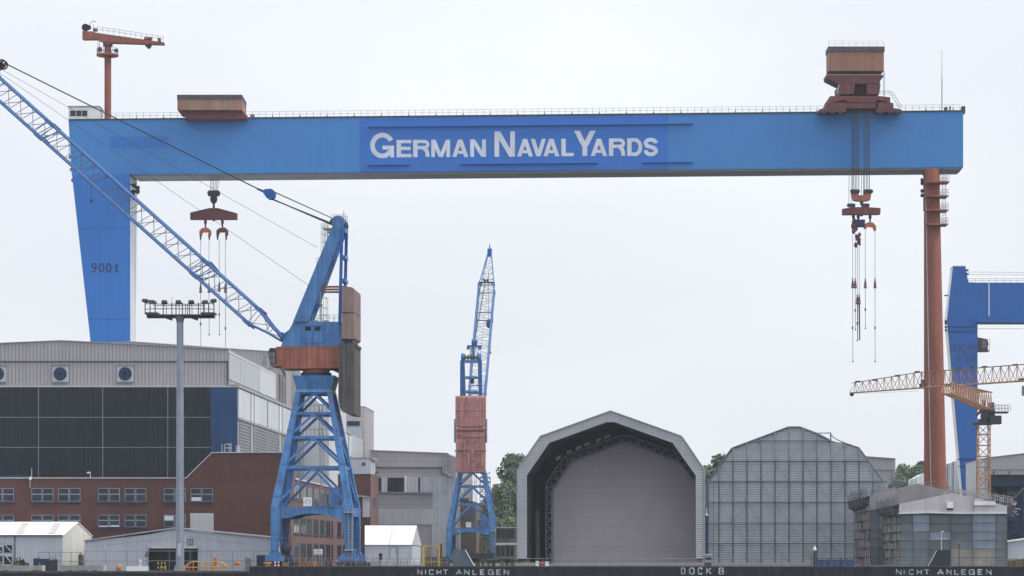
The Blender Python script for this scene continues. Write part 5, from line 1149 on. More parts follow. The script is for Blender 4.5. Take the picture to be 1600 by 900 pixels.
MB().pbox(404,843,429.8,892,395,6).build('wall', 'clad_shed', s2b); MB().pp([(403,842.8),(430.4,844.6),(430.4,842.6),(403,840.8)], 394.7, 6.5).build('roof', 'trim', s2b)
# ---------------------------------------------------------------- arched dock hall
ah = thing('arched_hall', 'open-fronted grey arched dock hall with a lilac-grey ribbed door set deep inside', 'dock hall', (X(955,405), 405, 0))
D = 405; hax = .08; DEP = 13.0
outer = [(808.5,873),(808.5,734),(844.5,681.5),(954,642),(1065,681.5),(1100.5,733.5),(1100.5,873)]
inner = [(823,873),(823,743),(858,692),(948,659.5),(960,659.5),(1051,692),(1087,743),(1087,873)]
segs = [((808.5,873),(808.5,734),(823,743),(823,873),'arch_clad_h'), ((808.5,734),(844.5,681.5),(858,692),(823,743),'arch_clad_h'), ((844.5,681.5),(954,642),(948,659.5),(858,692),'arch_clad_v'),
        ((954,642),(1065,681.5),(1051,692),(960,659.5),'arch_clad_v'), ((1065,681.5),(1100.5,733.5),(1087,743),(1051,692),'arch_clad_h'), ((1100.5,733.5),(1100.5,873),(1087,873),(1087,743),'arch_clad_h')]
for a, b, c_, d_, mm_ in segs: MB().pp([a, b, c_, d_], D, .35, ax=hax).build('front_band', mm_, ah)
MB().pp([(954,642),(960,659.5),(948,659.5)], D, .35, ax=hax).build('front_band', 'arch_clad_v', ah)
sh = MB(); dd = Vector((hax*(DEP+8), DEP+8, 0)); s0 = Vector((hax*.36, .36, 0))
for a, b, c_, d_, mm_ in segs: sh.hexa([P(*a,D)+s0, P(*b,D)+s0, P(*c_,D)+s0, P(*d_,D)+s0], [P(*a,D)+dd, P(*b,D)+dd, P(*c_,D)+dd, P(*d_,D)+dd])
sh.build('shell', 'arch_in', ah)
ed = MB()
for a, b in zip(outer, outer[1:]): ed.tube(P(*a,D-.05), P(*b,D-.05), .13, n=5)
ed.build('edge_trim', 'frame_grey', ah)
# the door and its truss arch, DEP metres inside
Di = D+DEP
door = [(864.5,880),(864.5,766),(893,722),(970,693),(984,693),(1060,721),(1090,757),(1100,770),(1100,880)]
MB().pp(door, Di, .4, ax=0).build('door', 'door_lilac', ah)
tr_ = (MB(), MB())
low = [(862.5,880),(862.5,766),(892,721),(970,691.5),(984,691.5),(1060,720),(1092,760)]
upp = [(853,880),(853,756),(868,733),(884,712),(968,681),(986,681),(1066,710),(1100,752)]
for pl_ in (low, upp):
    for a, b in zip(pl_, pl_[1:]): tr_[0].tube(P(*a,Di-.9), P(*b,Di-.9), .22 if pl_ is low else .13, n=6)
def along(pl_, n_):
    L_ = [0]
    for a, b in zip(pl_, pl_[1:]): L_.append(L_[-1]+math.dist(a, b))
    res = []
    for i in range(n_+1):
        t = L_[-1]*i/n_
        for k in range(len(pl_)-1):
            if t <= L_[k+1]+1e-6: f_ = (t-L_[k])/(L_[k+1]-L_[k]); a, b = pl_[k], pl_[k+1]; res.append((a[0]+(b[0]-a[0])*f_, a[1]+(b[1]-a[1])*f_)); break
    return res
nb = 30; la, ua = along(low, nb), along(upp, nb)
for i in range(nb):
    tr_[1].tube(P(*la[i],Di-.9), P(*ua[i],Di-.9), .09, n=4)
    mx_ = ((ua[i][0]+ua[i+1][0])/2, (ua[i][1]+ua[i+1][1])/2)
    tr_[1].tube(P(*la[i],Di-.9), P(*mx_,Di-2.6), .1, n=4); tr_[1].tube(P(*mx_,Di-2.6), P(*la[i+1],Di-.9), .1, n=4); tr_[1].tube(P(*la[i],Di-.9), P(*mx_,Di-.2), .09, n=4)
tr_[0].build('truss_chord', 'truss_grey', ah); tr_[1].build('truss_lacing', 'truss_grey', ah)
# inner ribs along the shell and solid pale rooflight panels, daylight put into their colour
rb = MB()
for k in range(1, 4):
    o_ = Vector((hax*DEP*k/4.2, DEP*k/4.2, 0))
    for a, b in zip(inner, inner[1:]): rb.tube(P(*a,D)+o_, P(*b,D)+o_, .14, n=5)
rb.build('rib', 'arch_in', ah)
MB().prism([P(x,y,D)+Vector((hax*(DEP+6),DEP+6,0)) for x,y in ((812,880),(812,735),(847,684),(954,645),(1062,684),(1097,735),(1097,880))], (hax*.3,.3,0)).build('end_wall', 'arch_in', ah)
for (x, y, w_, h_) in ((872.5,716,7,5),(889.5,706,8,3.5),(904,700,9,5),(917,694.5,10,3.5),(935,688,8,5),(949,682.5,9,4)):
    c_ = P(x, y, Di+1.2); pp_ = MB(); pp_.hexa([c_+Vector((-w_*.05,0,-h_*.09)), c_+Vector((w_*.05,0,h_*.01)), c_+Vector((w_*.05,0,h_*.1)), c_+Vector((-w_*.05,0,h_*.02))],
                                 [c_+Vector((-w_*.05,.2,-h_*.09)), c_+Vector((w_*.05,.2,h_*.01)), c_+Vector((w_*.05,.2,h_*.1)), c_+Vector((-w_*.05,.2,h_*.02))])
    pp_.build('roof_panel', 'panel_pale', ah)
MB().box(X(826,D)+1.2, X(830,D)+1.4, D+9, D+14, 0, 9).build('wall_panel', 'concrete_dark', ah)
bp = thing('blue_post_panel', 'narrow upright blue panel squeezed between the two dock halls', 'panel', (X(1104,410), 410, 0))
MB().pbox(1102.3,806,1106,880,409,2).build('panel', 'panel_blue', bp); m = MB(); m.tube(P(1104,806,410), P(1104,794,410), .08); m.sphere(P(1104,805,410), .25); m.build('lamp', 'white', bp)

# ---------------------------------------------------------------- scaffold-framed sheeted hall end
sh = thing('sheeted_hall', 'grey sheeted dock hall end wall gridded by dark scaffold poles', 'dock hall', (X(1245,462), 462, 0))
D = 462
body = [(1106,880),(1106,753),(1143.5,700.5),(1232,667.5),(1250,667.5),(1297,687),(1298,691),(1318,691.5),(1342,699.5),(1381,752.5),(1386,756),(1386,880)]
MB().pp(body, D, .5).build('sheeting', 'sheet_grey', sh)
MB().pp([(1106.2,880),(1106.2,753.4),(1143.7,701),(1232,668),(1250,668),(1297,688),(1342,700),(1381,753),(1385.8,756.4),(1385.8,880)], D+.52, 26).build('hall_body', 'concrete_dark', sh)
def top_y(x):
    for (a, b) in zip(body[1:-1], body[2:-1]):
        if a[0] <= x <= b[0] and b[0] > a[0]: return a[1]+(b[1]-a[1])*(x-a[0])/(b[0]-a[0])
    return 754
vs_, hs_ = MB(), MB(); xs_ = [1115+.2, 1123.3]+[1123.3+21.9*i for i in range(1, 12)]
for x in xs_[1:]:
    vs_.tube(P(x,880,D-.35), P(x,max(top_y(x)+.2,720.8 if x < 1356 and x > 1130 else 0) if top_y(x) < 720 else top_y(x),D-.35), .115, n=5)
    if top_y(x) < 752: hs_.tube(P(x,min(720,752) if top_y(x)<715 else 752,D-.4), P(x,top_y(x),D-.4), .13, n=5)
vs_.tube(P(1107,880,D-.35), P(1107,754,D-.35), .13, n=5); vs_.tube(P(1115,880,D-.35), P(1115,754,D-.35), .05, n=4)
ho_ = MB()
for y in (688.5,720.5,752.5,784.5,816.5,848.5):
    xa = 1106 if y > 752 else {688.5:1177, 720.5:1130, 752.5:1107}[y]; xb_ = 1386 if y > 752 else {688.5:1298, 720.5:1357, 752.5:1382}[y]
    ho_.tube(P(xa,y,D-.42), P(xb_,y,D-.42), .11, n=5)
    for x in xs_[1:]:
        if xa < x < xb_: ho_.sphere(P(x,y,D-.45), .2, n=6, m=4)
db_ = MB()
for i, x in enumerate(xs_[1:-1]):
    for k, y in enumerate((720.5,752.5,784.5,816.5,848.5)):
        if x > 1340 and y < 760: continue
        if (i+k) % 2 == 0: db_.tube(P(x,y,D-.3), P(x+21.9,y+32,D-.3), .035, n=4)
        if (i*3+k) % 4 == 1: db_.tube(P(x+21.9,y,D-.3), P(x,y+32,D-.3), .035, n=4)
    db_.tube(P(x,720.5,D-.3), P(x+21.9,max(top_y(min(x+21.9,1380)),690),D-.3), .03, n=4) if 1150 < x < 1330 else None
for x in xs_[1:]: db_.tube(P(x+1.6,880,D-.3), P(x+1.6,722,D-.3), .03, n=4) if x < 1340 else None
vs_.build('standard', 'scaff', sh); hs_.build('gable_post', 'scaff_light', sh); ho_.build('ledger', 'scaff', sh); db_.build('diagonal_brace', 'truss_grey', sh)
ed = MB(); rl_ = [(1106,753),(1143.5,700.5),(1232,667.3),(1250,667.3),(1277,677.5),(1297,688)]
for a, b in zip(rl_, rl_[1:]): ed.tube(P(*a,D-.2), P(*b,D-.2), .16, n=5)
for a, b in (((1318,691.5),(1342,699.5)),((1342,699.5),(1381,752.5))): ed.tube(P(*a,D-.2), P(*b,D-.2), .12, n=5)
ed.tube(P(1277,676.8,D-.2), P(1298,676.5,D-.2), .09, n=4); ed.tube(P(1298,676,D-.2), P(1298,691,D-.2), .12, n=4); ed.poly([P(x,y,D-.2) for x,y in ((1299,680),(1303,684),(1311,688.5),(1319,691.5))], .1)
ed.build('roof_tube', 'scaff', sh)

# ---------------------------------------------------------------- two wrapped sheds (right)
def wrapped(label, fx0, fx1, D, yb, ytop, rooflow, apex, dep, roof_pts, over, lab2, gm='wrap'):
    t = thing('wrapped_shed', label, 'wrapped shed', (X((fx0+fx1)/2,D), D, 0))
    MB().pbox(fx0, ytop, fx1, yb, D+.1, dep).build('inner_body', 'net_dark', t)
    rows = 6; ys = [ytop+(yb-ytop)*i/rows for i in range(rows+1)]
    W = fx1-fx0; fr = [0,.115,.275,.475,.68,.90,1.0] if W > 60 else [0,.5,1]
    cols_ = [fx0+W*f_ for f_ in fr]
    for i in range(rows):
        for j in range(len(cols_)-1):
            k = 'net_blue'
            if i >= rows-2 and j in (3,4): k = 'net_brown'
            elif (i, j) in ((0,1),(1,1),(2,2),(0,4),(1,4),(2,4),(3,4)): k = 'net_pale'
            elif (i, j) in ((0,2),(0,3),(1,2),(1,3),(2,3),(3,2),(4,2),(0,0)): k = 'net_mid'
            MB().pbox(cols_[j]+.25, ys[i]+.3, cols_[j+1]-.25, ys[i+1]-.3, D-.02+random.uniform(-.04,.04), .08).build('front_sheet', k, t)
    # side wall (left), panels along depth
    xl = X(fx0, D); nb_ = 7
    sb = ('net_brown', 'net_brown2', 'net_mid', 'net_pale')
    for i in range(rows):
        for j in range(nb_):
            d0, d1 = D+.2+dep*j/nb_, D+.2+dep*(j+1)/nb_-.25; o0, o1 = AX*(d0-D), AX*(d1-D)
            za, zb = Z(ys[i+1],D)+.03, Z(ys[i],D)-.03; th = random.uniform(.03,.1)
            if random.random() < .06: continue
            zb -= random.choice((0,0,0,.25,.5)); d1 -= random.choice((0,0,.3))
            k = random.choices(list(sb), (5,4,1,.5 if i < 3 else 0))[0]
            MB().hexa([(xl+o0-th,d0,za),(xl+o1-th,d1,za),(xl+o1-th,d1,zb),(xl+o0-th,d0,zb)], [(xl+o0+.08,d0,za),(xl+o1+.08,d1,za),(xl+o1+.08,d1,zb),(xl+o0+.08,d0,zb)]).build('side_sheet', k, t)
    sc_ = MB()
    for x in cols_: sc_.tube(P(x,yb,D-.15), P(x,ytop,D-.15), .06, n=4); 
    for y in ys: sc_.tube(P(fx0,y,D-.17), P(fx1,y,D-.17), .05, n=4)
    for j in range(nb_+1):
        d0 = D+dep*j/nb_; o0 = AX*(d0-D); sc_.tube((xl+o0-.25,d0,0), (xl+o0-.25,d0,Z(ytop,D)+.3), .06, n=4)
    for y in ys: sc_.tube((xl-.25,D,Z(y,D)), (xl-.25+AX*dep,D+dep,Z(y,D)), .09, n=4)
    sc_.build('scaffold_tube', 'scaff', t)
    # roof: gable-ended tarpaulin band and a ridge roof behind it
    r = MB(); r.prism([P(x,y,D-.25) for x,y in roof_pts], (AX*.5,.5,0)); r.build('gable_tarpaulin', gm, t)
    top = [p for p in roof_pts if p[1] < rooflow-1]
    rr_ = MB()
    for a, b in zip(top, top[1:]):
        p0, p1 = P(*a,D+.3), P(*b,D+.3); o_ = Vector((AX*dep, dep, 0)); rr_.hexa([p0-Vector((0,0,.02)), p1-Vector((0,0,.02)), p1+o_, p0+o_], [p0-Vector((0,0,.2)), p1-Vector((0,0,.2)), p1+o_-Vector((0,0,.18)), p0+o_-Vector((0,0,.18))])
    rr_.build('roof', 'wrap_roof', t)
    # projecting eaves with scaffold along the left side
    (ey,) = over
    e = MB(); e.pp([(fx0-.5,ey),(fx0-13.5,ey+3.2),(fx0-13.5,ey+4.6),(fx0-.5,ey+1.6)], D-.2, dep+.4); e.build('eaves', 'concrete_dark', t)
    for j in range(9):
        a_, b_ = dep*j/9+.12, dep*(j+1)/9-.12; lo_ = random.uniform(9,17); off_ = Vector((AX*a_, a_, 0))
        MB().prism([P(x,y,D)+off_ for x,y in ((fx0-.8,ey+1.8),(fx0-12.8,ey+4.7),(fx0-12+random.uniform(-.6,2),ey+lo_),(fx0-.8,ey+lo_+6))], (AX*(b_-a_), b_-a_, 0)).build('eaves_net', 'net_dark', t)  # hanging nets darkened, the eaves' underside shade put into their colour
    s = MB()
    for j in range(15):
        d0 = D+dep*j/14; o0 = AX*(d0-D)
        for x, y0_, h_ in ((fx0-13,ey+3,random.uniform(.9,1.8)),(fx0-5,ey+1,random.uniform(.8,1.6))):
            p = P(x,y0_,D); p = Vector((p.x+o0,d0,p.z)); s.tube(p-Vector((0,0,1.5)), p+Vector((0,0,h_)), .045, n=4)
            if j < 14:
                q_ = p+Vector((AX*dep/14, dep/14, 0))
                for hh in (.45,.9): s.tube(p+Vector((0,0,hh)), q_+Vector((0,0,hh)), .035, n=4)
                if j % 3 == 0: s.tube(p-Vector((0,0,1.2)), q_+Vector((0,0,.9)), .035, n=4)
        a = P(fx0-13,ey+3,D); b = P(fx0-.5,ey+20,D); s.tube(Vector((a.x+o0-.1,d0,a.z)), Vector((b.x+o0-.1,d0,b.z)), .05, n=4)
    s.build('eaves_scaffold', 'scaff', t)
    return t
w1 = wrapped('near wrapped shed with pale tarpaulin gable and patchwork blue-grey sheets at the quay', 1407, 1573, 395, 884, 803.5, 803, None, 27,
        [(1407,802.5),(1404.5,797),(1405.5,787),(1440,780.5),(1487,770.3),(1522,777.5),(1557,786.5),(1573.5,790.5),(1573.5,802.5),(1540,801.5),(1500,802.8),(1450,801.5)], (787,), '')
m = MB(); D = 394.5; m.pbox(1479.5,784.5,1489.5,794,D,.25); o = m.build('vent_hood', 'white', w1); MB().pbox(1479.5,794.2,1489.5,796.5,D+.06,.18).build('vent_mouth', 'black', o)
m = MB(); m.pbox(1522,783.5,1555.5,789.5,D,.2); m.build('tarpaulin_patch', 'panel_pale', w1)
m = MB(); m.prism([P(x,y,D+.05) for x,y in ((1404,801),(1450,799.5),(1500,801),(1573.5,800.5),(1573.5,802.8),(1500,803),(1450,801.8),(1404.5,803.3))], (0,.3,0)); m.build('tarpaulin_hem', 'clad_pale', w1)
s = MB()
for i in range(34):
    t = i/33; x = 1500+85*t; y = 773+14*t; d0 = 396+random.uniform(0,12); p = P(x,y,396); p = Vector((p.x,d0,p.z)); s.tube(p-Vector((0,0,.4)), p+Vector((0,0,random.uniform(.8,1.7))), .045, n=4)
    if i % 2: s.tube(p+Vector((0,0,1)), p+Vector((random.uniform(-1.6,1.6), random.uniform(-2,2), random.uniform(.2,1.8))), .04, n=4)
for k in range(4): s.tube(P(1490,768.5-k*1.8,398+k), P(1583,786-k*3,398+k), .045, n=4)
s.tube(P(1521.5,798,394.6), P(1521.5,777,394.6), .07, n=4); s.tube(P(1521.5,784,394.6), P(1556,783,394.6), .05, n=4)
for i in range(12): p = P(1574+i%4*3,790+(i//4)*4,395.5+i*.7); s.tube(p, p+Vector((random.uniform(-.3,1.5), random.uniform(-1,1), random.uniform(-1,1.2))), .06, n=4)
s.build('roof_scaffold', 'scaff_light', w1)
MB().pp([(1573.7,791),(1583,788),(1586,793),(1580,806),(1573.7,806)], 395.5, 24).build('eaves_net', 'net_dark', w1)
w2 = wrapped('rear wrapped shed with brown patchwork side standing behind the near one', 1360, 1481, 424.5, 884, 797, 771.5, None, 30,
        [(1360,796),(1358,790),(1359,774),(1395,765.5),(1432,755.5),(1470,764),(1500,770.5),(1500,796)], (774.5,), '', gm='wrap_roof')
s = MB()
for i in range(40):
    t = i/39; x = 1360+72*t; p = P(x,773-17.5*t,425.5); s.tube(p, p+Vector((0,0,random.uniform(.4,1.3))), .035, n=4)
for k in range(6): s.tube(P(1436+k*14,756+k*3.3,426+k), P(1462+k*14,752+k*4.3,428+k), .045, n=4)
for k in range(5): s.tube(P(1372,769-k*2.4+6,426+5*k), P(1500,769-k*2.0+5,426+5*k), .025, n=3)
s.build('roof_scaffold', 'scaff', w2)
b = MB(); b.pp([(1391,758),(1396,751),(1408,752),(1407,757),(1394,762)], 430, 4); b.build('roof_bundle', 'scaff', w2); b = MB(); b.pbox(1398,749,1404,754,430.2,1); b.pbox(1394.5,746,1399,757,430.5,1); b.build('roof_box', 'steel', w2)

# ---------------------------------------------------------------- buildings beyond, right
gb = thing('grey_block', 'plain pale grey block behind the sheeted hall, beside the wooded hill', 'building', (X(1380,520), 520, 0))
MB().pp([(1352,873),(1352,714),(1399,717.5),(1399,873)], 520, 25).build('wall', 'clad_mid', gb); MB().pp([(1352,713.9),(1399.3,717.4),(1399.3,716),(1352,712.5)], 519.8, 25.3).build('roof_edge', 'frame_grey', gb); MB().pbox(1352,734,1396,734.9,519.9,.09).pbox(1394,734,1395,760,519.85,.1).build('cable_tray', 'steel', gb)
m = MB(); D = 500; m.pp([(1428,748),(1443,739.5),(1445,739.5),(1445,873),(1428,873)], D+50, 12); wl = m.build('white_gable', 'clad_bright', None); tag(wl, 'white ribbed gable peeping out beside the red gantry leg below the trees', 'building')
wb2 = thing('white_store', 'white upright-clad store between the red legs and the smaller gantry leg', 'building', (X(1492,575), 575, 0))
MB().pp([(1470,873),(1470,727),(1481,724.5),(1500,717.5),(1515,716),(1515,873)], 575, 20).build('wall', 'clad_bright', wb2); m = MB(); [m.pbox(x-.4,y,x+.4,873,574.8,.18) for x,y in ((1481,724.5),(1489.5,721),(1499,717.5))]; m.build('pilaster', 'steel_dark', wb2)
rh2 = thing('repair_hall', 'grey hall with a wide dark doorway beyond the orange tower crane', 'hall', (X(1600,520), 520, 0))
D = 520
w = MB(); w.pp([(1538,741.5),(1538,716.5),(1605,708.5),(1760,700),(1760,741.5)], D, 30); w.pp([(1538,873),(1538,741.4),(1545,741.4),(1545,873)], D, 30); w.pp([(1740,873),(1740,741.4),(1760,741.4),(1760,873)], D, 30); w.build('wall', 'clad_mid', rh2)
MB().pp([(1537.6,716.3),(1605,708.3),(1760,699.8),(1760,698.6),(1605,707.2),(1537.6,715.2)], D-.2, 30.4).build('roof_edge', 'frame_grey', rh2); MB().pbox(1537.6,733.3,1760,734.3,D-.1,.08).build('cable_tray', 'steel', rh2)
MB().pbox(1545.2,741.6,1739.8,873,D+6,.3).build('doorway', 'black', rh2); m = MB(); m.pbox(1552,741.6,1600.5,760,D+1,.2); m.pbox(1548,741.6,1552,873,D+.8,.5); m.pbox(1598,741.6,1603,873,D+.8,.5); m.pbox(1545.2,795,1739,797,D+1,.3); m.pbox(1545.2,820,1739,821.5,D+1,.3)  # black sheet within the opening stands in for the hall's interior shade
for a, b in (((1573,810),(1600,838)),((1573,838),(1600,818)),((1570,800),(1590,835))): m.bar(P(*a,D+.6), P(*b,D+.6), .4)
m.pbox(1574,760,1598,873,D+2,.2); m.build('doorway_frame', 'navy', rh2)
m = MB(); [m.tube(P(x,741,D-.3), P(x,736,D-.3), .12, n=5) for x in (1577,1553)]; m.build('wall_lamp', 'steel_dark', rh2)
lt2 = thing('lean_to', 'pale lean-to with a sloping white roof edge over the timber crates', 'shed', (X(1600,400), 400, 0))
MB().pp([(1574.5,873),(1574.5,847.5),(1640,839),(1640,873)], 399, 8).build('wall', 'tent_wall', lt2); MB().pp([(1574,847.4),(1640,838.8),(1640,836.6),(1574,845.4)], 398.7, 8.6).build('roof', 'white', lt2)
cbm = MB(); cbm.tube(P(1573,790,470), P(1612,752,470), .3, n=6); cbm.tube(P(1573,770,470), P(1640,780,470), .08, n=4); tag(cbm.build('pipe_arm', 'steel_dark'), 'dark slanting pipe arm between the near wrapped shed and the dark doorway', 'pipe')

# ---------------------------------------------------------------- floodlight mast
fm_ = thing('floodlight_mast', 'tall grey floodlight mast with a railed lamp platform in front of the brick office', 'floodlight mast', (X(281,380), 380, 0))
D = 380; xm = X(281.3,D)
MB().tube((xm,D,ZL), (xm,D,Z(497,D)), .62, .50, n=20).build('mast', 'mast_grey', fm_, smooth=False)
m = MB(); m.tube((xm,D,ZL), (xm,D,.1), .95, .8, n=12); m.tube((xm,D,Z(504,D)), (xm,D,Z(494,D)), .52, .72, n=16); m.build('collar', 'steel', fm_)
p = MB(); D0, D1 = D-1.5, D+1.5
p.prism([Vector((X(x,D),y,Z(495.5,D))) for x,y in ((228,D-2.4),(334,D-2.4),(334,D-.4),(313,D+1.0),(249,D+1.0),(228,D-.4))][::1] if False else [P(229,496,D-.2),P(334.5,496,D-.2),P(334.5,492.5,D-.2),P(229,492.5,D-.2)], (0,1.6,0))
p.pbox(226.4,487.8,246,491,D-2.2,2); p.pbox(314,487.8,335,491,D-2.2,2); p.pbox(240,491,320,493,D-.9,2.2); po = p.build('platform', 'steel_dark', fm_)
r = MB()
for x in (226.7,234.5,242.5,255,268.5,275,285,296,310,318,326,334.3):
    dd_ = D-2.1 if x < 236 or x > 325 else D-.5; r.tube(P(x,491,dd_), P(x,473,dd_), .075, n=4)
for pts in (((226.7,473),(234.5,474.5),(250,475.2),(310,475.2),(326,474.5),(334.3,473)),((226.7,483),(240,482.5),(310,482.5),(334.3,483))):
    r.poly([P(x,y,D-2.1 if x < 236 or x > 325 else D-.5) for x,y in pts], .055, n=4)
r.poly([P(x,477.5,D+1.2) for x in (242,320)], .05, n=4); [r.tube(P(x,491,D+1.2), P(x,477.5,D+1.2), .05, n=4) for x in (242,260,280,300,320)]
r.tube(P(268.7,474,D), P(268.7,464,D), .03, n=4); [r.tube(P(x,492,D), P(x,475,D), .05, n=4) for x in (290,293)]
r.build('railing', 'steel_dark', po)
for i, x in enumerate((229,240,257,279,299,319,332.5)):
    f = MB(); c_ = P(x,472.0 if 235 < x < 325 else 470,D-.6 if 235 < x < 325 else D-2); tl_ = -.25 if x < 250 else .25 if x > 310 else 0
    f.hexa([c_+Vector((-.42+tl_,-.5,-.12)), c_+Vector((.42+tl_,-.5,-.12)), c_+Vector((.46,.2,-.25)), c_+Vector((-.46,.2,-.25))], [c_+Vector((-.34+tl_,-.4,.26)), c_+Vector((.34+tl_,-.4,.26)), c_+Vector((.4,.25,.12)), c_+Vector((-.4,.25,.12))]); f.tube(c_+Vector((0,.1,-.2)), c_+Vector((0,.1,-.6)), .06, n=4)
    f.build('floodlight', 'steel_dark', fm_)
for x in (264.5,304.5): f = MB(); c_ = P(x,498,D); f.bar(c_+Vector((-.4,0,.15)), c_+Vector((.4,-.2,-.15)), .6, .3); f.build('floodlight', 'steel_dark', fm_)
MB().box(xm-.28, xm+.22, D-.66, D-.4, 1.5, 3.4).build('fuse_box', 'clad_shed', fm_)
# ---------------------------------------------------------------- quayside clutter
def yz(y, D): return max(0, Z(y, D))
def fence(label, x0, x1, D, n, h, mname='steel', mesh=False, nbars=2):
    t = thing('railing', label, 'railing', (X((x0+x1)/2,D), D, 0))
    first = None
    for i in range(n+1):
        x = x0+(x1-x0)*i/n
        if first is None:
            first = MB().tube((X(x,D),D,0), (X(x,D),D,h), .045, n=5).build('post', mname, t); fx = X(x,D)
        else:
            c = first.copy(); C.objects.link(c); c.parent = t; c.location = (X(x,D)-fx, 0, 0)
    r = MB()
    for k in range(nbars): r.tube((X(x0,D),D,h*(k+1)/nbars-.02), (X(x1,D),D,h*(k+1)/nbars-.02), .035, n=4)
    r.build('rail', mname, t); return t
fence('steel quay railing running before the arched hall', 806, 1098, 376.6, 14, 1.15)
fence('steel quay railing running before the sheeted hall', 1112, 1268, 376.6, 10, 1.15)
fence('cluttered steel quay railing before the brick wing and the tall crane', 442, 592, 377, 17, 1.2)
fence('steel quay railing between the tent and the yellow frame', 594, 700, 377, 10, 1.1)
fence('steel railing along the quay before the near wrapped shed', 1395, 1572, 377, 8, 1.1)
fence('thin wire yard fence before the pale corrugated shed', 132, 430, 386, 9, 2.3, 'steel', nbars=2)
fence('thin wire yard fence before the white shed', 60, 128, 387, 4, 2.1, 'steel', nbars=2)
def concrete_beam(label, x0, x1, y0, D):
    t = thing('concrete_barrier', label, 'barrier', (X((x0+x1)/2,D), D, ZL), 'concrete barriers along the quay')
    zt3 = Z(y0, D); MB().box(X(x0,D), X(x1,D)-.35, D, D+.8, ZL+.12, zt3).build('beam', 'concrete', t)
    MB().box(X(x1,D)-.348, X(x1,D), D-.05, D+.85, ZL, zt3+.02).build('end_face', 'trim', t)
    for a in (X(x0,D)+1, (X(x0,D)+X(x1,D))/2, X(x1,D)-2): MB().box(a, a+.6, D+.05, D+.75, ZL, ZL+.118).build('foot', 'concrete_dark', t)
concrete_beam('longer grey concrete barrier under the pallet rack and blue generator', -60, 69, 883.5, 378.6)
concrete_beam('shorter grey concrete barrier between the white shed and the corrugated shed', 94, 165, 883.5, 378.6)
rk = thing('pallet_rack', 'steel pallet rack with dark loads before the white shed wall', 'rack', (X(5,385), 385, 0))
D = 385; m = MB()
for x in (-18,4.5,19.5):
    for yy in (D, D+1.2): m.bar((X(x,D),yy,0), (X(x,D),yy,Z(848,D)), .14)
for y in (848.5,861,876): m.box(X(-18,D),X(19.5,D),D-.02,D+1.2,Z(y,D)-.14,Z(y,D))
for a, b in ((4.5,19.5),(-18,4.5)):
    for y0_, y1_ in ((848.5,861),(861,876),(876,884)): m.tube(P(a,y0_,D), P(b,y1_,D), .05, n=4)
m.build('frame', 'galv', rk)
for x0_, x1_, y0_, y1_ in ((-14,3,853.5,861),(6,18,851,861),(-15,3,865,876),(6,18,866,876),(-14,2,877,883),(6,18,877,883)): tag(MB().box(X(x0_,D),X(x1_,D),D+.15,D+1.1,max(0.0,Z(y1_,D)+.0),Z(y0_,D)).build('crate', 'dark_navy' if x0_ > 0 else 'steel_dark'), 'dark crate stored on the pallet rack', 'crate', 'dark crates on the pallet rack')
gs = thing('generator_set', 'dark blue generator box with fittings before the white shed', 'generator', (X(62,384), 384, 0))
D = 384; MB().box(X(52,D),X(74,D),D,D+2,0,yz(872.5,D)).build('housing', 'navy', gs); m = MB(); m.box(X(52.5,D),X(60,D),D+.3,D+1.6,yz(872.5,D)+.003,yz(871.5,D)); m.box(X(61,D),X(63,D),D-.1,D-.003,.2,.8); m.build('fitting', 'steel', gs)
dr0 = None
for i, (x, d) in enumerate(((77.5,384),(82,383.6),(86.5,384.2))):
    t = thing('oil_drum', ('dark upright drum beside the generator box','dark upright drum in the middle of three','dark upright drum nearest the barrier gap')[i], 'drum', (X(x,d), d, 0), 'dark drums before the white shed')
    MB().tube((X(x,d),d,0),(X(x,d),d,1.0+.12*i),.36,n=12).build('shell', 'dark_navy', t); m = MB(); [m.tube((X(x,d),d,z),(X(x,d),d,z+.06),.38,n=12) for z in (.3,.65)]; m.build('hoop', 'steel_dark', t)
    m = MB(); m.tube((X(x,d),d,1.0+.12*i),(X(x,d)+.1,d,1.4+.2*i),.08,n=5); m.build('spout', 'steel', t)
for i, (x, d, nm) in enumerate(((27,386,'scrap heap of dark pipes behind the long concrete barrier'),(36,386,'smaller scrap heap of dark pipes beside the generator box'))):
    m = MB()
    for k in range(26): p = Vector((X(x,d)+random.uniform(-.5,.5), d+random.uniform(-.5,.5), random.uniform(.1,1.0))); m.bar(p, p+Vector((random.uniform(-.5,.5),random.uniform(-.4,.4),random.uniform(0,.5))), .14)
    tag(m.build('scrap_heap', 'timber' if i == 0 else 'dark_navy'), nm, 'scrap')
tp = thing('timber_stack', 'weathered upright boards leaning in the gap between white and corrugated sheds', 'timber', (X(125,389), 389, 0))
for k in range(4): MB().box(X(122.3+k*1.9,389),X(123.9+k*1.9,389),389+.1*k,389.3+.1*k,0,Z(866-(k%2)*1.5+(k==3)*2,389)).build('board', 'concrete_dark', tp)
by = thing('mooring_buoy', 'round orange mooring buoy standing before the corrugated shed', 'buoy', (X(185.5,380), 380, 0)); D = 380
MB().sphere((X(185.5,D),D,.52), .42, n=14, m=9, sz=1.15).build('float', 'orange', by, smooth=True); MB().tube((X(185.5,D),D,0),(X(185.5,D),D,.14),.2,n=8).tube((X(185.5,D),D,.98),(X(185.5,D),D,1.15),.07,n=6).build('fitting', 'steel', by)
gp = thing('grating_box', 'pale box with black diagonal hatching on its lower front beside the warning sign', 'box', (X(213,380), 380, 0))
MB().box(X(197.5,D),X(230.5,D),D,D+1.6,0,yz(880.3,D)).build('box_body', 'white', gp); m = MB()
for k in range(11): m.bar(P(200+k*2.6,888.5 if False else 883.4,D-.02)+Vector((0,0,-.5)), P(202+k*2.6,883.4,D-.02)+Vector((0,0,-.15)), .1, .03, up=(0,1,0))
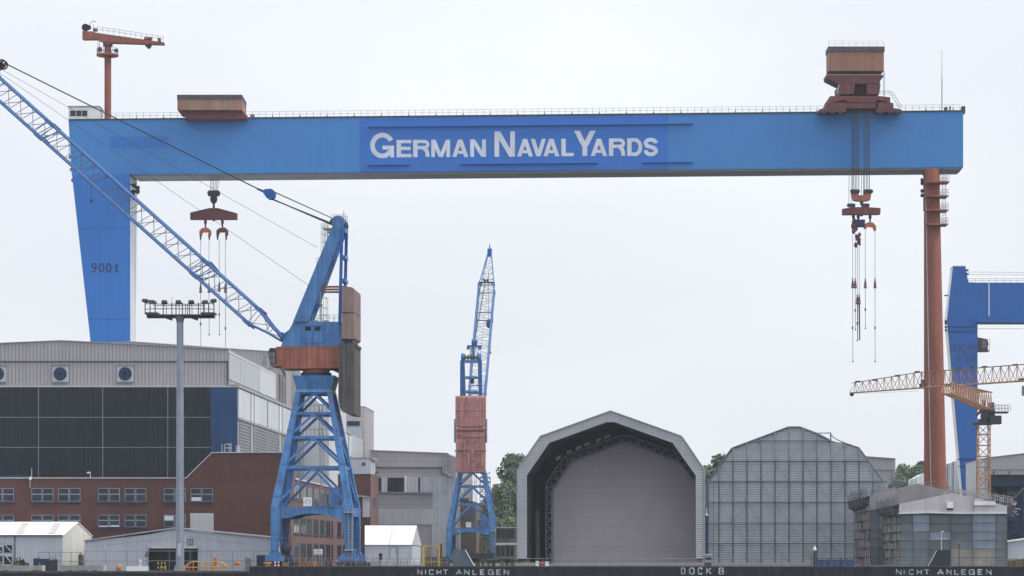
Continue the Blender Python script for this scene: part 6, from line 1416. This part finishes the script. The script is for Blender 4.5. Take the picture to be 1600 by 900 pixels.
m.build('hatching', 'black', gp); m = MB(); m.sphere((X(218.5,D),D+.5,yz(880.3,D)+.35),.25); m.tube((X(218.5,D),D+.5,yz(880.3,D)),(X(218.5,D),D+.5,yz(880.3,D)+.3),.16,n=8); m.build('lifting_knob', 'trim', gp)
ws = thing('warning_sign', 'dark triangular warning sign on a thin post before the shed doorway', 'sign', (X(229,383), 383, 0)); D = 383
MB().tube((X(229,D),D+.05,0),(X(229,D),D+.05,Z(851,D)),.04,n=5).build('post', 'steel', ws); m = MB(); m.prism([P(225.3,866.5,D),P(232.7,866.5,D),P(229,859,D)], (0,.04,0)); pl_ = m.build('plate', 'dark_navy', ws); MB().prism([P(227.5,865.3,D-.012),P(230.5,865.3,D-.012),P(229,862,D-.012)], (0,.01,0)).build('symbol', 'frame_grey', pl_)
for i, x in enumerate((247,252.5,257.5)):
    t = thing('striped_post', ('black-yellow striped post nearest the warning sign in the dark doorway','black-yellow striped post in the middle of the dark doorway','black-yellow striped post nearest the floodlight mast')[i], 'post', (X(x,386),386,0), 'striped posts in the shed doorway')
    h_ = Z(875,386); 
    for k in range(5): MB().box(X(x,386)-.1,X(x,386)+.1,386,386.2,h_*k/5+(.001 if k else 0),h_*(k+1)/5).build('band', 'yellow' if k % 2 else 'black', t)
t = thing('cable_drum', 'small yellow cable drum on the ground in the dark shed doorway', 'cable drum', (X(255,385),385,0)); m = MB(); [m.tube((X(255,385)+dx,385,.4),(X(255,385)+dx+.08,385,.4),.4,n=14) for dx in (-.35,.3)]; m.build('flange', 'yellow', t); MB().tube((X(255,385)-.27,385,.4),(X(255,385)+.3,385,.4),.24,n=10).build('core', 'timber', t)
yr = thing('arched_guardrail', 'yellow arched guardrail around the quay ladder by the mast foot', 'guardrail', (X(321,376.8), 376.8, 0)); D = 376.8
def rz_(x, y): p = P(x, y, D); p.z = max(ZL+.02, p.z); return p
m = MB()
for dd_ in (0, 1.3): m.poly([Vector((a.x, a.y+dd_, a.z)) for a in (rz_(284.5,893),rz_(288,887),rz_(294,880),rz_(301,877.5),rz_(341,877.5),rz_(349,880.5),rz_(355,886.5))], .09, n=6)
m.build('arch_rail', 'yellow', yr); m = MB(); m.tube(rz_(288,886.8), rz_(355,886.5), .1, n=6); [m.tube(rz_(x,893), rz_(x,877.6 if 300 < x < 345 else 881), .07, n=5) for x in (294,302,312,322,332,349)]; m.build('rail', 'orange', yr)
t = thing('fire_point_post', 'stout orange-yellow post behind the arched guardrail', 'post', (X(336,381),381,0)); MB().box(X(333.5,381),X(338.5,381),381,381.5,0,Z(871.5,381)).build('post_body', 'yellow', t); MB().box(X(335.5,381),X(338.6,381),380.9,380.98,.6,Z(872,381)).build('red_panel', 'red', t)
for x, lab in ((370.5,'orange mooring bollard between the guardrail and the tall crane'),(418,'orange mooring bollard before the blue container')):
    t = thing('mooring_bollard', lab, 'bollard', (X(x,377),377,0), 'orange mooring bollards'); d = 377
    MB().tube((X(x,d),d,0),(X(x,d),d,.42),.42,.3,n=12).build('stem', 'orange', t); MB().tube((X(x,d),d,.4),(X(x,d),d,.62),.62,.55,n=12).build('cap', 'orange', t)
t = thing('plank_stack', 'grey upright plank bundle leaning before the corrugated shed', 'planks', (X(389,386),386,0))
for k in range(3): MB().box(X(382.5+k*3.2,386),X(385.4+k*3.2,386),386+.05*k,386.2+.05*k,0,Z(870.5+.6*k,386)).build('plank', 'concrete', t)
t = thing('shipping_container', 'dark blue container with a white drum symbol beside the tall crane leg', 'container', (X(420,382),382,0)); MB().box(X(401,382),X(437.5,382),382,384.4,0,Z(867.3,382)).build('container_body', 'navy', t); m = MB(); m.tube((X(417,382),381.93,.5),(X(417,382),381.93,1.05),.16,.1,n=8); m.bar((X(423,382),381.95,1.25),(X(426,382),381.95,1.1),.06); m.build('marking', 'clad_shed', t)
for i, x in enumerate((430,435.3)):
    t = thing('barrier_post', ('red-white banded barrier post standing before the blue container','red-white banded barrier post between blue container corner and crane leg')[i], 'post', (X(x,380),380,0), 'red-white barrier posts'); h_ = Z(873,380)+.3
    for k in range(6): MB().box(X(x,380)-.13,X(x,380)+.13,380,380.25,h_*k/6+(.001 if k else 0),h_*(k+1)/6).build('band', 'red' if k % 2 else 'white', t)
# orange skips, crates and other small loads behind the crane railing
def crate(x0, x1, y0, D, m_, label, grp=None, name='crate', cat='crate', z0=0.0):
    t = thing(name, label, cat, (X((x0+x1)/2,D), D, 0), grp); zt__ = max(.4, Z(y0,D)); MB().box(X(x0,D),X(x1,D),D,D+(X(x1,D)-X(x0,D))*.8,z0,zt__).build('crate_body', m_, t)
    b = MB(); 
    for k in (.15,.5,.85): xx = X(x0,D)+(X(x1,D)-X(x0,D))*k; b.box(xx-.05,xx+.05,D-.04,D-.003,z0,zt__-.02)
    b.box(X(x0,D)-.03,X(x1,D)+.03,D-.04,D+.1,zt__+.003,zt__+.08); b.build('batten', 'steel_dark' if m_ != 'orange' else 'timber', t); return t
crate(441.5,449.5,881,379,'orange','small orange crate between crane cable reel and tall orange crate')
crate(469.5,475.5,871.5,383,'orange','tall narrow orange crate on the quay near the white sign board')
crate(488,499,877,381,'orange','wide orange crate under the white sign board')
crate(476,487,879,380.5,'steel_dark','dark crate between the two larger orange crates')
crate(500,506,876,382,'concrete','pale crate between the wide orange crate and grey pallet box')
t = thing('striped_barrier', 'orange and black diagonal striped barrier on the quay edge under the tall crane', 'barrier', (X(484,376.5),376.5,0)); d = 376.5
MB().box(X(474.5,d),X(491,d),d,d+.4,-.0,.55).build('board', 'orange', t); m = MB()
for k in range(3): x = 477.5+k*5; m.prism([Vector((X(x,d),d-.02,.02)),Vector((X(x+2,d),d-.02,.02)),Vector((X(x+.2,d)-.1,d-.02,.53)),Vector((X(x-1.8,d)-.1,d-.02,.53))], (0,.015,0))
m.build('stripe', 'black', t)
sg = thing('sign_board', 'white notice board with grey lettering lines on two posts under the crane', 'sign', (X(497,380),380,0)); d = 380
MB().box(X(490.3,d),X(504,d),d,d+.08,Z(866.5,d),Z(858,d)).build('board', 'white', sg); MB().box(X(492,d),X(493,d),d+.09,d+.18,0,Z(858.5,d)).box(X(501.5,d),X(502.5,d),d+.09,d+.18,0,Z(858.5,d)).build('post', 'galv', sg)
m = MB()
for y, a, b in ((859.6,494.5,500),(862,491.5,503),(864.6,491,503.4)): 
    x = a
    while x < b: w_ = random.uniform(.6,1.4); m.box(X(x,d),X(min(b,x+w_),d),d-.012,d-.002,Z(y+.6,d),Z(y-.5,d)); x += w_+.5
m.build('lettering', 'black_letter', sg)
def bicycle(x, D, label, m_):
    t = thing('bicycle', label, 'bicycle', (X(x,D),D,0), 'bicycles parked at the brick wing'); a = X(x,D)
    f = MB(); pts = {'r':(a-.52,.34),'f':(a+.55,.34),'b':(a-.05,.3),'s':(a-.2,.85),'h':(a+.4,.88)}
    V = lambda k: Vector((pts[k][0],D,pts[k][1]))
    for i, j in (('r','b'),('r','s'),('b','s'),('b','h'),('s','h'),('h','f')): f.tube(V(i),V(j),.03,n=5)
    f.tube(V('h'),V('h')+Vector((-.03,0,.15)),.025,n=4); f.tube(V('h')+Vector((0,-.28,.16)),V('h')+Vector((0,.28,.16)),.025,n=4); f.build('frame', m_, t)
    MB().box(pts['s'][0]-.14,pts['s'][0]+.14,D-.07,D+.07,.9,.97).build('saddle', 'black', t)
    for k in ('r','f'):
        w_ = MB(); c_ = V(k); ring = [c_+Vector((.32*math.cos(q_*math.pi/8),0,.32*math.sin(q_*math.pi/8))) for q_ in range(17)]; w_.poly(ring, .028, n=5); [w_.tube(c_, ring[q_], .008, n=3) for q_ in range(0,16,2)]; w_.build('wheel', 'black', t)
for i, (x, mm_) in enumerate(((459,'red'),(518,'red'),(523.5,'white'),(536,'steel'),(584,'galv'))):
    bicycle(x, 383.5+.2*i, ('red bicycle beside the small orange crate','red bicycle beside the white-framed one past the notice board','white-framed bicycle beside the red one','dark grey bicycle near the laddered leg of the tall crane','pale bicycle at the corner of the brick block')[i], mm_)
for i, (x, w_, y, mm_) in enumerate(((508,5,878,'steel'),(514,4,880,'steel_dark'),(529,5,877,'red'),(541,6,879,'dark_navy'),(551,6,876.5,'dark_navy'),(563,6,877.5,'steel_dark'),(573,5,880,'concrete_dark'))):
    crate(x,x+w_,y,384.5,mm_,('mid-grey pallet box between the pale crate and the bicycles','low dark pallet box beside the red bicycle','red pallet box behind the white-framed bicycle','low navy pallet box just short of the laddered crane leg','tall navy pallet box at the laddered crane leg','dark grey pallet box between the laddered crane leg and the end block','low sooty pallet box before the end block')[i], 'pallet boxes under the tall crane', 'pallet_box', 'box')
tlg = thing('signal_light', 'black two-lens signal light on a post between brick block and tent', 'signal light', (X(594.7,379),379,0)); d = 379
MB().tube((X(594.7,d),d+.1,0),(X(594.7,d),d+.1,Z(866,d)),.05,n=5).build('post', 'steel_dark', tlg); [MB().tube((X(594.7,d),d-.15,Z(y,d)),(X(594.7,d),d+.1,Z(y,d)),.28,n=14).build('lens', 'black', tlg) for y in (867.2,872.6)]
def lamp_post(label, x, ytop, D, arm=0, m_='galv', grp='street lamps on the quay'):
    t = thing('street_lamp', label, 'street lamp', (X(x,D),D,0), grp); MB().tube((X(x,D),D,0),(X(x,D),D,Z(ytop,D)),.09,.06,n=8).build('pole', m_, t)
    if arm: m = MB(); m.bar(P(x,ytop,D), P(x+arm,ytop-.5,D), .08); m.bar(P(x+arm*.6,ytop,D), P(x+arm*1.25,ytop-.4,D), .34, .2); m.build('lamp_head', m_, t)
    else: MB().sphere(P(x,ytop,D), .2, n=8, m=5).build('lamp_head', m_, t)
    return t
lamp_post('pale street lamp with a short arm between the smaller-looking crane legs', 718.7, 829.5, 378, -3)
lp = thing('floodlight_stand', 'grey twin-armed floodlight stand before the white tent', 'floodlight', (X(621,381),381,0)); d = 381
MB().bar((X(621,d),d,0),(X(621,d),d,Z(855.5,d)),.28).build('pole', 'steel', lp); m = MB(); m.bar(P(611,854.6,d),P(622,855.6,d),.5,.14); m.bar(P(617,860,d),P(621,866,d),.1); m.bar(P(611,854,d),P(617,854.6,d),.6,.22); m.build('lamp_head', 'steel', lp)
yf = thing('lifting_frame', 'yellow steel portal frame between the tent and the smaller-looking crane', 'frame', (X(674,381),381,0)); d = 381
m = MB(); [MB().box(X(a,d),X(b,d),d,d+.5,0,Z(854,d)).build('upright', 'yellow', yf) for a,b in ((659.5,663),(684.5,687.5))]; MB().box(X(659,d),X(688,d),d-.02,d+.52,Z(854,d)+.003,Z(852.4,d)).build('crossbeam', 'yellow', yf)
m = MB(); m.bar(P(663,857,d+.2),P(666.5,854.2,d+.2),.2); m.bar(P(684.5,857,d+.2),P(681,854.2,d+.2),.2); [m.box(X(x,d),X(x+1.2,d),d+1,d+1.15,0,Z(y,d)) for x,y in ((663.5,862),(673,858),(683,860))]; m.box(X(663,d),X(688,d),d-.3,d-.2,Z(877.5,d),Z(876.5,d)); m.build('brace', 'yellow', yf)
dp = MB(); dp.box(X(687.8,381.5),X(690.5,381.5),381.5,382,0,Z(849.5,381.5)); tag(dp.build('dark_post', 'steel_dark'), 'dark weathered post touching the yellow portal frame', 'post')
t = thing('storage_box', 'dark green-grey storage box between the yellow frame and the crane', 'box', (X(696,383),383,0)); MB().box(X(664,383),X(703,383),383.5,385,0,Z(871.5,383.5)).build('box_body', 'concrete_dark', t); MB().box(X(663.5,383),X(703.5,383),383.4,385.1,Z(871.5,383.5)+.003,Z(870.6,383.5)).build('lid', 'steel_dark', t)
def gangway(label, pts, D, m_, edge, edgepts):
    t = thing('gangway_cover', label, 'gangway', (X(pts[0][0],D),D,0)); m = MB(); q_ = [P(x,y,D) for x,y in pts]
    for v in q_: v.z = max(v.z, .02)
    m.prism(q_, (0,1.6,0)); m.build('panel', m_, t); e = MB(); p0, p1 = P(*edgepts[0],D-.04), P(*edgepts[1],D-.04); p0.z = max(.05,p0.z); p1.z = max(.05,p1.z); e.tube(p0,p1,.07,n=5); e.build('handrail', edge, t)
gangway('slanted slate-blue gangway panel at the feet of the smaller-looking crane', [(707,886),(707,859),(726.5,859),(741,886)], 376.6, 'gangway', 'white', ((726.8,859),(741,884)))
gangway('slanted dark gangway panel before the near wrapped shed', [(1450,886),(1463.5,860),(1484.5,860),(1484.5,886)], 376.6, 'gangway_dark', 'trim', ((1450.5,884.5),(1463.5,860)))
cm = thing('signal_mast', 'slim white cross-armed signal mast before the near wrapped shed', 'mast', (X(1471,378),378,0)); d = 378
MB().tube((X(1471,d),d,0),(X(1471,d),d,Z(830,d)),.07,n=8).build('pole', 'trim', cm); MB().bar(P(1462.5,841.5,d),P(1479.5,841.5,d),.09).build('crossarm', 'trim', cm); MB().bar(P(1471,831,d),P(1474.5,829.8,d),.12).build('bracket', 'white', cm)
# buildings' small neighbours right of the small crane
for i, (a, b, y, mm_) in enumerate(((743,750,880,'timber'),(752,757,878,'concrete'),(760,766,881,'yellow'),(768,774,879.5,'concrete_dark'),(781,788,877,'concrete'),(789,795,879,'timber'),(797,804,878.5,'oxide'))):
    crate(a,b,y,381+.3*i,mm_,('brown crate touching the slanted slate-blue gangway','pale crate behind the brown crate','low yellow crate under the smaller-looking crane','dark crate at the smaller-looking crane leg facing the arched hall','pale crate just past the smaller-looking crane leg facing the arched hall','brown crate between two others near the arched hall','rust-red crate at the arched hall corner')[i], 'crates between gangway and arched hall')
t = thing('dark_container', 'long dark container behind the feet of the smaller-looking crane', 'container', (X(757,520),520,0)); MB().pbox(735,865,772,873,520,6).build('container_body', 'steel_dark', t); MB().pbox(734.5,864,772.5,864.9,519.9,6.2).build('rim', 'concrete_dark', t)
vn = thing('winch_cabin', 'small pale winch cabin on the quay between the two dock halls', 'cabin', (X(1106.5,378),378,0)); d = 378
m = MB(); m.box(X(1101.5,d),X(1112.5,d),d,d+2,.55,Z(871,d)+.35); m.build('cabin_body', 'clad_grey', vn); MB().box(X(1101,d),X(1113,d),d-.1,d+2.1,Z(871,d)+.353,Z(871,d)+.5).build('roof', 'trim', vn); MB().box(X(1102.5,d),X(1111.5,d),d-.06,d-.003,.95,Z(873,d)+.2).build('window', 'glass', vn); MB().box(X(1102,d),X(1112,d),d+.1,d+1.9,0,.548).build('base', 'concrete_dark', vn)
t = thing('pump_set', 'white and red pump set on the quay before the arched hall', 'pump', (X(847,380),380,0)); d = 380
MB().box(X(837,d),X(842,d),d,d+1,0,.75).build('tank', 'white', t); MB().box(X(852,d),X(857.5,d),d,d+1,0,.7).build('tank', 'white', t); MB().tube((X(843,d),d+.5,.35),(X(851,d),d+.5,.35),.3,n=10).build('motor', 'red', t)
hb = thing('harbour_lantern', 'small white harbour lantern on a dark post before the sheeted hall', 'lantern', (X(1273,377.5),377.5,0)); d = 377.5
MB().tube((X(1273,d),d,0),(X(1273,d),d,Z(860,d)),.22,n=8).build('post', 'steel_dark', hb); MB().tube((X(1273,d),d,Z(860,d)),(X(1273,d),d,Z(857,d)),.26,n=10).tube((X(1273,d),d,Z(857,d)),(X(1273,d),d,Z(852.3,d)),.2,.03,n=8).build('lantern', 'white', hb)
bb0 = None
for i, (a, b) in enumerate(((1274.5,1294),(1294.6,1314),(1314.6,1334))):
    t = thing('blue_tank', ('blue rail-topped tank nearest the harbour lantern','blue rail-topped tank in the middle of three','blue rail-topped tank nearest the rear wrapped shed')[i], 'tank', (X(a,378.5),378.5,0), 'blue tanks before the sheeted hall'); d = 378.5
    MB().box(X(a,d),X(b,d),d,d+1.6,.0,.78).build('tank_body', 'blue_box', t); m = MB(); m.box(X(a,d),X(b,d),d-.03,d+.15,.78+.003,.9); [m.box(X(x,d)-.05,X(x,d)+.05,d-.05,d-.003,0,1.15) for x in (a+.6,(a+b)/2,b-.6)]; m.box(X(a,d),X(b,d),d-.04,d+.02,1.1,1.17); m.build('rail', 'steel_dark', t)
lamp_post('short dark lamp post beside the white harbour lantern', 1267.5, 872, 378, 0, 'steel_dark')
for i, (a, b, y, mm_) in enumerate(((1341,1345,880,'white'),(1347,1351,879,'steel'),(1353,1357,880.5,'white'))): crate(a,b,y,380,mm_,('white canister nearest the blue tanks','grey canister between two white ones','white canister standing against the wrapped sheds')[i], 'canisters by the blue tanks', 'canister', 'canister')
for i, (a, b, y, mm_) in enumerate(((1575,1584,877,'timber'),(1585,1598,875.5,'timber'),(1600,1612,873,'timber'))): crate(a,b,y,385,mm_,('brown timber crate nearest the near wrapped shed','wide brown timber crate under the pale lean-to','brown timber crate farthest from the wrapped shed, under the pale lean-to')[i], 'timber crates by the lean-to')
t = thing('street_lamp', 'thin dark lamp post standing before the near wrapped shed', 'street lamp', (X(1498.5,378),378,0), 'street lamps on the quay'); MB().tube((X(1498.5,378),378,0),(X(1498.5,378),378,Z(851,378)),.08,n=6).build('pole', 'steel_dark', t); MB().sphere(P(1498.5,851,378), .14, n=6, m=4).build('lamp_head', 'steel_dark', t)

# ---------------------------------------------------------------- trees on the hill
def crown_mesh(seed, w, h, nleaf, m_):
    rnd = random.Random(seed); mb = MB(); blobs = []
    for k in range(11):
        a = rnd.uniform(0, 6.28); rr_ = rnd.uniform(0, w*.36); z = rnd.uniform(.30, .86)*h; s_ = rnd.uniform(.16, .27)*w*(1.15-.5*abs(z/h-.5))
        blobs.append((Vector((rr_*math.cos(a), rr_*math.sin(a), z)), s_))
    vs, fs = [], []
    for k in range(nleaf):
        c_, s_ = rnd.choice(blobs); d = Vector((rnd.gauss(0,1), rnd.gauss(0,1), rnd.gauss(0,1))).normalized()
        p = c_+d*s_*rnd.uniform(.62, 1.08); nn_ = (d+Vector((rnd.gauss(0,.5), rnd.gauss(0,.5), rnd.gauss(.25,.5)))).normalized()
        a = nn_.orthogonal().normalized(); a.rotate(Matrix.Rotation(rnd.uniform(0, 6.28), 3, nn_)); b = nn_.cross(a); L_ = rnd.uniform(.28, .55)
        o_ = len(vs); vs += [p-a*L_-b*L_*.5, p+a*L_*.2-b*L_*.8, p+a*L_+b*L_*.3, p-a*L_*.1+b*L_*.8]; fs.append((o_, o_+1, o_+2, o_+3))
    me = bpy.data.meshes.new('crown'); me.from_pydata(vs, [], fs); me.materials.append(M[m_]); return me
def trunk_mesh(seed, h):
    rnd = random.Random(seed); mb = MB(); mb.tube((0,0,-.8), (0,0,h*.55), .32, .2, n=8)
    for k in range(6): z = h*rnd.uniform(.25,.55); a = rnd.uniform(0,6.28); mb.tube((0,0,z), (math.cos(a)*h*.2, math.sin(a)*h*.2, z+h*.25), .14, .05, n=5)
    me = bpy.data.meshes.new('trunk'); me.from_pydata(mb.v, [], mb.f); me.materials.append(M['bark']); return me
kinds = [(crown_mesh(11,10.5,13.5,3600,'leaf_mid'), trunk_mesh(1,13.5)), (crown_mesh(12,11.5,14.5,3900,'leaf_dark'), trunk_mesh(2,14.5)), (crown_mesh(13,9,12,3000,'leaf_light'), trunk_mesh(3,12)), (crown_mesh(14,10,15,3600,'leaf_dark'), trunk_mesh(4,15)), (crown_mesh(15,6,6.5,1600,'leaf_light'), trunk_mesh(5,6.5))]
names = ['mid-green broadleaf', 'dark broad-crowned', 'light green loose', 'tall dark', 'low pale green bushy']
def tree(x, D, k, where, s=1.0, z=None):
    xx = X(x, D); zz = hill_z(xx, D) if z is None else z
    t = thing('tree', '%s tree %s' % (names[k], where), 'tree', (xx, D, zz), 'wooded hill trees'); t.scale = (s, s, s*random.uniform(.92,1.08)); t.rotation_euler.z = random.uniform(0, 6.28)
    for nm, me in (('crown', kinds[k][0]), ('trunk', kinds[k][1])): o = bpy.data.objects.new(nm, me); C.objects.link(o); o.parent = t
wa, wb_, wc, we = 'between the smaller-looking crane and the arched hall', 'in the gap between the arched hall and the sheeted hall', 'on the hill between the grey block and the red gantry leg', 'topping the roof of the hall with the wide dark doorway'
for x, D, k, s in ((788,672,2,.95),(806,668,0,.9),(822,676,1,.95),(776,690,0,.95),(797,697,3,1),(815,700,0,1.08),(832,705,1,1.1),(768,705,1,.9),(783,722,2,1),(805,735,3,1.05),(825,745,0,1.1),(845,720,1,1),
        (792,640,4,1),(803,636,4,1.1),(812,640,4,.9),(784,645,4,.8)): tree(x, D, k, wa, s)
for x, D, k, s in ((1098,690,0,.95),(1110,695,1,1.05),(1124,694,0,1.25),(1104,715,3,1.05),(1117,722,1,1.15),(1129,726,3,1.28),(1139,712,1,1.3),(1152,735,0,.95),(1092,738,0,1)): tree(x, D, k, wb_, s)
for x, D, k, s in ((1402,690,1,.9),(1414,694,0,.9),(1428,690,1,.85),(1440,692,3,.75),(1394,705,3,.95),(1408,715,1,1.0),(1420,722,0,1.02),(1433,728,1,.95),(1448,735,3,.9),(1458,715,0,.9),(1466,690,1,.8)): tree(x, D, k, wc, s)
for x, D, k, s in ((1576,690,1,.88),(1583,720,3,.92),(1592,735,1,1.02),(1602,700,0,1.0),(1612,722,1,1.05),(1566,730,0,.85)): tree(x, D, k, we, s)


# the lower apron: let the things on it reach down to its surface
def tree_top(o): return max([(c.matrix_basis @ v.co).z+(0 if o is c else 0) for c in ([o] if o.type == 'MESH' else [])+list(o.children) if c.type == 'MESH' for v in c.data.vertices] or [1])
kr = 1.0
for o in list(C.objects):
    if o.parent or 'category' not in o or not (o.location.x < XL0 and 377 < o.location.y < 392.5) or o.name.startswith(('concrete_barrier', 'corrugated', 'white_shed', 'lean_to', 'floodlight_mast', 'arched_guardrail', 'harbour_crane')): continue
    if o.name.startswith(('mooring_buoy', 'cable_drum', 'mooring_bollard')): o.location.z += ZL; continue
    if o.name.startswith('crate'): o.location.z = ZL+o.location.z*1.2; o.scale.z = 1.2; continue
    H_ = max(.3, tree_top(o)); o.location.z = ZL+o.location.z; o.scale.z = (H_-ZL)/H_
